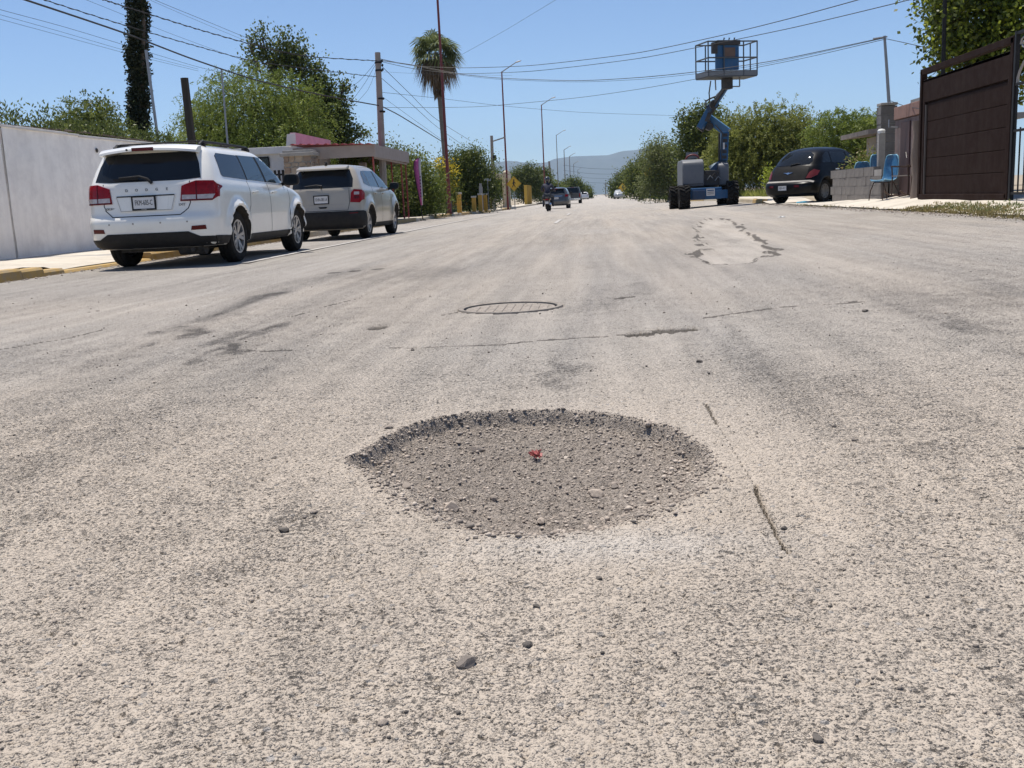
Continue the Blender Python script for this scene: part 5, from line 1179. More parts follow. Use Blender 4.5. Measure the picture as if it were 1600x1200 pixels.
def grey_column():
    x, y = 6.66, 24.1; z = GZ(x, y)
    t = thing('block_column', 'tall grey block column topped by the wire mast', 'column', (x, y, z))
    for r_ in range(10): MB().box((random.uniform(-.006, .006), 0, .10+r_*.2), (.36, .36, .19)).build('block', M('shaded_weathered_block', (.15, .14, .135), .95, var=.2, bump=.4, bscale=40, runs=(.09, .085, .08)), t, bevel=.006)  # block grey darkened to paint in the column's shade; runs are weathering
    MB().box((0, 0, 1.0), (.33, .33, 1.98)).build('mortar', MCONC2, t); MB().box((0, 0, 2.04), (.37, .37, .06)).build('cap', MCONC2, t, bevel=.01)
    x, y = 6.30, 23.2; t = thing('square_post', 'short grey concrete post with a white top by the blue chair', 'post', (x, y, GZ(x, y)))
    MB().box((0, 0, .68), (.14, .14, 1.36)).build('shaft', MCONC2, t, bevel=.01); MB().lathe([(.08, 0), (.085, .06), (.06, .09), (0, .1)], 12, 'Z', (0, 0, 1.36)).build('top', M('white_cap', (.6, .6, .58), .7), t, 40)
    MPW = M('faded_pink_plaster', (.155, .105, .095), .92, runs=(.10, .085, .08), var=.2, scale=2.2, bump=.3, bscale=12, dirt=(.19, .165, .16), dirt_amt=.7); MPB = M('faded_pink_band', (.22, .125, .10), .92, var=.15, dirt=(.25, .17, .15), dirt_amt=.4)
    t = thing('pink_wall', 'weathered dull pink plaster wall between block column and brown gate', 'wall', (6.42, 19.62, GZ(6.3, 21)-.05))
    for i, (a, b) in enumerate(((0, .9), (.9, 1.8), (1.8, 2.7))): MB().box((0, (a+b)/2, .80), (.16, b-a-.01, 1.6)).build('wall_bay', MPW, t, bevel=.008)
    for i, (a, b) in enumerate(((0, .9), (.9, 1.8), (1.8, 2.7))): MB().box((-.012, (a+b)/2, 1.74), (.2, b-a-.005, .26)).build('cornice', MPB, t, bevel=.012)
    MB().box((-.09, 1.9, .78), (.04, .6, 1.5)).build('door', M('dark_red_door', (.055, .028, .028), .7, var=.3, streak=True), t); MB().tube([(-.12, 1.68, .8), (-.14, 1.68, .92)], .012, 6).build('door_handle', MCHROME, t)
    MB().tube([(-.08, 2.5, 1.45), (-.26, 2.5, 1.47), (-.26, 2.5, 1.62)], .02, 6).build('wall_lamp_arm', MSTEEL, t)
    t = thing('rough_log_post', 'crooked weathered log post standing against the brown gate', 'post', (6.06, 19.95, GZ(6.06, 19.95)-.03))
    MB().tube([(0, 0, 0), (.02, .0, .4), (-.01, .02, .8), (.015, 0, 1.2), (-.01, 0, 1.47)], [.085, .07, .075, .065, .07], 9).build('log', M('bare_log', (.20, .155, .125), .95, var=.35, streak=True, bump=.5, bscale=25), t, 50)
    for z, a in ((1.25, .3), (1.38, -.4)): MB().tube([(0, 0, z), (.12*math.cos(a), -.12*math.sin(a), z+.08)], [.04, .02], 7).build('stub', MATS['bare_log'], t, 50)
    t = thing('flat_roof_house', 'grey flat-roofed house beyond the black car, half hidden by trees', 'house', (14.6, 44, GZ(9, 40)))
    MH1 = M('grey_render', (.22, .215, .21), .9, var=.1, scale=2)
    MB().box((0, 2.5, 1.4), (5.0, 5.0, 2.8)).build('wall', MH1, t); MB().box((-.6, 1.9, 2.75), (6.6, 6.6, .22)).build('roof_slab', MH1, t, bevel=.01); MB().box((1.2, 3.5, 3.4), (2.6, 2.4, 1.2)).build('upper_room', MH1, t)
    w_ = MB().box((-1.6, -.02, 1.5), (1.0, .05, 1.0)).build('window', MBLACK, t); MB().box((-1.6, -.05, 1.5), (.88, .02, .88)).build('pane', MGLASS, w_)
    t = thing('low_shed', 'long low shed with a rusty slab roof between black car and block column', 'shed', (9.0, 30.6, GZ(8.5, 31)))
    MB().box((1.2, 2.6, .95), (2.6, 2.6, 1.9)).build('wall', MCONC2, t)
    rs = MB().box((0, 0, 0), (4.2, 3.4, .14)); o = rs.build('roof', M('rusty_roof', (.20, .17, .15), .9, var=.3), t, loc=(1.25, 2.6, 2.12)); o.rotation_euler = (0, -.07, 0)
grey_column()
MGATE = M('brown_gate_paint', (.025, .0140, .0110), .75, spec=.05, runs=(.042, .030, .024), var=.08, scale=2, dirt=(.06, .045, .04), dirt_amt=.35)
def brown_gate():
    x = 6.02; y0, y1 = 15.35, 19.52; zb = .335; t = thing('sliding_gate', 'tall dark brown metal gate of horizontal panels', 'gate', (x, y0, zb)); W = y1-y0
    f = MB(); H0, H1 = 2.31, 2.36
    for a, b, s_ in (((0, .05, .04), (0, .05, H0), .10), ((0, W-.05, .04), (0, W-.05, H1-.05), .10), ((0, 0, H0-.03), (0, W, H1-.06), .10), ((0, .05, .06), (0, W-.05, .06), .10), ((0, .05, H0-.20), (0, W-.05, H1-.23), .05)): f.beam(a, b, s_, s_)
    f.build('frame', MGATE, t, bevel=.006)
    MB().box((.03, W/2, 1.0), (.012, W-.1, 1.9)).build('backing_sheet', MGATE, t)
    tr = MB().box((0, W/2, 1.945), (.05, W-.2, .39)); tr.build('top_panel', MGATE, t, bevel=.005)
    n = 5; hh = 1.62/n
    for i in range(n): MB().box((0.012, W/2-.10, .10+hh*(i+.5)), (.045, W-.42, hh-.007)).build('panel', MGATE, t, bevel=.008)
    for y in (.13, W-.22): MB().box((-.01, y, .92), (.06, .10 if y > 1 else .06, 1.70)).build('stile', MGATE, t, bevel=.006)
    MB().beam((-.03, W-.34, .10), (-.03, W-.34, 1.70), .02, .03).build('edge_strip', M('gate_edge', (.14, .12, .11), .5, metal=.4), t)
    for y in (.5, W-.6): MB().lathe([(.05, -.02), (.05, .02)], 14, 'X', (0, y, .03)).build('roller', MBLACK, t)
    # wrought-iron gate on the near side
    g = thing('wrought_iron_gate', 'black wrought iron gate with an arch at the right edge', 'gate', (5.98, 12.9, GZ(6.0, 14)-.0)); W = 2.36
    for i in range(13): MB().tube([(0, .09+i*.182, .10), (0, .09+i*.182, 1.02 if i % 2 else 1.62)], .012, 6).build('bar', MBLACK, g)
    for z in (.10, .98, 1.62): MB().beam((0, .02, z), (0, W-.02, z), .04, .035).build('rail', MBLACK, g)
    for y in (.03, W-.03): MB().beam((0, y, 0), (0, y, 2.35), .06, .06).build('gate_post', MBLACK, g)
    MB().tube([(0, W/2+W/2*.93*math.cos(a), 1.62+.48*math.sin(a)) for a in np.linspace(0, math.pi, 17)], .02, 6).build('arch', MSTEEL, g, 60)
    for y in (W-.25, .25): MB().tube([(0, y+.11*(1-k/14)*math.cos(k*.75), 2.16+.10*(1-k/14)*math.sin(k*.75)) for k in range(13)], .012, 5).build('scroll', MSTEEL, g, 60)
    MB().beam((0, .02, 2.32), (0, W-.02, 2.32), .05, .04).build('top_rail', MBLACK, g)
brown_gate()
# ================================================================== VEGETATION
MBARK = M('bark', (.10, .078, .06), .95, var=.3, scale=5, bump=.5, bscale=20, streak=True)
def rnd_dirs(n):
    v = rng.normal(size=(n, 3)); return v/np.linalg.norm(v, axis=1, keepdims=True)
def leaf_quads(P, A, l, w):
    """P base points, A unit axes, l lengths, w widths -> diamond leaves"""
    n = len(P); B = np.cross(A, rnd_dirs(n)); B /= np.linalg.norm(B, axis=1, keepdims=True)+1e-9
    l = np.broadcast_to(l, (n,))[:, None]; w = np.broadcast_to(w, (n,))[:, None]
    return np.stack([P, P+A*l*.45+B*w*.5, P+A*l, P+A*l*.45-B*w*.5], 1)
def lobe_pts(lobes, n, shell=.45, noise=.35, seed=0):
    L = np.array([l[:6] for l in lobes], float); wt = L[:, 3]*L[:, 4]*L[:, 5]; wt = wt**.8/np.sum(wt**.8)
    k = rng.choice(len(L), n, p=wt); d = rnd_dirs(n)
    a = np.arctan2(d[:, 1], d[:, 0]); nz = fbm(a*2.3+k*7.1+seed, d[:, 2]*2.6+k*3.3, 3, seed)
    r = (shell+(1-shell)*rng.random(n)**.7)*(1+noise*(nz-.5)*2)
    return L[k, :3]+d*L[k, 3:6]*r[:, None], d, k
def crown_broad(lobes, n, leaf=.10, wid=.055, clump=9, spread=.16, up=.1, seed=0, shell=.45, noise=.35, elong=1.0):
    m = max(1, n//clump); C, d, k = lobe_pts(lobes, m, shell, noise, seed)
    P = np.repeat(C, clump, 0)+rng.normal(size=(m*clump, 3))*spread*np.array([1, 1, elong])
    A = rnd_dirs(m*clump)+np.repeat(d, clump, 0)*.5+np.array([0, 0, up]); A /= np.linalg.norm(A, axis=1, keepdims=True)
    t = np.clip(np.repeat(rng.random(m), clump)*.65+rng.random(m*clump)*.35, 0, 1)
    return leaf_quads(P, A, leaf*rng.uniform(.7, 1.3, len(P)), wid*rng.uniform(.7, 1.3, len(P))), t
def crown_feather(lobes, twigs, per=22, length=.8, leaf=.085, wid=.02, droop=.9, seed=0, shell=.5, noise=.4):
    C, d, k = lobe_pts(lobes, twigs, shell, noise, seed)
    ax = d*.8+rnd_dirs(twigs)*.45; ax /= np.linalg.norm(ax, axis=1, keepdims=True)
    ln = length*rng.uniform(.55, 1.25, twigs)
    s = np.linspace(0.05, 1, per)[None, :, None]
    P = C[:, None, :]+ax[:, None, :]*ln[:, None, None]*s*(1-.35*s)+np.array([0, 0, -1.])*droop*ln[:, None, None]*s**2*.62
    P = P.reshape(-1, 3)+rng.normal(size=(twigs*per, 3))*.018
    A = np.repeat(ax*.4, per, 0)+rnd_dirs(twigs*per)*.7+np.array([0, 0, -.45]); A /= np.linalg.norm(A, axis=1, keepdims=True)
    t = np.clip(np.repeat(rng.random(twigs), per)*.7+rng.random(twigs*per)*.3, 0, 1)
    return leaf_quads(P, A, leaf*rng.uniform(.6, 1.4, len(P)), wid*rng.uniform(.7, 1.3, len(P))), t
def limbs(parent, base_r, lobes, fork, n=7, mat=None, name='trunk'):
    mb = MB(); fork = Vector(fork)
    mb.tube([(0, 0, -.1), (fork.x*.35+.04, fork.y*.4, fork.z*.5), fork], [base_r, base_r*.85, base_r*.7], 9)
    for l in lobes:
        c = Vector(l[:3]); mid = fork.lerp(c, .5)+Vector((random.uniform(-.2, .2), random.uniform(-.2, .2), .1))
        mb.tube([fork, mid, c], [base_r*.55, base_r*.35, base_r*.12], 6)
        for _ in range(n):
            d = Vector(rnd_dirs(1)[0]); d.z = abs(d.z)*.7; e = c+Vector((d.x*l[3], d.y*l[4], d.z*l[5]))*random.uniform(.6, .95); mb.tube([c.lerp(fork, .15), c.lerp(e, .5)+Vector((0, 0, .08)), e], [base_r*.2, base_r*.13, base_r*.05], 5)
    return mb.build(name, mat or MBARK, parent, 60)
def SCL(lob, k): return [tuple(v*k for v in l) for l in lob]
def tree(name, label, cat, loc, crowns, trunk=None, group=None):
    """crowns: list of (quads, tint, material)"""
    t = thing(name, label, cat, loc, 0, group)
    for q, ti, m in crowns: put('crown', soup('crown', q, m, ti), t)
    if trunk: limbs(t, *trunk)
    return t
LMESQ = leaf_mat('leaf_mesquite', (.075, .115, .018), (.25, .30, .062), .42)
LMESQ2 = leaf_mat('leaf_mesquite_right', (.095, .12, .024), (.31, .325, .082), .46)
LDARK = leaf_mat('leaf_dark', (.034, .056, .012), (.145, .175, .045), .38, .5)
LMID = leaf_mat('leaf_mid', (.058, .085, .016), (.22, .25, .055), .42)
LCYP = leaf_mat('leaf_ivy', (.008, .014, .007), (.040, .050, .024), .12, .6)
LBRI = leaf_mat('leaf_bright', (.10, .16, .02), (.40, .44, .06), .5)
LGREY = leaf_mat('leaf_greygreen', (.09, .112, .042), (.26, .28, .12), .38)
LDRY = leaf_mat('leaf_dry', (.16, .125, .045), (.36, .30, .13), .3)
LFLOW = leaf_mat('petal_yellow', (.45, .33, .02), (.75, .60, .05), .3)
def loc_at(px, Y, dz=-.05):
    x = at(px, 320, Y).x; return (x, Y, GZ(x, Y)+dz)
def zpx(px, py, Y): return at(px, py, Y).z
# --- left
Y = 23.6; L = loc_at(138, Y); lob = [(-.35, 0, 2.3, .6, .7, .7), (.30, .2, 2.75, .65, .7, .7), (-.55, 0, 1.7, .7, .8, .7), (.35, 0, 1.8, .9, .9, .8), (.9, .3, 2.1, .45, .6, .6)]
tree('shrub_tree', 'bushy dark green tree behind the white wall, left of the ivy column', 'tree', L, [(*crown_broad(lob, 17000, .09, .05, 8, .15, .2, 3, .15, .5), LDARK), (*crown_feather([(.25, 0, 2.75, .7, .7, .75), (-.2, 0, 2.3, .6, .6, .7)], 420, 20, .6, .08, .025, .9, 4), LMID)], (.09, lob, (0, 0, 1.0)))
L = loc_at(78, 22.5); lob = [(0, 0, 2.1, .10, .1, .55), (.22, .1, 2.2, .10, .1, .6), (.40, 0, 2.0, .12, .1, .6), (.15, 0, 1.7, .35, .2, .4)]
tree('young_sapling', 'thin upright leafy shoots above the white wall beside the bushy tree', 'tree', L, [(*crown_broad(lob, 700, .09, .055, 6, .09, .5, 5), LDARK)], (.025, lob, (.1, 0, 1.2)))
def wall_weeds():
    t = thing('climber', 'low row of dark climber tips along the top of the white wall', 'plant', (-9.62, 16.5, 2.16))
    ys = np.concatenate([rng.uniform(-1.5, 6.0, 240)]); hts = .10+.20*rng.random(240)**2.5; P = []; A = []
    for y, h_ in zip(ys, hts):
        for k in range(10): P.append((rng.normal()*.05, y+rng.normal()*.03, rng.random()*h_*1.6+.12)); A.append((rng.normal()*.5, rng.normal()*.5, .6))
    P = np.array(P); A = np.array(A); A /= np.linalg.norm(A, axis=1, keepdims=True)
    put('crown', soup('crown', leaf_quads(P, A, .07*rng.uniform(.6, 1.3, len(P)), .03), LDARK, rng.random(len(P))), t); MB().tube([(0, -1.5, .1), (0, 2, .16), (0, 6, .12)], .02, 5).build('stem', MBARK, t)
wall_weeds()
Y = 25.0; L = loc_at(224, Y); top = 7.6
lob = [(.040*i-.1+(.03*math.sin(i*1.7)), 0, .6+i*.40, .27+.03*math.sin(i*2.1)-.004*i, .27, .40) for i in range(18)]
tree('ivy_column', 'tall narrow dark column of foliage rising out of the frame', 'tree', L, [(*crown_broad(lob, 30000, .075, .05, 8, .045, -.1, 7, .55, .2), LCYP)], (.14, [(.55, 0, 7.0, .1, .1, .1)], (.25, 0, 3.5), 1))
Y = 25.5; L = loc_at(245, Y); lob = [(0, 0, 1.5, .85, .6, .9), (.35, .2, 1.3, .6, .6, .8)]
tree('shrub_tree', 'loose dark shrub just right of the ivy column', 'tree', L, [(*crown_broad(lob, 6500, .09, .055, 8, .15, .2, 8, .15), LDARK)], (.06, lob, (0, 0, .7)))
Y = 41.0; L = loc_at(412, Y); lob = SCL([(-1.5, 0, 3.0, .95, 1.0, 1.1), (-.2, .2, 3.9, 1.5, 1.4, 1.25), (1.2, .1, 3.2, 1.15, 1.2, 1.3), (-.7, -.4, 2.4, 1.5, 1.2, 1.0), (.7, -.5, 2.2, 1.5, 1.1, 1.1), (-2.1, .2, 3.3, .5, .6, .8)], 1.26)
tree('feathery_tree', 'broad light green feathery tree with drooping sprays behind the white SUV', 'tree', L, [(*crown_feather(lob, 3500, 20, 1.0, .115, .038, 1.1, 11, .25, .42), LMESQ), (*crown_feather(lob, 420, 20, 1.2, .11, .03, .9, 14, .95, .7), LMESQ), (*crown_broad([(a, b, c, d*.75, e*.75, f*.75) for a, b, c, d, e, f in lob], 6000, .15, .075, 8, .25, -.2, 12, .05), LMID)], (.16, lob, (0, 0, 1.4)))
Y = 27.5; L = loc_at(283, Y); lob = [(0, 0, 2.1, .5, .5, .8), (-.2, 0, 1.4, .5, .5, .7)]
tree('feathery_tree', 'small feathery sapling left of the wooden post stub', 'tree', L, [(*crown_feather(lob, 520, 18, .6, .08, .028, 1.0, 13, .2, .45), LMESQ)], (.05, lob, (0, 0, .9)))
Y = 48.0; L = loc_at(484, Y); lob = SCL([(-1.75, 0, 6.4, .22, .25, .9), (-1.35, 0, 6.7, .22, .25, .9), (-.95, .1, 5.9, .30, .3, 1.0), (-.45, 0, 6.3, .36, .36, .95), (.05, 0, 5.9, .34, .34, 1.1), (.6, 0, 5.3, .36, .35, 1.0), (1.05, 0, 4.7, .36, .36, 1.0), (1.5, 0, 3.9, .4, .4, .9), (0.0, .2, 3.9, 1.2, .9, 1.2), (.9, 0, 3.0, 1.2, .9, 1.2), (2.2, 0, 3.2, .4, .3, .2), (1.75, 0, 5.0, .2, .2, .4)], 1.24)
tree('poplar', 'tall dark poplar with upright spires behind the feathery tree', 'tree', L, [(*crown_broad(lob, 24000, .14, .095, 7, .16, .3, 17, .15, .45), LDARK), (*crown_broad(lob, 3600, .14, .09, 4, .22, .3, 18, .75, .5), LMID)], (.16, lob, (0, .2, 2.2)))
Y = 40.0; L = loc_at(556, Y); lob = [(0, 0, 2.0, .85, .8, .9), (.45, 0, 1.5, .65, .7, .8), (-.6, 0, 1.5, .7, .7, .8)]
tree('feathery_tree', 'small light green feathery tree left of the concrete pole', 'tree', L, [(*crown_feather(lob, 1500, 18, .65, .10, .034, 1.0, 21, .15, .4), LMESQ)], (.08, lob, (0, 0, 1.0)))
def hedge_tree(px, Y, lob, n, mats, lab, name='garden_tree', seed=0, feather=0, leaf=.12, wid=.06, trunk=.08):
    L = loc_at(px, Y); cr = [(*crown_broad(lob, int(n*2.2), leaf*.95, wid*1.05, 8, .18+leaf*.3, .1, seed, .12, .5), mats[0]), (*crown_broad(lob, int(n*.35), leaf, wid, 5, .2+leaf*.4, .3, seed+3, .8, .75), mats[1])]
    if feather: cr.append((*crown_feather(lob, feather, 16, .6, .10, .03, .9, seed+1, .5, .4), mats[1]))
    return tree(name, lab, 'tree', L, cr, (trunk, lob, (0, 0, max(.5, lob[0][2]*.5))))
hedge_tree(632, 45, [(-.7, 0, 2.6, .75, .7, .8), (0, .2, 2.2, .9, .8, .8), (-.9, 0, 2.0, .6, .7, .7)], 2600, (LGREY, LMID), 'airy grey-green tree rising behind the red canopy', seed=23)
hedge_tree(655, 44, [(-.2, 0, 1.6, .95, .8, 1.2), (.35, 0, 1.1, .75, .7, .9), (-.8, 0, .9, .9, .7, .8), (0, -.2, .6, 1.1, .6, .5)], 6000, (LMID, LMESQ), 'dense green garden tree behind the feather banner', seed=25, feather=260)
hedge_tree(622, 43, [(0, 0, .9, .7, .6, .9), (-.6, .2, .7, .7, .6, .7)], 3600, (LDARK, LMID), 'dark hedge under the red canopy', 'hedge_bush', seed=27)
hedge_tree(733, 62, [(-.5, 0, 2.7, 1.2, 1.0, 1.2), (.6, 0, 2.2, 1.2, 1.0, 1.2), (0, -.2, 1.2, 1.7, .9, 1.1), (1.2, 0, 1.2, .8, .8, 1.0), (.3, 0, 3.3, .8, .7, .7), (-1.2, 0, 1.8, .9, .8, 1.3)], 9000, (LDARK, LMID), 'large dark green garden tree behind the orange posts', seed=29, feather=360, leaf=.14, wid=.07)
L = loc_at(697, 50); lob = [(-.2, 0, 2.5, .35, .3, .35), (.35, 0, 2.1, .25, .3, .45), (.3, 0, 1.5, .25, .3, .3)]
tree('flowering_bush', 'yellow flowering bush behind the red lamp mast', 'bush', L, [(*crown_broad(lob, 420, .11, .09, 4, .16, .1, 31, .3), LFLOW), (*crown_broad([(0, 0, 1.4, .6, .4, 1.1)], 1700, .12, .06, 8, .16, .1, 32), LMID)], (.05, lob, (0, 0, .8)))
hedge_tree(772, 97, [(0, 0, 2.4, 1.2, 1, 1.3), (.9, 0, 1.8, .9, .9, 1.2), (-.8, 0, 1.6, .9, .9, 1.3)], 4200, (LDARK, LMID), 'dark tree behind the slim concrete pole', seed=33, leaf=.17, wid=.09, feather=120)
hedge_tree(818, 130, [(-.6, 0, 3.4, 1.4, 1.2, 1.3), (1.0, 0, 3.7, 1.1, 1.2, 1.4), (0, 0, 2.0, 2.2, 1.2, 1.5), (1.9, 0, 2.2, 1.0, 1.0, 1.8)], 5200, (LDARK, LGREY), 'tall pale-crowned tree above the far yellow wall', seed=35, leaf=.22, wid=.12, feather=220)
hedge_tree(845, 134, [(0, 0, 2.4, 1.6, 1.2, 1.9), (.5, 0, 3.2, 1.1, 1.0, 1.2)], 3200, (LDARK, LMID), 'dark rounded tree behind the motorcyclist', seed=37, leaf=.24, wid=.13)
hedge_tree(866, 185, [(0, 0, 1.8, 2.2, 1.5, 1.6), (-2, 0, 1.6, 1.6, 1.2, 1.4)], 2600, (LMID, LMID), 'low bright bush behind the third street lamp', seed=39, leaf=.32, wid=.18)
hedge_tree(893, 210, [(0, 0, 2.9, 2.4, 1.6, 1.8), (1.4, 0, 1.8, 1.8, 1.4, 1.8)], 2600, (LDARK, LMID), 'dark tree above the pickup roof', seed=41, leaf=.34, wid=.2)
hedge_tree(912, 235, [(0, 0, 1.6, 2.0, 1.6, 1.7), (.8, 0, 1.1, 1.6, 1.4, 1.2)], 2000, (LMID, LMID), 'low tree just right of the pickup', seed=43, leaf=.34, wid=.2)
# --- right
hedge_tree(978, 170, [(0, 0, 2.5, 2.2, 1.8, 2.2), (1.8, 0, 3.4, 2.2, 1.8, 2.0), (-1.6, 0, 1.6, 1.6, 1.4, 1.4)], 3600, (LDARK, LMID), 'farthest dark tree of the row on the side of the lift', seed=45, leaf=.30, wid=.17, feather=120)
hedge_tree(1000, 118, [(0, 0, 2.6, 2.0, 1.6, 2.2), (1.3, 0, 3.6, 1.8, 1.5, 1.6), (.8, 0, 1.2, 2.2, 1.4, 1.2)], 5000, (LDARK, LMESQ2), 'olive tree behind the orange-yellow warning sign', seed=47, leaf=.22, wid=.12, feather=260)
hedge_tree(1044, 76, [(-.6, 0, 3.2, 1.5, 1.2, 1.6), (.6, 0, 2.4, 1.6, 1.2, 1.5), (-.9, 0, 1.3, 1.5, 1.1, 1.2), (.9, 0, 1.0, 1.4, 1.0, 1.0)], 7000, (LGREY, LMID), 'dense grey-green tree just left of the lift', seed=49, leaf=.16, wid=.08, feather=420)
hedge_tree(1087, 62, [(-.2, 0, 4.3, .9, .9, 1.1), (.8, 0, 4.6, 1.0, .9, 1.0), (.2, 0, 3.0, 1.5, 1.1, 1.5), (.6, 0, 1.5, 1.5, 1.0, 1.3), (1.7, 0, 3.4, .9, .9, 1.3)], 8000, (LDARK, LMID), 'dark broadleaf tree directly behind the lift', seed=51, leaf=.15, wid=.10, feather=60)
Y = 50; L = loc_at(1200, Y); lob = [(-1.2, 0, 2.9, 1.4, 1.3, 1.2), (.4, 0, 3.2, 1.4, 1.3, 1.05), (1.6, 0, 2.5, 1.1, 1.2, 1.2), (-.6, -.2, 1.9, 1.9, 1.3, 1.4), (1.0, -.2, 1.6, 1.8, 1.2, 1.4), (-1.9, 0, 1.4, 1.0, 1.0, 1.3)]
tree('feathery_tree', 'wide olive feathery tree between the lift and the black car', 'tree', L, [(*crown_feather(lob, 3200, 18, .85, .13, .046, .7, 53, .25, .45), LMESQ2), (*crown_feather(lob, 380, 18, 1.1, .12, .034, .3, 63, .95, .7), LMESQ2), (*crown_broad([(a, b, c, d*.8, e*.8, f*.8) for a, b, c, d, e, f in lob], 5000, .16, .08, 8, .25, -.1, 54, .05), LMESQ2)], (.15, lob, (0, 0, 1.1)))
Y = 42; L = loc_at(1322, Y); lob = [(-.6, 0, 2.5, .9, .9, .7), (.5, 0, 2.55, .9, .9, .7), (0, 0, 1.8, 1.2, 1.0, .9), (1.1, 0, 2.0, .7, .8, .75)]
tree('feathery_tree', 'small airy yellow-green tree behind the black car roof', 'tree', L, [(*crown_feather(lob, 1500, 18, .75, .12, .036, .6, 55, .3, .5), LMESQ)], (.09, lob, (0, 0, 1.2)))
Y = 28.2; L = loc_at(1362, Y); lob = [(0, 0, .85, .6, .5, .55), (-.4, 0, .7, .4, .4, .45)]
tree('dry_bush', 'brownish half dry bush behind the low block wall', 'bush', L, [(*crown_broad(lob, 1500, .09, .05, 7, .12, .2, 57), LMID), (*crown_broad(lob, 800, .08, .04, 5, .12, .2, 58, .6), LDRY)], (.03, lob, (0, 0, .3)))
L = loc_at(1203, 42); lob = [(0, 0, .75, .32, .3, .4), (.25, 0, .4, .35, .3, .4)]
tree('green_bush', 'fresh green bush left of the black car', 'bush', L, [(*crown_broad(lob, 1300, .10, .05, 7, .12, .2, 59), LBRI)], (.03, lob, (0, 0, .2)))
Y = 20.8; L = (7.75, Y, .3); lob = [(-.85, 0, 3.35, .40, .6, .8), (-.35, .2, 2.75, .7, .7, .6), (-.6, .4, 4.2, .75, .9, .8), (.4, 0, 2.9, .9, 1.0, .9), (.3, .3, 4.2, 1.1, 1.1, 1.0), (1.4, -.4, 3.2, 1.0, 1.1, 1.3)]
tree('mulberry_tree', 'big leafy bright green tree over the brown gate', 'tree', L, [(*crown_broad(lob, 17000, .09, .07, 6, .12, -.35, 61, .35, .55), LBRI), (*crown_broad(lob, 17000, .095, .075, 6, .2, -.2, 62, .05), LDARK)], (.17, lob, (-.1, 0, 1.9)))
MB().tube([(6.62, 20.2, 0.3), (6.6, 20.2, 2.6), (6.58, 20.2, 5.4)], .04, 8).build('gate_side_pole', MBLACK, None, 60); tag(bpy.data.objects['gate_side_pole'], 'dark straight pole standing in the leafy tree over the gate', 'pole')

# ------------------------------------------------------------------ palms
def fan_palm(px, py, Y, label, hr=1.5, dead=26, live=34):
    c = at(px, py, Y); x = c.x+.25; zb = GZ(x, Y); t = thing('fan_palm', label, 'palm tree', (x, Y, zb)); H = c.z-zb
    dx = c.x-x
    MB().tube([(0, 0, -.1), (0, 0, .6), (dx*.3, 0, H*.4), (dx*.8, 0, H*.8), (dx, 0, H)], [.26, .20, .15, .13, .15], 12).build('trunk', M('palm_trunk', (.13, .115, .10), .95, var=.3, scale=4, bump=.6, bscale=25), t, 50)
    def fans(n, zmin, zmax, rad, hang, seed, tipdroop):
        Q = []; T = []
        for i in range(n):
            az = i*2.399+seed; el = math.asin(np.clip(zmin+(zmax-zmin)*((i+.5)/n)+random.uniform(-.08, .08), -1, 1))
            d = np.array([math.cos(az)*math.cos(el), math.sin(az)*math.cos(el), math.sin(el)])
            base = np.array([dx, 0, H-hang*random.random()]); pl = rad*random.uniform(.35, .62); hub = base+d*pl+np.array([0, 0, -.10*pl])
            sd_ = np.cross(d, [0, 0, 1.]); sd_ /= np.linalg.norm(sd_)+1e-9; upv = np.cross(sd_, d)
            Q.append([base, base+sd_*.02, hub+sd_*.015, hub-sd_*.015]); T.append(.3)
            fl = rad*random.uniform(.42, .62); tt = random.random()
            for k in range(17):
                a = (k/16-.5)*math.radians(230); sgd = d*math.cos(a)+sd_*math.sin(a); nrm = -d*math.sin(a)+sd_*math.cos(a)
                m_ = hub+sgd*fl*.55+upv*.05*math.cos(a*2); e = hub+sgd*fl+np.array([0, 0, -1])*fl*tipdroop*(.6+.8*random.random()); w_ = fl*.055
                Q.append([hub, m_+nrm*w_, e, m_-nrm*w_]); T.append(min(1, max(0, tt*.6+random.random()*.4)))
        return np.array(Q), np.array(T)
    LP = leaf_mat('leaf_palm', (.045, .068, .02), (.21, .24, .095), .3, .45); LPD = leaf_mat('leaf_palm_dead', (.06, .042, .026), (.24, .18, .115), .15, .7)
    q, ti = fans(live, -.35, .98, hr, .3, .4, .45); put('crown', soup('crown', q, LP, ti), t)
    q, ti = fans(dead, -.95, -.35, hr*.85, .5, 1.3, .9); put('dead_fronds', soup('dead_fronds', q, LPD, ti), t)
    # the skirt clinging to the trunk
    n = 520; a = rng.random(n)*6.28; z = H-.5-rng.random(n)**.8*1.75; r_ = .14+.30*np.clip((z-(H-2.3))/1.8, 0, 1)*rng.random(n)**.3
    P = np.stack([dx+np.cos(a)*r_, np.sin(a)*r_, z], 1); A = np.stack([np.cos(a)*.2, np.sin(a)*.2, -np.ones(n)], 1); A /= np.linalg.norm(A, axis=1, keepdims=True)
    put('skirt', soup('skirt', leaf_quads(P, A, .5*rng.uniform(.6, 1.2, n), .07), LPD, rng.random(n)*.7), t)
fan_palm(681, 82, 60.0, 'tall fan palm with a brown skirt behind the red lamp mast', 1.85, 20, 34)
fan_palm(1031, 240, 100, 'short distant palm poking out of the trees left of the lift', 1.6, 6, 24)

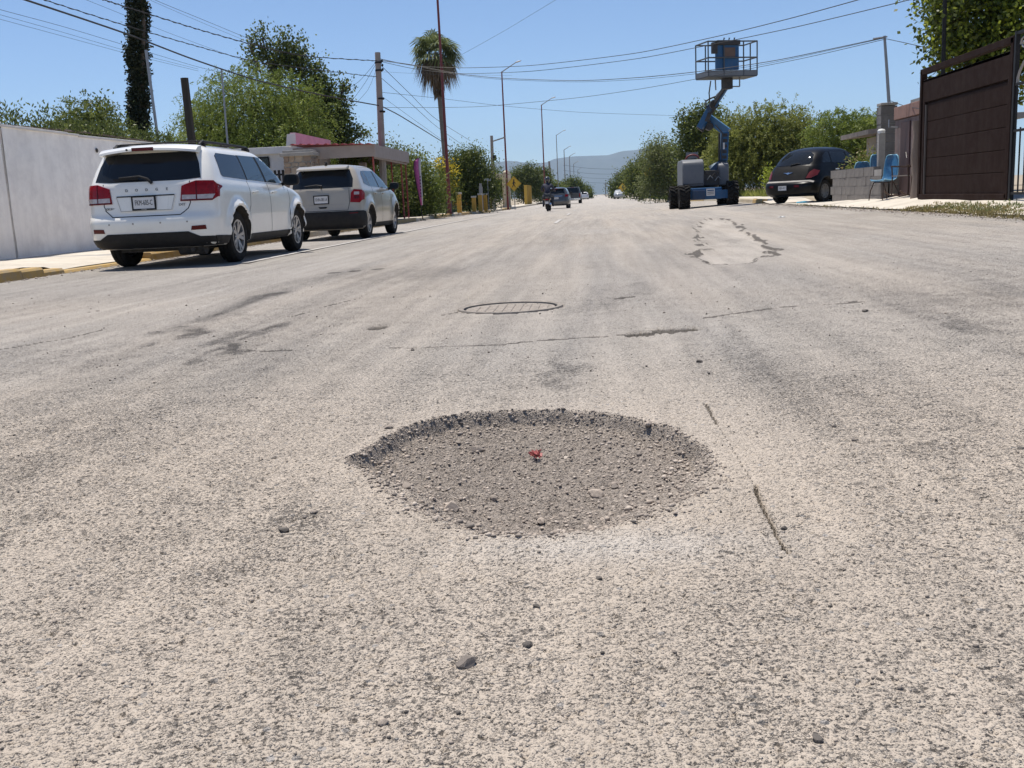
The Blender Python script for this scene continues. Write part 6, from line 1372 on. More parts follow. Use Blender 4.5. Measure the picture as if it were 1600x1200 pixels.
# ------------------------------------------------------------------ grass and weeds
def tufts(name, label, pts, h, mat, per=14):
    P = []; A = []; Ls = []
    for x, y in pts:
        z = GZ(x, y)-.02
        for k in range(per):
            P.append((x+rng.normal()*.05, y+rng.normal()*.07, z)); A.append((rng.normal()*.45, rng.normal()*.45, 1)); Ls.append(h*rng.uniform(.3, 1.3))
    P = np.array(P); A = np.array(A); A /= np.linalg.norm(A, axis=1, keepdims=True); Ls = np.array(Ls)
    o = put(name, soup(name, leaf_quads(P, A, Ls, .012+.05*Ls), mat, rng.random(len(P)))); return kind(o, 'stuff', label)
g0 = [(KR+.0+abs(rng.normal())*.24-.25*max(0,(15-y)/4), y) for y in rng.uniform(11.0, 17.8, 420)]
tufts('grass_strip', 'dry yellow-green grass strip at the asphalt edge before the gate', g0, .055, LDRY, 16)
g1 = [(KR+.12+abs(rng.normal())*.28, y) for y in rng.uniform(11.0, 17.0, 200)]
tufts('green_weeds', 'sparse green weeds mixed into the dry grass strip', g1, .06, LGREY, 12)
g2 = [(rng.uniform(-9.6, -8.3), y) for y in rng.uniform(44, 74, 420)]
tufts('verge_grass', 'rough green verge grass behind the far left kerb', g2, .42, LGREY, 12)
g3 = [(rng.uniform(6.7, 9.5), y) for y in rng.uniform(36, 60, 420)]
tufts('yard_weeds', 'tall yard weeds behind the lift and the black car', g3, .35, LMESQ2, 12)
g4 = [(rng.uniform(5.6, 7.5), y) for y in rng.uniform(60, 130, 260)]
tufts('far_weeds', 'weeds along the far pavement under the trees', g4, .5, LMID, 12)
tufts('wall_foot_weeds', 'little dry weeds at the foot of the pavement edge', [(KR+rng.uniform(-.03, .06), y) for y in np.concatenate([rng.uniform(17.5, 27, 40)])], .05, LDRY, 10)
# ================================================================== BOOM LIFT
def boom_lift():
    YL = 36.0; base = at(1098, 320, YL); X0, Y0 = base.x, YL; Z0 = GZ(X0, YL)
    t = thing('boom_lift', 'blue articulated boom lift with raised empty basket standing on the street', 'aerial lift', (X0, Y0, Z0)); O = Vector((X0, Y0, Z0))
    def q(px, py, dy=0.0): return at(px, py, YL+dy)-O
    MBL = M('lift_blue', (.010, .075, .19), .45, spec=.3, var=.1, coat=.15, dirt=(.10, .13, .16), dirt_amt=.35, scale=4); MBD = M('lift_dark_blue', (.008, .035, .09), .55, var=.15, dirt=(.06, .06, .06), dirt_amt=.4)
    MGR = M('lift_grey_cover', (.12, .125, .135), .55, var=.06, dirt=(.2, .195, .19), dirt_amt=.25); MDK = M('lift_black_steel', (.02, .02, .022), .6, var=.2, dirt=(.10, .08, .06), dirt_amt=.4)
    MRL = M('lift_rail_steel', (.075, .085, .095), .5, metal=.3, var=.15)
    MPL = M('lift_pale_steel', (.20, .215, .23), .5, metal=.3, var=.15)
    # wheels with chevron lugs
    r, wd = .40, .36; tm = MB(); h = wd/2
    tm.lathe([(.20, -h*.8), (.24, -h), (r-.06, -h), (r-.03, -h*.85), (r-.03, h*.85), (r-.06, h), (.24, h), (.20, h*.8)], 32, 'X', close=True)
    for i in range(16):
        for sg in (-1, 1):
            a = 2*math.pi*(i+(.5 if sg > 0 else 0))/16; a2 = a+.30; rr = r-.012
            tm.beam((0, rr*math.cos(a), rr*math.sin(a)), (sg*h*.98, rr*math.cos(a2), rr*math.sin(a2)), .055, .05, up=(0, math.cos(a), math.sin(a)))
    tmesh = tm.mesh('tyre', MRUB, 30); rm = MB(); rm.lathe([(.205, .12), (.17, .10), (.16, .02), (.07, .03), (.06, .10), (0, .11)], 24, 'X'); rmesh = rm.mesh('rim', MBD, 40)
    for px, py, dy in ((1069, 307, -.85), (1144, 303.5, -.85), (1054, 307, 1.15), (1129, 303.5, 1.15)):
        p = q(px, py, dy); w_ = put('wheel', tmesh, t, (p.x, p.y, r+GZ(X0+p.x, YL+dy)-Z0), (0, 0, 0 if px > 1098 else math.pi)); put('rim', rmesh, w_)
    a, b = q(1078, 302, -.85), q(1139, 302, -.85); cx = (a.x+b.x)/2
    ch = MB(); ch.box((cx-.12, .15, .46), (1.05, 2.3, .40)); ch.build('chassis', MBL, t, bevel=.03)
    for dy in (-.85, 1.15): MB().box((cx-.08*(1 if dy > 0 else 0), dy, .40), (1.62, .26, .24)).build('axle', MBL, t, bevel=.02)
    MB().box((cx-.38, -1.03, .42), (.42, .06, .30)).build('step_plate', MBD, t, bevel=.01); MB().box((cx+.42, -1.03, .42), (.5, .06, .28)).build('front_plate', MBL, t, bevel=.01)
    dp = MB().box((cx+.02, -1.03, .50), (.28, .02, .24)).build('decal_plate', MPLATE, t)
    for k in range(3): MB().box((cx+.02, -1.043, .56-.06*k), (.22, .006, .035 if k == 0 else .02)).build('decal_print', MINK if k else MBL, dp)
    MB().lathe([(.48, .66), (.50, .70), (.50, .76), (.42, .80)], 28, 'Z', (cx-.05, .2, 0)).build('slew_ring', MDK, t, 40)
    # turret covers
    def cover(x0, x1, y0, y1, z0, z1, mat, name):
        mb = MB(); n = 10; vs = []
        prof = [(y0, z0), (y0, z1-.22), (y0+.05, z1-.10), (y0+.18, z1-.03), (y0+.4, z1), (y1-.3, z1), (y1-.08, z1-.07), (y1, z1-.25), (y1, z0)]
        mb.prism(prof, x0, x1, 'X'); return mb.build(name, mat, t, 30, bevel=.035)
    l, rr_ = q(1065.5, 270, -.55), q(1099, 270, -.55); zt = q(1080, 249.5, -.2).z
    cover(l.x, rr_.x, -.75, 1.5, .72, zt, MGR, 'engine_cover')
    MB().box(((l.x+rr_.x)/2, -.755, .80), (rr_.x-l.x-.06, .02, .02)).build('cover_seam', MDK, t)
    l2, r2 = q(1122, 270, -.3), q(1133.5, 270, -.3); cover(l2.x, r2.x+.1, -.45, 1.5, .72, zt-.12, MGR, 'tank_cover')
    # exhaust guard and slow sign on top of the cover
    c0 = q(1082, 245, .2); MB().tube([(c0.x+.24*math.cos(a), .2, zt-.02+.20*math.sin(a)) for a in np.linspace(0, math.pi, 11)], .03, 8).build('red_guard', M('guard_red', (.14, .02, .02), .5), t, 60)
    MB().box((c0.x, .35, zt+.16), (.42, .02, .22)).build('cover_sign', MPL, t)
    MB().box((cx+.05, .25, .98), (.62, 1.7, .52)).build('turret_core', MDK, t, bevel=.02)
    for k, (dx, z) in enumerate(((-.2, 1.05), (-.05, .92), (.1, 1.0), (.22, .88))): MB().tube([(cx+dx, -.62, z), (cx+dx+.1, -.68, z+.14), (cx+dx+.2, -.62, z+.05)], .018, 6).build('hose', MPL if k % 2 else MDK, t, 60)
    # lower link, riser, upper boom, stick, jib
    A = q(1113, 268, .2); Bp = q(1133, 248, .1); MB().beam(A, Bp, .20, .22).build('lower_link', MBL, t, bevel=.015)
    MB().beam(q(1108, 262, .5), q(1128, 252, .4), .10, .10).build('link_cylinder', MCHROME, t)
    C0 = q(1130.5, 251, 0); C1 = q(1132.5, 206, 0); ri = MB().beam(C0, C1, .27, .30, up=(0, 1, 0)).build('riser', MBL, t, bevel=.02)
    for k in range(5): pz = C0.lerp(C1, .12+.19*k); MB().box((pz.x, pz.y-.16, pz.z), (.15, .02, .11)).build('riser_opening', MDK, ri)
    e0 = q(1124, 252, -.1); e1 = q(1124, 208, -.1); MB().tube([e0, e1], .035, 8).build('riser_rod', MDK, t)
    D0 = q(1137, 207, .0); D1 = q(1103, 182, .25); MB().beam(D0, D1, .26, .30).build('upper_boom', M('lift_light_blue', (.03, .11, .22), .4, var=.1, coat=.15), t, bevel=.02)
    E0 = q(1099, 203, .2); MB().beam(q(1093, 203, .15), q(1106, 186, .15), .24, .28).build('knuckle', MDK, t, bevel=.02)
    MB().lathe([(.13, -.2), (.13, .2)], 14, 'Y', q(1108, 198, .15)).build('pivot_pin', MDK, t)
    F0 = q(1094, 200, 0); F1 = q(1109, 172, -.2); MB().beam(F0, F1, .18, .22).build('stick', MBL, t, bevel=.015); MB().beam(q(1104, 190, -.3), q(1111, 172, -.35), .12, .12).build('stick_cylinder', MDK, t)
    G0 = q(1108, 172, -.3); G1 = q(1119, 160, -.6); MB().beam(G0, G1, .22, .26).build('jib_knuckle', MBD, t, bevel=.03); MB().lathe([(.15, -.19), (.15, .19)], 14, 'Y', q(1115.5, 164, -.55)).build('jib_pin', MDK, t)
    J1 = q(1135, 134, -1.6); MB().beam(q(1115, 165, -.6), J1, .12, .15).build('jib', MDK, t, bevel=.012); MB().beam(q(1120, 150, -.9), q(1133, 137, -1.5), .07, .07).build('jib_cylinder', MPL, t)
    MB().tube([q(1111, 172, -.3), q(1103, 166, -.4), q(1103, 158, -.6), q(1110, 154, -.7), q(1120, 150, -.8)], .028, 7).build('hose_loop', MDK, t, 60)
    MB().tube([q(1109, 160, -.7), q(1108, 145, -1.1), q(1110.5, 127, -1.8)], .022, 7).build('hose', MDK, t, 60)
    MB().beam(q(1118, 166, -.75), q(1137, 137, -1.75), .05, .06).build('jib_link', MBL, t)
    for k in range(3): MB().tube([q(1112+k, 176, -.4), q(1121+2*k, 158-k, -1.0), q(1133+k, 138, -1.7)], .014, 5).build('hose', MDK, t, 60)
    MB().tube([q(1128, 250, -.25), q(1127, 230, -.28), q(1129, 208, -.2), q(1118, 195, -.1)], .02, 6).build('hose', MDK, t, 60)
    MB().box(q(1091, 268, -.72), (.22, .012, .10)).build('cover_decal', MPLATE, t); MB().box(q(1131, 228, -.18), (.06, .012, .22)).build('riser_decal', MPLATE, t)
    # basket: floor tray with toe boards, rails, control box
    yc = -2.0; fl = q(1135, 121, yc); W, D, H = 1.72, .90, 1.06; ang = R(20); Rm = Matrix.Rotation(ang, 3, 'Z')
    bk = MB(); 
    def B(x, y, z): return fl+Rm @ Vector((x, y, z))
    bk.box(fl, (W, D, .05), Rm); o = bk.build('basket_floor', MRL, t)
    for (x, y, w_, d_) in ((0, -D/2, W, .02), (0, D/2, W, .02), (-W/2, 0, .02, D), (W/2, 0, .02, D)): MB().box(B(x, y, .09), (w_, d_, .16), Rm).build('toe_board', M('galvanised', (.16, .17, .18), .5, metal=.4, var=.15), o)
    cor = [(-W/2, -D/2), (W/2, -D/2), (W/2, D/2), (-W/2, D/2)]
    for z in (H, H*.53):
        for (x0, y0), (x1, y1) in zip(cor, cor[1:]+cor[:1]): MB().tube([B(x0, y0, z), B(x1, y1, z)], .024, 7).build('rail', MRL, t, 60)
    for x, y in cor+[(-W*.18, -D/2), (W*.22, -D/2), (W*.22, D/2), (-W*.3, D/2), (W/2, 0)]: MB().tube([B(x, y, 0), B(x, y, H)], .022, 7).build('rail_post', MRL, t, 60)
    pb = MB().box(B(-.16, -D/2+.09, .62), (.80, .10, .86), Rm).build('platform_panel', MBL, t, bevel=.015)
    MB().box(B(-.10, -D/2+.03, .72), (.40, .03, .30), Rm).build('manual_box', M('brown_box', (.13, .085, .065), .8, var=.2), pb, bevel=.01); MB().box(B(-.16, -D/2+.05, 1.02), (.82, .20, .14), Rm).build('control_box', MDK, pb, bevel=.02)
    for x in (-.3, -.12, .06): MB().tube([B(x, -D/2+.05, 1.08), B(x+.02, -D/2+.03, 1.17)], [.016, .024], 7).build('joystick', MDK, pb)
    MB().box(B(-.62, -D/2+.05, .86), (.18, .12, .34), Rm).build('cable_box', MDK, pb, bevel=.01)
    sp = MB()
    for p0, p1 in (((.05, -.1, -.02), (.05, -.1, -.30)), ((.42, -.1, -.02), (.42, -.1, -.30)), ((.05, -.1, -.30), (.42, -.1, -.30)), ((-.05, -.1, -.02), (-.05, -.1, -.35)), ((-.45, -.1, -.02), (-.43, -.1, -.4))): sp.tube([B(*p0), B(*p1)], .022, 6)
    sp.build('basket_foot', MPL, t, 60); MB().box(B(.02, .0, -.20), (.30, .26, .34), Rm).build('rotator', MDK, t, bevel=.02)
boom_lift()

# ================================================================== MOTORCYCLIST
def skin_body(name, verts, edges, radii, root, mat, parent, sub=1):
    me = bpy.data.meshes.new(name); me.from_pydata(verts, edges, []); o = put(name, me, parent)
    me.materials.append(mat)
    m = o.modifiers.new('skin', 'SKIN'); 
    if not me.skin_vertices: 
        bpy.context.view_layer.objects.active = o
    sv = me.skin_vertices[0].data
    for i, r_ in enumerate(radii): sv[i].radius = (r_, r_) if not isinstance(r_, tuple) else r_; sv[i].use_root = (i == root)
    s = o.modifiers.new('sub', 'SUBSURF'); s.levels = sub; s.render_levels = sub
    return o
def motorcycle():
    Y = 53.0; p = at(856, 330, Y); x = p.x; z = float(road_z(x, Y))
    t = thing('motorcycle', 'dark motorcycle riding away in the lane, ridden by a helmeted person', 'motorcycle', (x, Y, z), R(-2))
    MK = M('bike_black', (.02, .02, .022), .4, var=.1)
    for y, n in ((0.0, 'rear'), (1.30, 'front')):
        w_ = MB(); w_.lathe([(.24, -.05), (.27, -.06), (.31, -.045), (.325, 0), (.31, .045), (.27, .06), (.24, .05)], 28, 'X', close=True); o = w_.build('wheel', MRUB, t, 40, loc=(0, y, .325))
        s_ = MB()
        for k in range(8): a = k*math.pi/4; s_.beam((0, 0, 0), (0, .25*math.cos(a), .25*math.sin(a)), .02, .025)
        s_.build('spokes', MALLOY, o)
    MB().tube([(0, 0, .325), (0, .35, .42), (0, .75, .45), (0, 1.02, .85)], [.05, .07, .09, .06], 8).build('frame', MK, t, 50); MB().box((0, .62, .42), (.34, .42, .36)).build('engine', MBLACK, t, bevel=.04)
    tk = MB(); tk.lathe([(0, -.30), (.12, -.24), (.16, 0), (.13, .2), (0, .28)], 14, 'Y', (0, .72, .86)); tk.build('fuel_tank', M('bike_red', (.10, .01, .012), .3, coat=.5), t, 40)
    MB().prism([(-.30, .74), (.46, .78), (.46, .70), (-.30, .64)], -.13, .13, 'X').build('seat', MBLACK, t, bevel=.03)
    MB().prism([(-.42, .70), (-.10, .68), (-.12, .55), (-.40, .52)], -.08, .08, 'X').build('tail_fairing', MK, t, bevel=.02)
    MB().box((0, -.43, .62), (.18, .03, .06)).build('tail_lamp', MRED, t, bevel=.008); MB().box((0, -.40, .46), (.18, .01, .12)).build('number_plate', MPLATE, t)
    MB().prism([(-.30, .66), (.10, .70), (.12, .67), (-.30, .62)], -.07, .07, 'X').build('mudguard', MK, t)
    MB().tube([(-.36, .88, 1.06), (-.22, .98, 1.05), (0, 1.02, 1.02), (.22, .98, 1.05), (.36, .88, 1.06)], .016, 8).build('handlebar', MBLACK, t, 60)
    for sg in (-1, 1):
        MB().tube([(sg*.06, 1.02, .90), (sg*.07, 1.30, .325)], .025, 8).build('fork', MALLOY, t); MB().tube([(sg*.26, .96, 1.06), (sg*.34, .93, 1.22)], .008, 6).build('mirror_stem', MBLACK, t); MB().lathe([(0, -.015), (.06, -.012), (.06, .01)], 12, 'Y', (sg*.36, .93, 1.25)).build('mirror', MBLACK, t)
        MB().tube([(sg*.12, -.10, .60), (sg*.12, .0, .33)], .022, 8).build('shock', MALLOY, t); MB().lathe([(0, -.02), (.028, -.015), (.03, .02)], 10, 'Y', (sg*.16, -.36, .62)).build('indicator', M('amber', (.5, .2, .02), .3), t)
    MB().tube([(.15, .5, .28), (.17, .1, .32), (.18, -.30, .40)], [.03, .045, .05], 10).build('exhaust', MCHROME, t, 50)
    # rider
    r = thing('person', 'person in dark navy jacket, grey trousers and dark helmet riding the motorcycle', 'person', (x, Y, z), R(-2))
    MJ = M('navy_jacket', (.015, .018, .04), .8, var=.2, bump=.3, bscale=15); MT = M('grey_trousers', (.055, .058, .065), .85, var=.2); MSK = M('skin', (.30, .17, .11), .6, var=.05)
    V = [(0, .12, .86), (0, .14, 1.02), (0, .20, 1.20), (0, .27, 1.36), (0, .30, 1.46), (0, .33, 1.55),
         (.19, .29, 1.37), (.31, .48, 1.18), (.33, .74, 1.08), (.34, .84, 1.07), (-.19, .29, 1.37), (-.31, .48, 1.18), (-.33, .74, 1.08), (-.34, .84, 1.07),
         (.11, .14, .84), (.26, .52, .78), (.24, .40, .42), (.25, .38, .33), (.26, .52, .30), (-.11, .14, .84), (-.26, .52, .78), (-.24, .40, .42), (-.25, .38, .33), (-.26, .52, .30)]
    E_ = [(0, 1), (1, 2), (2, 3), (3, 4), (4, 5), (3, 6), (6, 7), (7, 8), (8, 9), (3, 10), (10, 11), (11, 12), (12, 13), (0, 14), (14, 15), (15, 16), (16, 17), (17, 18), (0, 19), (19, 20), (20, 21), (21, 22), (22, 23)]
    RR = [(.17, .14), (.16, .13), (.18, .13), (.18, .12), .06, .055, .085, .062, .048, .045, .085, .062, .048, .045, .11, .085, .06, .055, .045, .11, .085, .06, .055, .045]
    skin_body('body', V, E_, RR, 0, MJ, r, 2)
    Vt = [(0, .12, .84), (.11, .14, .83), (.26, .52, .775), (.24, .40, .43), (.245, .385, .36), (-.11, .14, .83), (-.26, .52, .775), (-.24, .40, .43), (-.245, .385, .36)]
    skin_body('trousers', Vt, [(0, 1), (1, 2), (2, 3), (3, 4), (0, 5), (5, 6), (6, 7), (7, 8)], [(.175, .145), .115, .095, .072, .070, .115, .095, .072, .070], 0, MT, r, 2)
    he = MB(); he.lathe([(0, -.15), (.08, -.145), (.12, -.11), (.135, -.03), (.135, .03), (.115, .09), (.07, .135), (0, .15)], 18, 'Z', (0, .36, 1.66)); he.v = [(p[0], p[1]*1.0+(.02 if p[2] < 1.6 else 0), p[2]) for p in he.v]
    h_ = he.build('helmet', M('dark_helmet', (.03, .03, .035), .25, coat=.6), r, 50); MB().add([(.10*math.cos(a), .36+.139*math.sin(a)*1, z_) for a in np.linspace(.5, 2.64, 8) for z_ in (1.62, 1.70)], [(2*i, 2*i+2, 2*i+3, 2*i+1) for i in range(7)]).build('visor', MGLASS, h_)
    for sg in (-1, 1):
        hd = MB()
        hd.box((sg*.335, .86, 1.065), (.07, .08, .035))
        for k in range(4): hd.tube([(sg*(.31+.018*k), .90, 1.07), (sg*(.31+.018*k), .925, 1.05), (sg*(.31+.018*k), .90, 1.03)], .009, 5)
        hd.tube([(sg*.30, .86, 1.06), (sg*.29, .89, 1.045)], .010, 5); hd.build('hand', MSK, r, 60)
        MB().box((sg*.255, .49, .295), (.09, .26, .09)).build('shoe', MBLACK, r, bevel=.03)
motorcycle()

# ================================================================== SMALL THINGS ON THE STREET
def pebble_mesh(name, mat, seed, flat=.6, sub=2):
    bm = bmesh.new(); bmesh.ops.create_icosphere(bm, subdivisions=sub, radius=1.0); r_ = random.Random(seed)
    cuts = [(Vector((r_.uniform(-1, 1), r_.uniform(-1, 1), r_.uniform(-1, 1))).normalized(), r_.uniform(.45, .85)) for _ in range(9)]
    for v in bm.verts:
        for n, d in cuts:
            k = v.co.dot(n)
            if k > d: v.co -= n*(k-d)
        v.co.z *= flat; v.co *= r_.uniform(.95, 1.05)
    me = bpy.data.meshes.new(name); bm.to_mesh(me); bm.free(); me.materials.append(mat); return me
MST = [M('loose_stone_%d' % i, c, .9, var=.2, scale=8, bump=.3, bscale=40) for i, c in enumerate([(.19, .162, .138), (.28, .236, .196), (.37, .31, .255), (.105, .092, .08), (.46, .395, .33)])]
def surf_z(x, y):
    X = np.array([x]); Yv = np.array([y]); d, s = pot_depth(X, Yv); hole = sst(-.004, .01, s); h_, _ = height(X, Yv, np.array([.004]))
    lump = ((fbm(X*26, Yv*26, 3, 61)-.5)*0.020+(fbm(X*70, Yv*70, 2, 63)-.5)*0.012)*(.25+.75*sst(0, .09, s))
    return float((road_z(X, Yv)+h_*(1-hole)+d+lump*hole)[0])
BIG = [(729, 1040, .020, 0, 'flat grey pebble below the pothole, largest on the near road'), (825, 1008, .011, 3, 'small dark pebble just above the flat grey one'), (592, 1003, .011, 1, 'small pale pebble below left of the pothole'), (443, 829, .015, 3, 'dark stone lying left of the pothole'), (492, 800, .013, 1, 'small stone near the left rim of the pothole'), (1334, 690, .012, 0, 'small grey pebble far right of the pothole'), (1093, 566, .016, 3, 'dark stone right of the crack above the pothole'), (1304, 668, .010, 0, 'tiny dark pebble up right of the pothole'), (645, 548, .016, 3, 'dark stone up left of the pothole'), (1595, 706, .014, 3, 'dark stone at the right edge of the road'), (1225, 830, .010, 3, 'dark crumb lying on the thin dark crack'), (1352, 492, .022, 3, 'dark lump on the asphalt up right'), (838, 948, .009, 3, 'tiny dark stone straight below the pothole'), (600, 1130, .010, 1, 'small pale pebble near the bottom edge'), (1276, 1160, .011, 3, 'dark pebble near the bottom right corner'), (936, 905, .009, 3, 'tiny dark stone below the bright dust patch')]
for i, (px, py, s, m, lab) in enumerate(BIG):
    g = gpt(px, py); z = surf_z(g[0], g[1]); o = put('pebble', pebble_mesh('pebble', MST[m], i+40, .55), None, (g[0], g[1], z+s*.25), (0, 0, i)); o.scale = (s, s*.8, s)
    tag(o, lab, 'stone', 'loose stones on the road')
HOLE = [(748, 694, .026, 1, 'pale angular stone in the upper left of the pothole'), (705, 790, .030, 2, 'flat pale stone at the lower left inside the pothole'), (930, 756, .026, 2, 'flat pale stone in the right half of the pothole'), (880, 786, .020, 1, 'grey angular stone in the lower middle of the pothole'), (770, 760, .018, 1, 'grey stone near the middle of the pothole'), (982, 785, .018, 4, 'whitish stone at the lower right inside the pothole'), (883, 698, .014, 4, 'small white stone right of the red scrap in the pothole'), (635, 780, .020, 1, 'grey stone at the left lower rim of the pothole'), (1015, 683, .018, 2, 'pale stone near the far right rim of the pothole'), (960, 745, .016, 0, 'bluish grey stone in the right of the pothole'), (610, 690, .018, 1, 'grey stone tucked under the far left rim of the pothole'), (845, 796, .016, 2, 'beige stone near the front of the pothole')]
for i, (px, py, s, m, lab) in enumerate(HOLE):
    g = gpt(px, py, -.05); z = surf_z(g[0], g[1]); o = put('rubble_stone', pebble_mesh('rubble_stone', MST[m], i+90, .6), None, (g[0], g[1], z+s*.2), (0, 0, i*1.3)); o.scale = (s, s*.75, s)
    tag(o, lab, 'stone', 'rubble stones inside the pothole')
def scatter(name, label, P, S, mats, flat=.65, sub=1):
    """many small stones joined in one mesh per material"""
    temps = [pebble_mesh('tmp', MST[0], 200+k, flat, sub) for k in range(6)]
    tv = [np.array([v.co[:] for v in m.vertices]) for m in temps]; tf = [np.array([p.vertices[:] for p in m.polygons]) for m in temps]
    V = []; Fc = []; mi = []; n0 = 0
    for p, s in zip(P, S):
        k = random.randrange(6); a = random.random()*6.28; c, sn = math.cos(a), math.sin(a); v = tv[k]*s*np.array([1, random.uniform(.6, 1), 1]); v = np.stack([v[:, 0]*c-v[:, 1]*sn, v[:, 0]*sn+v[:, 1]*c, v[:, 2]], 1)+p
        V.append(v); Fc.append(tf[k]+n0); mi += [random.choice(mats)]*len(tf[k]); n0 += len(v)
    V = np.concatenate(V); Fc = np.concatenate(Fc).astype(np.int32); me = bpy.data.meshes.new(name)
    me.vertices.add(len(V)); me.vertices.foreach_set('co', V.ravel().astype(np.float32)); me.loops.add(Fc.size); me.loops.foreach_set('vertex_index', Fc.ravel()); me.polygons.add(len(Fc)); me.polygons.foreach_set('loop_start', np.arange(0, Fc.size, 3, dtype=np.int32))
    for m in MST: me.materials.append(m)
    me.polygons.foreach_set('material_index', np.array(mi, dtype=np.int32)); me.update(calc_edges=True)
    for m in temps: bpy.data.meshes.remove(m)
    return kind(put(name, me), 'stuff', label)
def surf_arr(x, y):
    d, s = pot_depth(x, y); hole = sst(-.004, .01, s); lump = ((fbm(x*26, y*26, 3, 61)-.5)*0.020+(fbm(x*70, y*70, 2, 63)-.5)*0.012)*(.25+.75*sst(0, .09, s))
    h_, _ = height(x, y, np.full(x.shape, .004)); return road_z(x, y)+h_*(1-hole)+d+lump*hole, s
n = 27000; a = rng.random(n)*6.28; rr = np.sqrt(rng.random(n))*.75; px_, py_ = PC[0]+np.cos(a)*rr, PC[1]+np.sin(a)*rr*1.0
z_, s_ = surf_arr(px_, py_); edge = np.clip(1-s_/.16, 0, 1); nearg = 1-sst(.25, .65, .5+.5*np.sin(a)); keep = (s_ > -.004-.06*nearg*rng.random(n)**3) & (rng.random(n) < .50+.4*edge**1.5*(.4+.6*(1-nearg))); px_, py_, z_, s_ = px_[keep], py_[keep], z_[keep], s_[keep]
S = .0018+.0075*rng.random(len(px_))**5+.0025*np.clip(1-s_/.12, 0, 1)*rng.random(len(px_))
scatter('pothole_gravel', 'loose gravel and crumbs filling the pothole', np.stack([px_, py_, z_+S*.25], 1), S, [0, 1, 1, 2, 2, 2, 4, 4], .5)
n = 2200; yy = .95+8.0*rng.random(n)**1.9; xx = -.22*yy*.5+(rng.random(n)-.5)*(1.25*yy+.5); z_, s_ = surf_arr(xx, yy); k = s_ < -.03; xx, yy, z_ = xx[k], yy[k], z_[k]
S = .0018+.0045*rng.random(len(xx))**4+.0010*yy*rng.random(len(xx))**7
scatter('road_grit', 'small loose grit strewn over the asphalt', np.stack([xx, yy, z_+S*.3], 1), S, [0, 1, 3, 0, 2])
# coarser chunks gathered round the edges of the bowl
n = 900; a = rng.random(n)*6.28; rim = np.interp((a+np.pi) % (2*np.pi)-np.pi, _pa, _pr); rr = rim-.02-np.abs(rng.normal(0, .10, n)); xx, yy = PC[0]+np.cos(a)*rr, PC[1]+np.sin(a)*rr; k = rng.random(n) < np.where(np.sin(a) > .55, .08, .42); xx, yy = xx[k], yy[k]
z_, s_ = surf_arr(xx, yy); S = .0055+.010*rng.random(len(xx))**2.2
scatter('pothole_chunks', 'coarser broken stones gathered round the edges of the pothole', np.stack([xx, yy, z_+S*.2], 1), S, [1, 2, 2, 4, 0, 2], .55)
# crumbled crust along the far rim
ang = rng.uniform(.05, 3.1, 260); rim = np.interp(ang, _pa, _pr)-rng.normal(.010, .012, 260); xx, yy = PC[0]+np.cos(ang)*rim, PC[1]+np.sin(ang)*rim; z_, s_ = surf_arr(xx, yy); S = .002+.0042*rng.random(260)**2
scatter('rim_crumbs', 'dark broken asphalt crumbs along the far rim of the pothole', np.stack([xx, yy, z_+S*.1], 1), S, [3, 0, 0, 1, 1])
def red_scrap():
    g = gpt(836, 701, -.05); z = surf_z(g[0], g[1]); mb = MB(); r_ = random.Random(5)
    for k in range(3):
        pts = [Vector((.010*math.cos(i*1.9+k*2)+r_.uniform(-.01, .01), .02*math.sin(i*1.1+k)+r_.uniform(-.008, .008), .006+.016*abs(math.sin(i*1.7+k)))) for i in range(9)]
        mb.tube(pts, .0024, 5)
    mb.box((.012, .0, .012), (.02, .016, .003), Matrix.Rotation(.5, 3, 'X')); o = mb.build('plastic_scrap', M('red_plastic', (.30, .06, .055), .6, var=.3), None, 60, loc=(g[0], g[1], z)); tag(o, 'crumpled red plastic scrap lying in the pothole', 'litter')
red_scrap()
def manhole():
    z = float(road_z(*MH)); t = thing('manhole_cover', 'round iron manhole cover filled with asphalt dust beyond the pothole', 'manhole cover', (MH[0], MH[1], z-.004)); MI = M('dusty_iron', (.19, .165, .14), .8, metal=.1, var=.2, scale=6, bump=.3, bscale=60, dirt=(.36, .32, .27), dirt_amt=.8); MRW = M('dusty_fill', (.30, .262, .225), .95, var=.25, scale=12, bump=.6, bscale=90, dirt=(.12, .105, .09), dirt_amt=.7)
    MB().lathe([(.315, -.03), (.315, .006), (.33, .012), (.350, .010), (.362, -.03)], 48, 'Z', close=True).build('ring', MI, t, 40)
    MB().lathe([(0, -.006), (.27, -.006), (.298, -.001)], 48, cap=False).build('plate', MRW, t, 40)
    for i in range(-4, 5):
        L = math.sqrt(max(0, .27**2-(i*.058)**2)); MB().beam((i*.058, -L, -.008), (i*.058, L, -.008), .034, .014).build('rib', MRW, t, bevel=.004)
manhole()
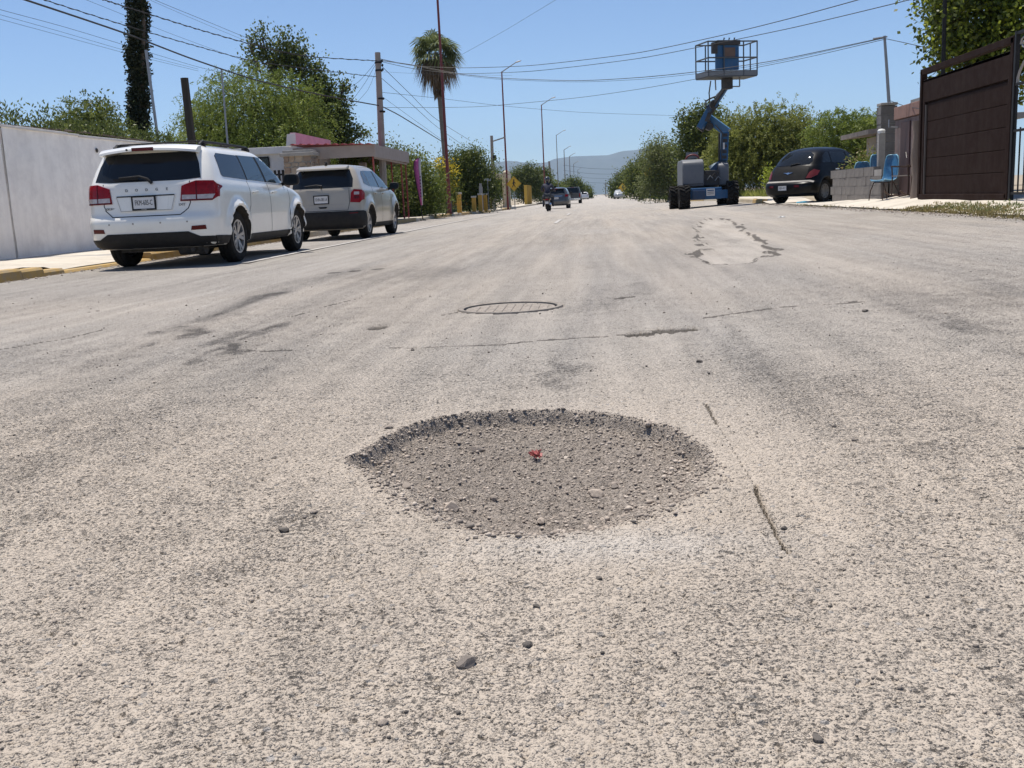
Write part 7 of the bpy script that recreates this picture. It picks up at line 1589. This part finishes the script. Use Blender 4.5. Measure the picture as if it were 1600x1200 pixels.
def litter(px, py, zc, col, lab, s, Y=None, name='litter_bag'):
    if Y is None: g = gpt(px, py, zc)
    else: q = at(px, py, Y); g = (q.x, q.y, q.z)
    z = GZ(g[0], g[1]); bm = bmesh.new(); bmesh.ops.create_icosphere(bm, subdivisions=3, radius=1); r_ = random.Random(px)
    for v in bm.verts: v.co *= .7+.6*float(vnoise(np.array([v.co.x*2.3+px]), np.array([v.co.y*2.3+v.co.z*3]), 3)[0]); v.co.z = max(-.25, v.co.z)*.35
    me = bpy.data.meshes.new(name); bm.to_mesh(me); bm.free(); me.materials.append(M('litter_%d' % px, col, .4, var=.2)); o = put(name, me, None, (g[0], g[1], z+s*.09)); o.scale = (s*1.5, s, s); tag(o, lab, 'litter')
litter(1255, 319, .2, (.10, .42, .58), 'light blue crumpled bag on the pavement before the black car', .11, 29.2)
litter(503, 378, .0, (.55, .53, .50), 'whitish crumpled paper in the gutter between the two parked cars', .07, 22.0)
litter(1222, 338, .15, (.6, .6, .58), 'tiny white paper scrap on the asphalt before the brown gate', .05, 20.0)

n = 2600; yy = rng.uniform(9, 60, n); xx = KL+.03+np.abs(rng.normal(0, .10, n)); S = .006+.016*rng.random(n)**3
scatter('gutter_gravel', 'sand and pebbles drifted along the left kerb', np.stack([xx, yy, road_z(xx, yy)+S*.3], 1), S, [1, 2, 2, 4, 0])
n = 1500; yy = rng.uniform(11, 32, n); xx = KR-.02-np.abs(rng.normal(0, .14, n)); S = .006+.018*rng.random(n)**3
scatter('edge_gravel', 'crumbs and pebbles along the pavement edge before the brown gate', np.stack([xx, yy, road_z(xx, yy)+S*.3], 1), S, [1, 2, 2, 4, 0])
# ================================================================== AIR
m = bpy.data.materials.new('haze_air'); m.use_nodes = True; nt = m.node_tree; nt.nodes.clear()
pv = nt.nodes.new('ShaderNodeVolumePrincipled'); pv.inputs['Color'].default_value = (.56, .78, 1.0, 1); pv.inputs['Density'].default_value = 0.85e-4; pv.inputs['Anisotropy'].default_value = 0.0
out = nt.nodes.new('ShaderNodeOutputMaterial'); nt.links.new(pv.outputs[0], out.inputs['Volume'])
hz = MB().box((0, 5200, 299), (25000, 11400, 602)).build('haze', m, None); hz['kind'] = 'stuff'; hz['label'] = 'thin blue haze filling the air'
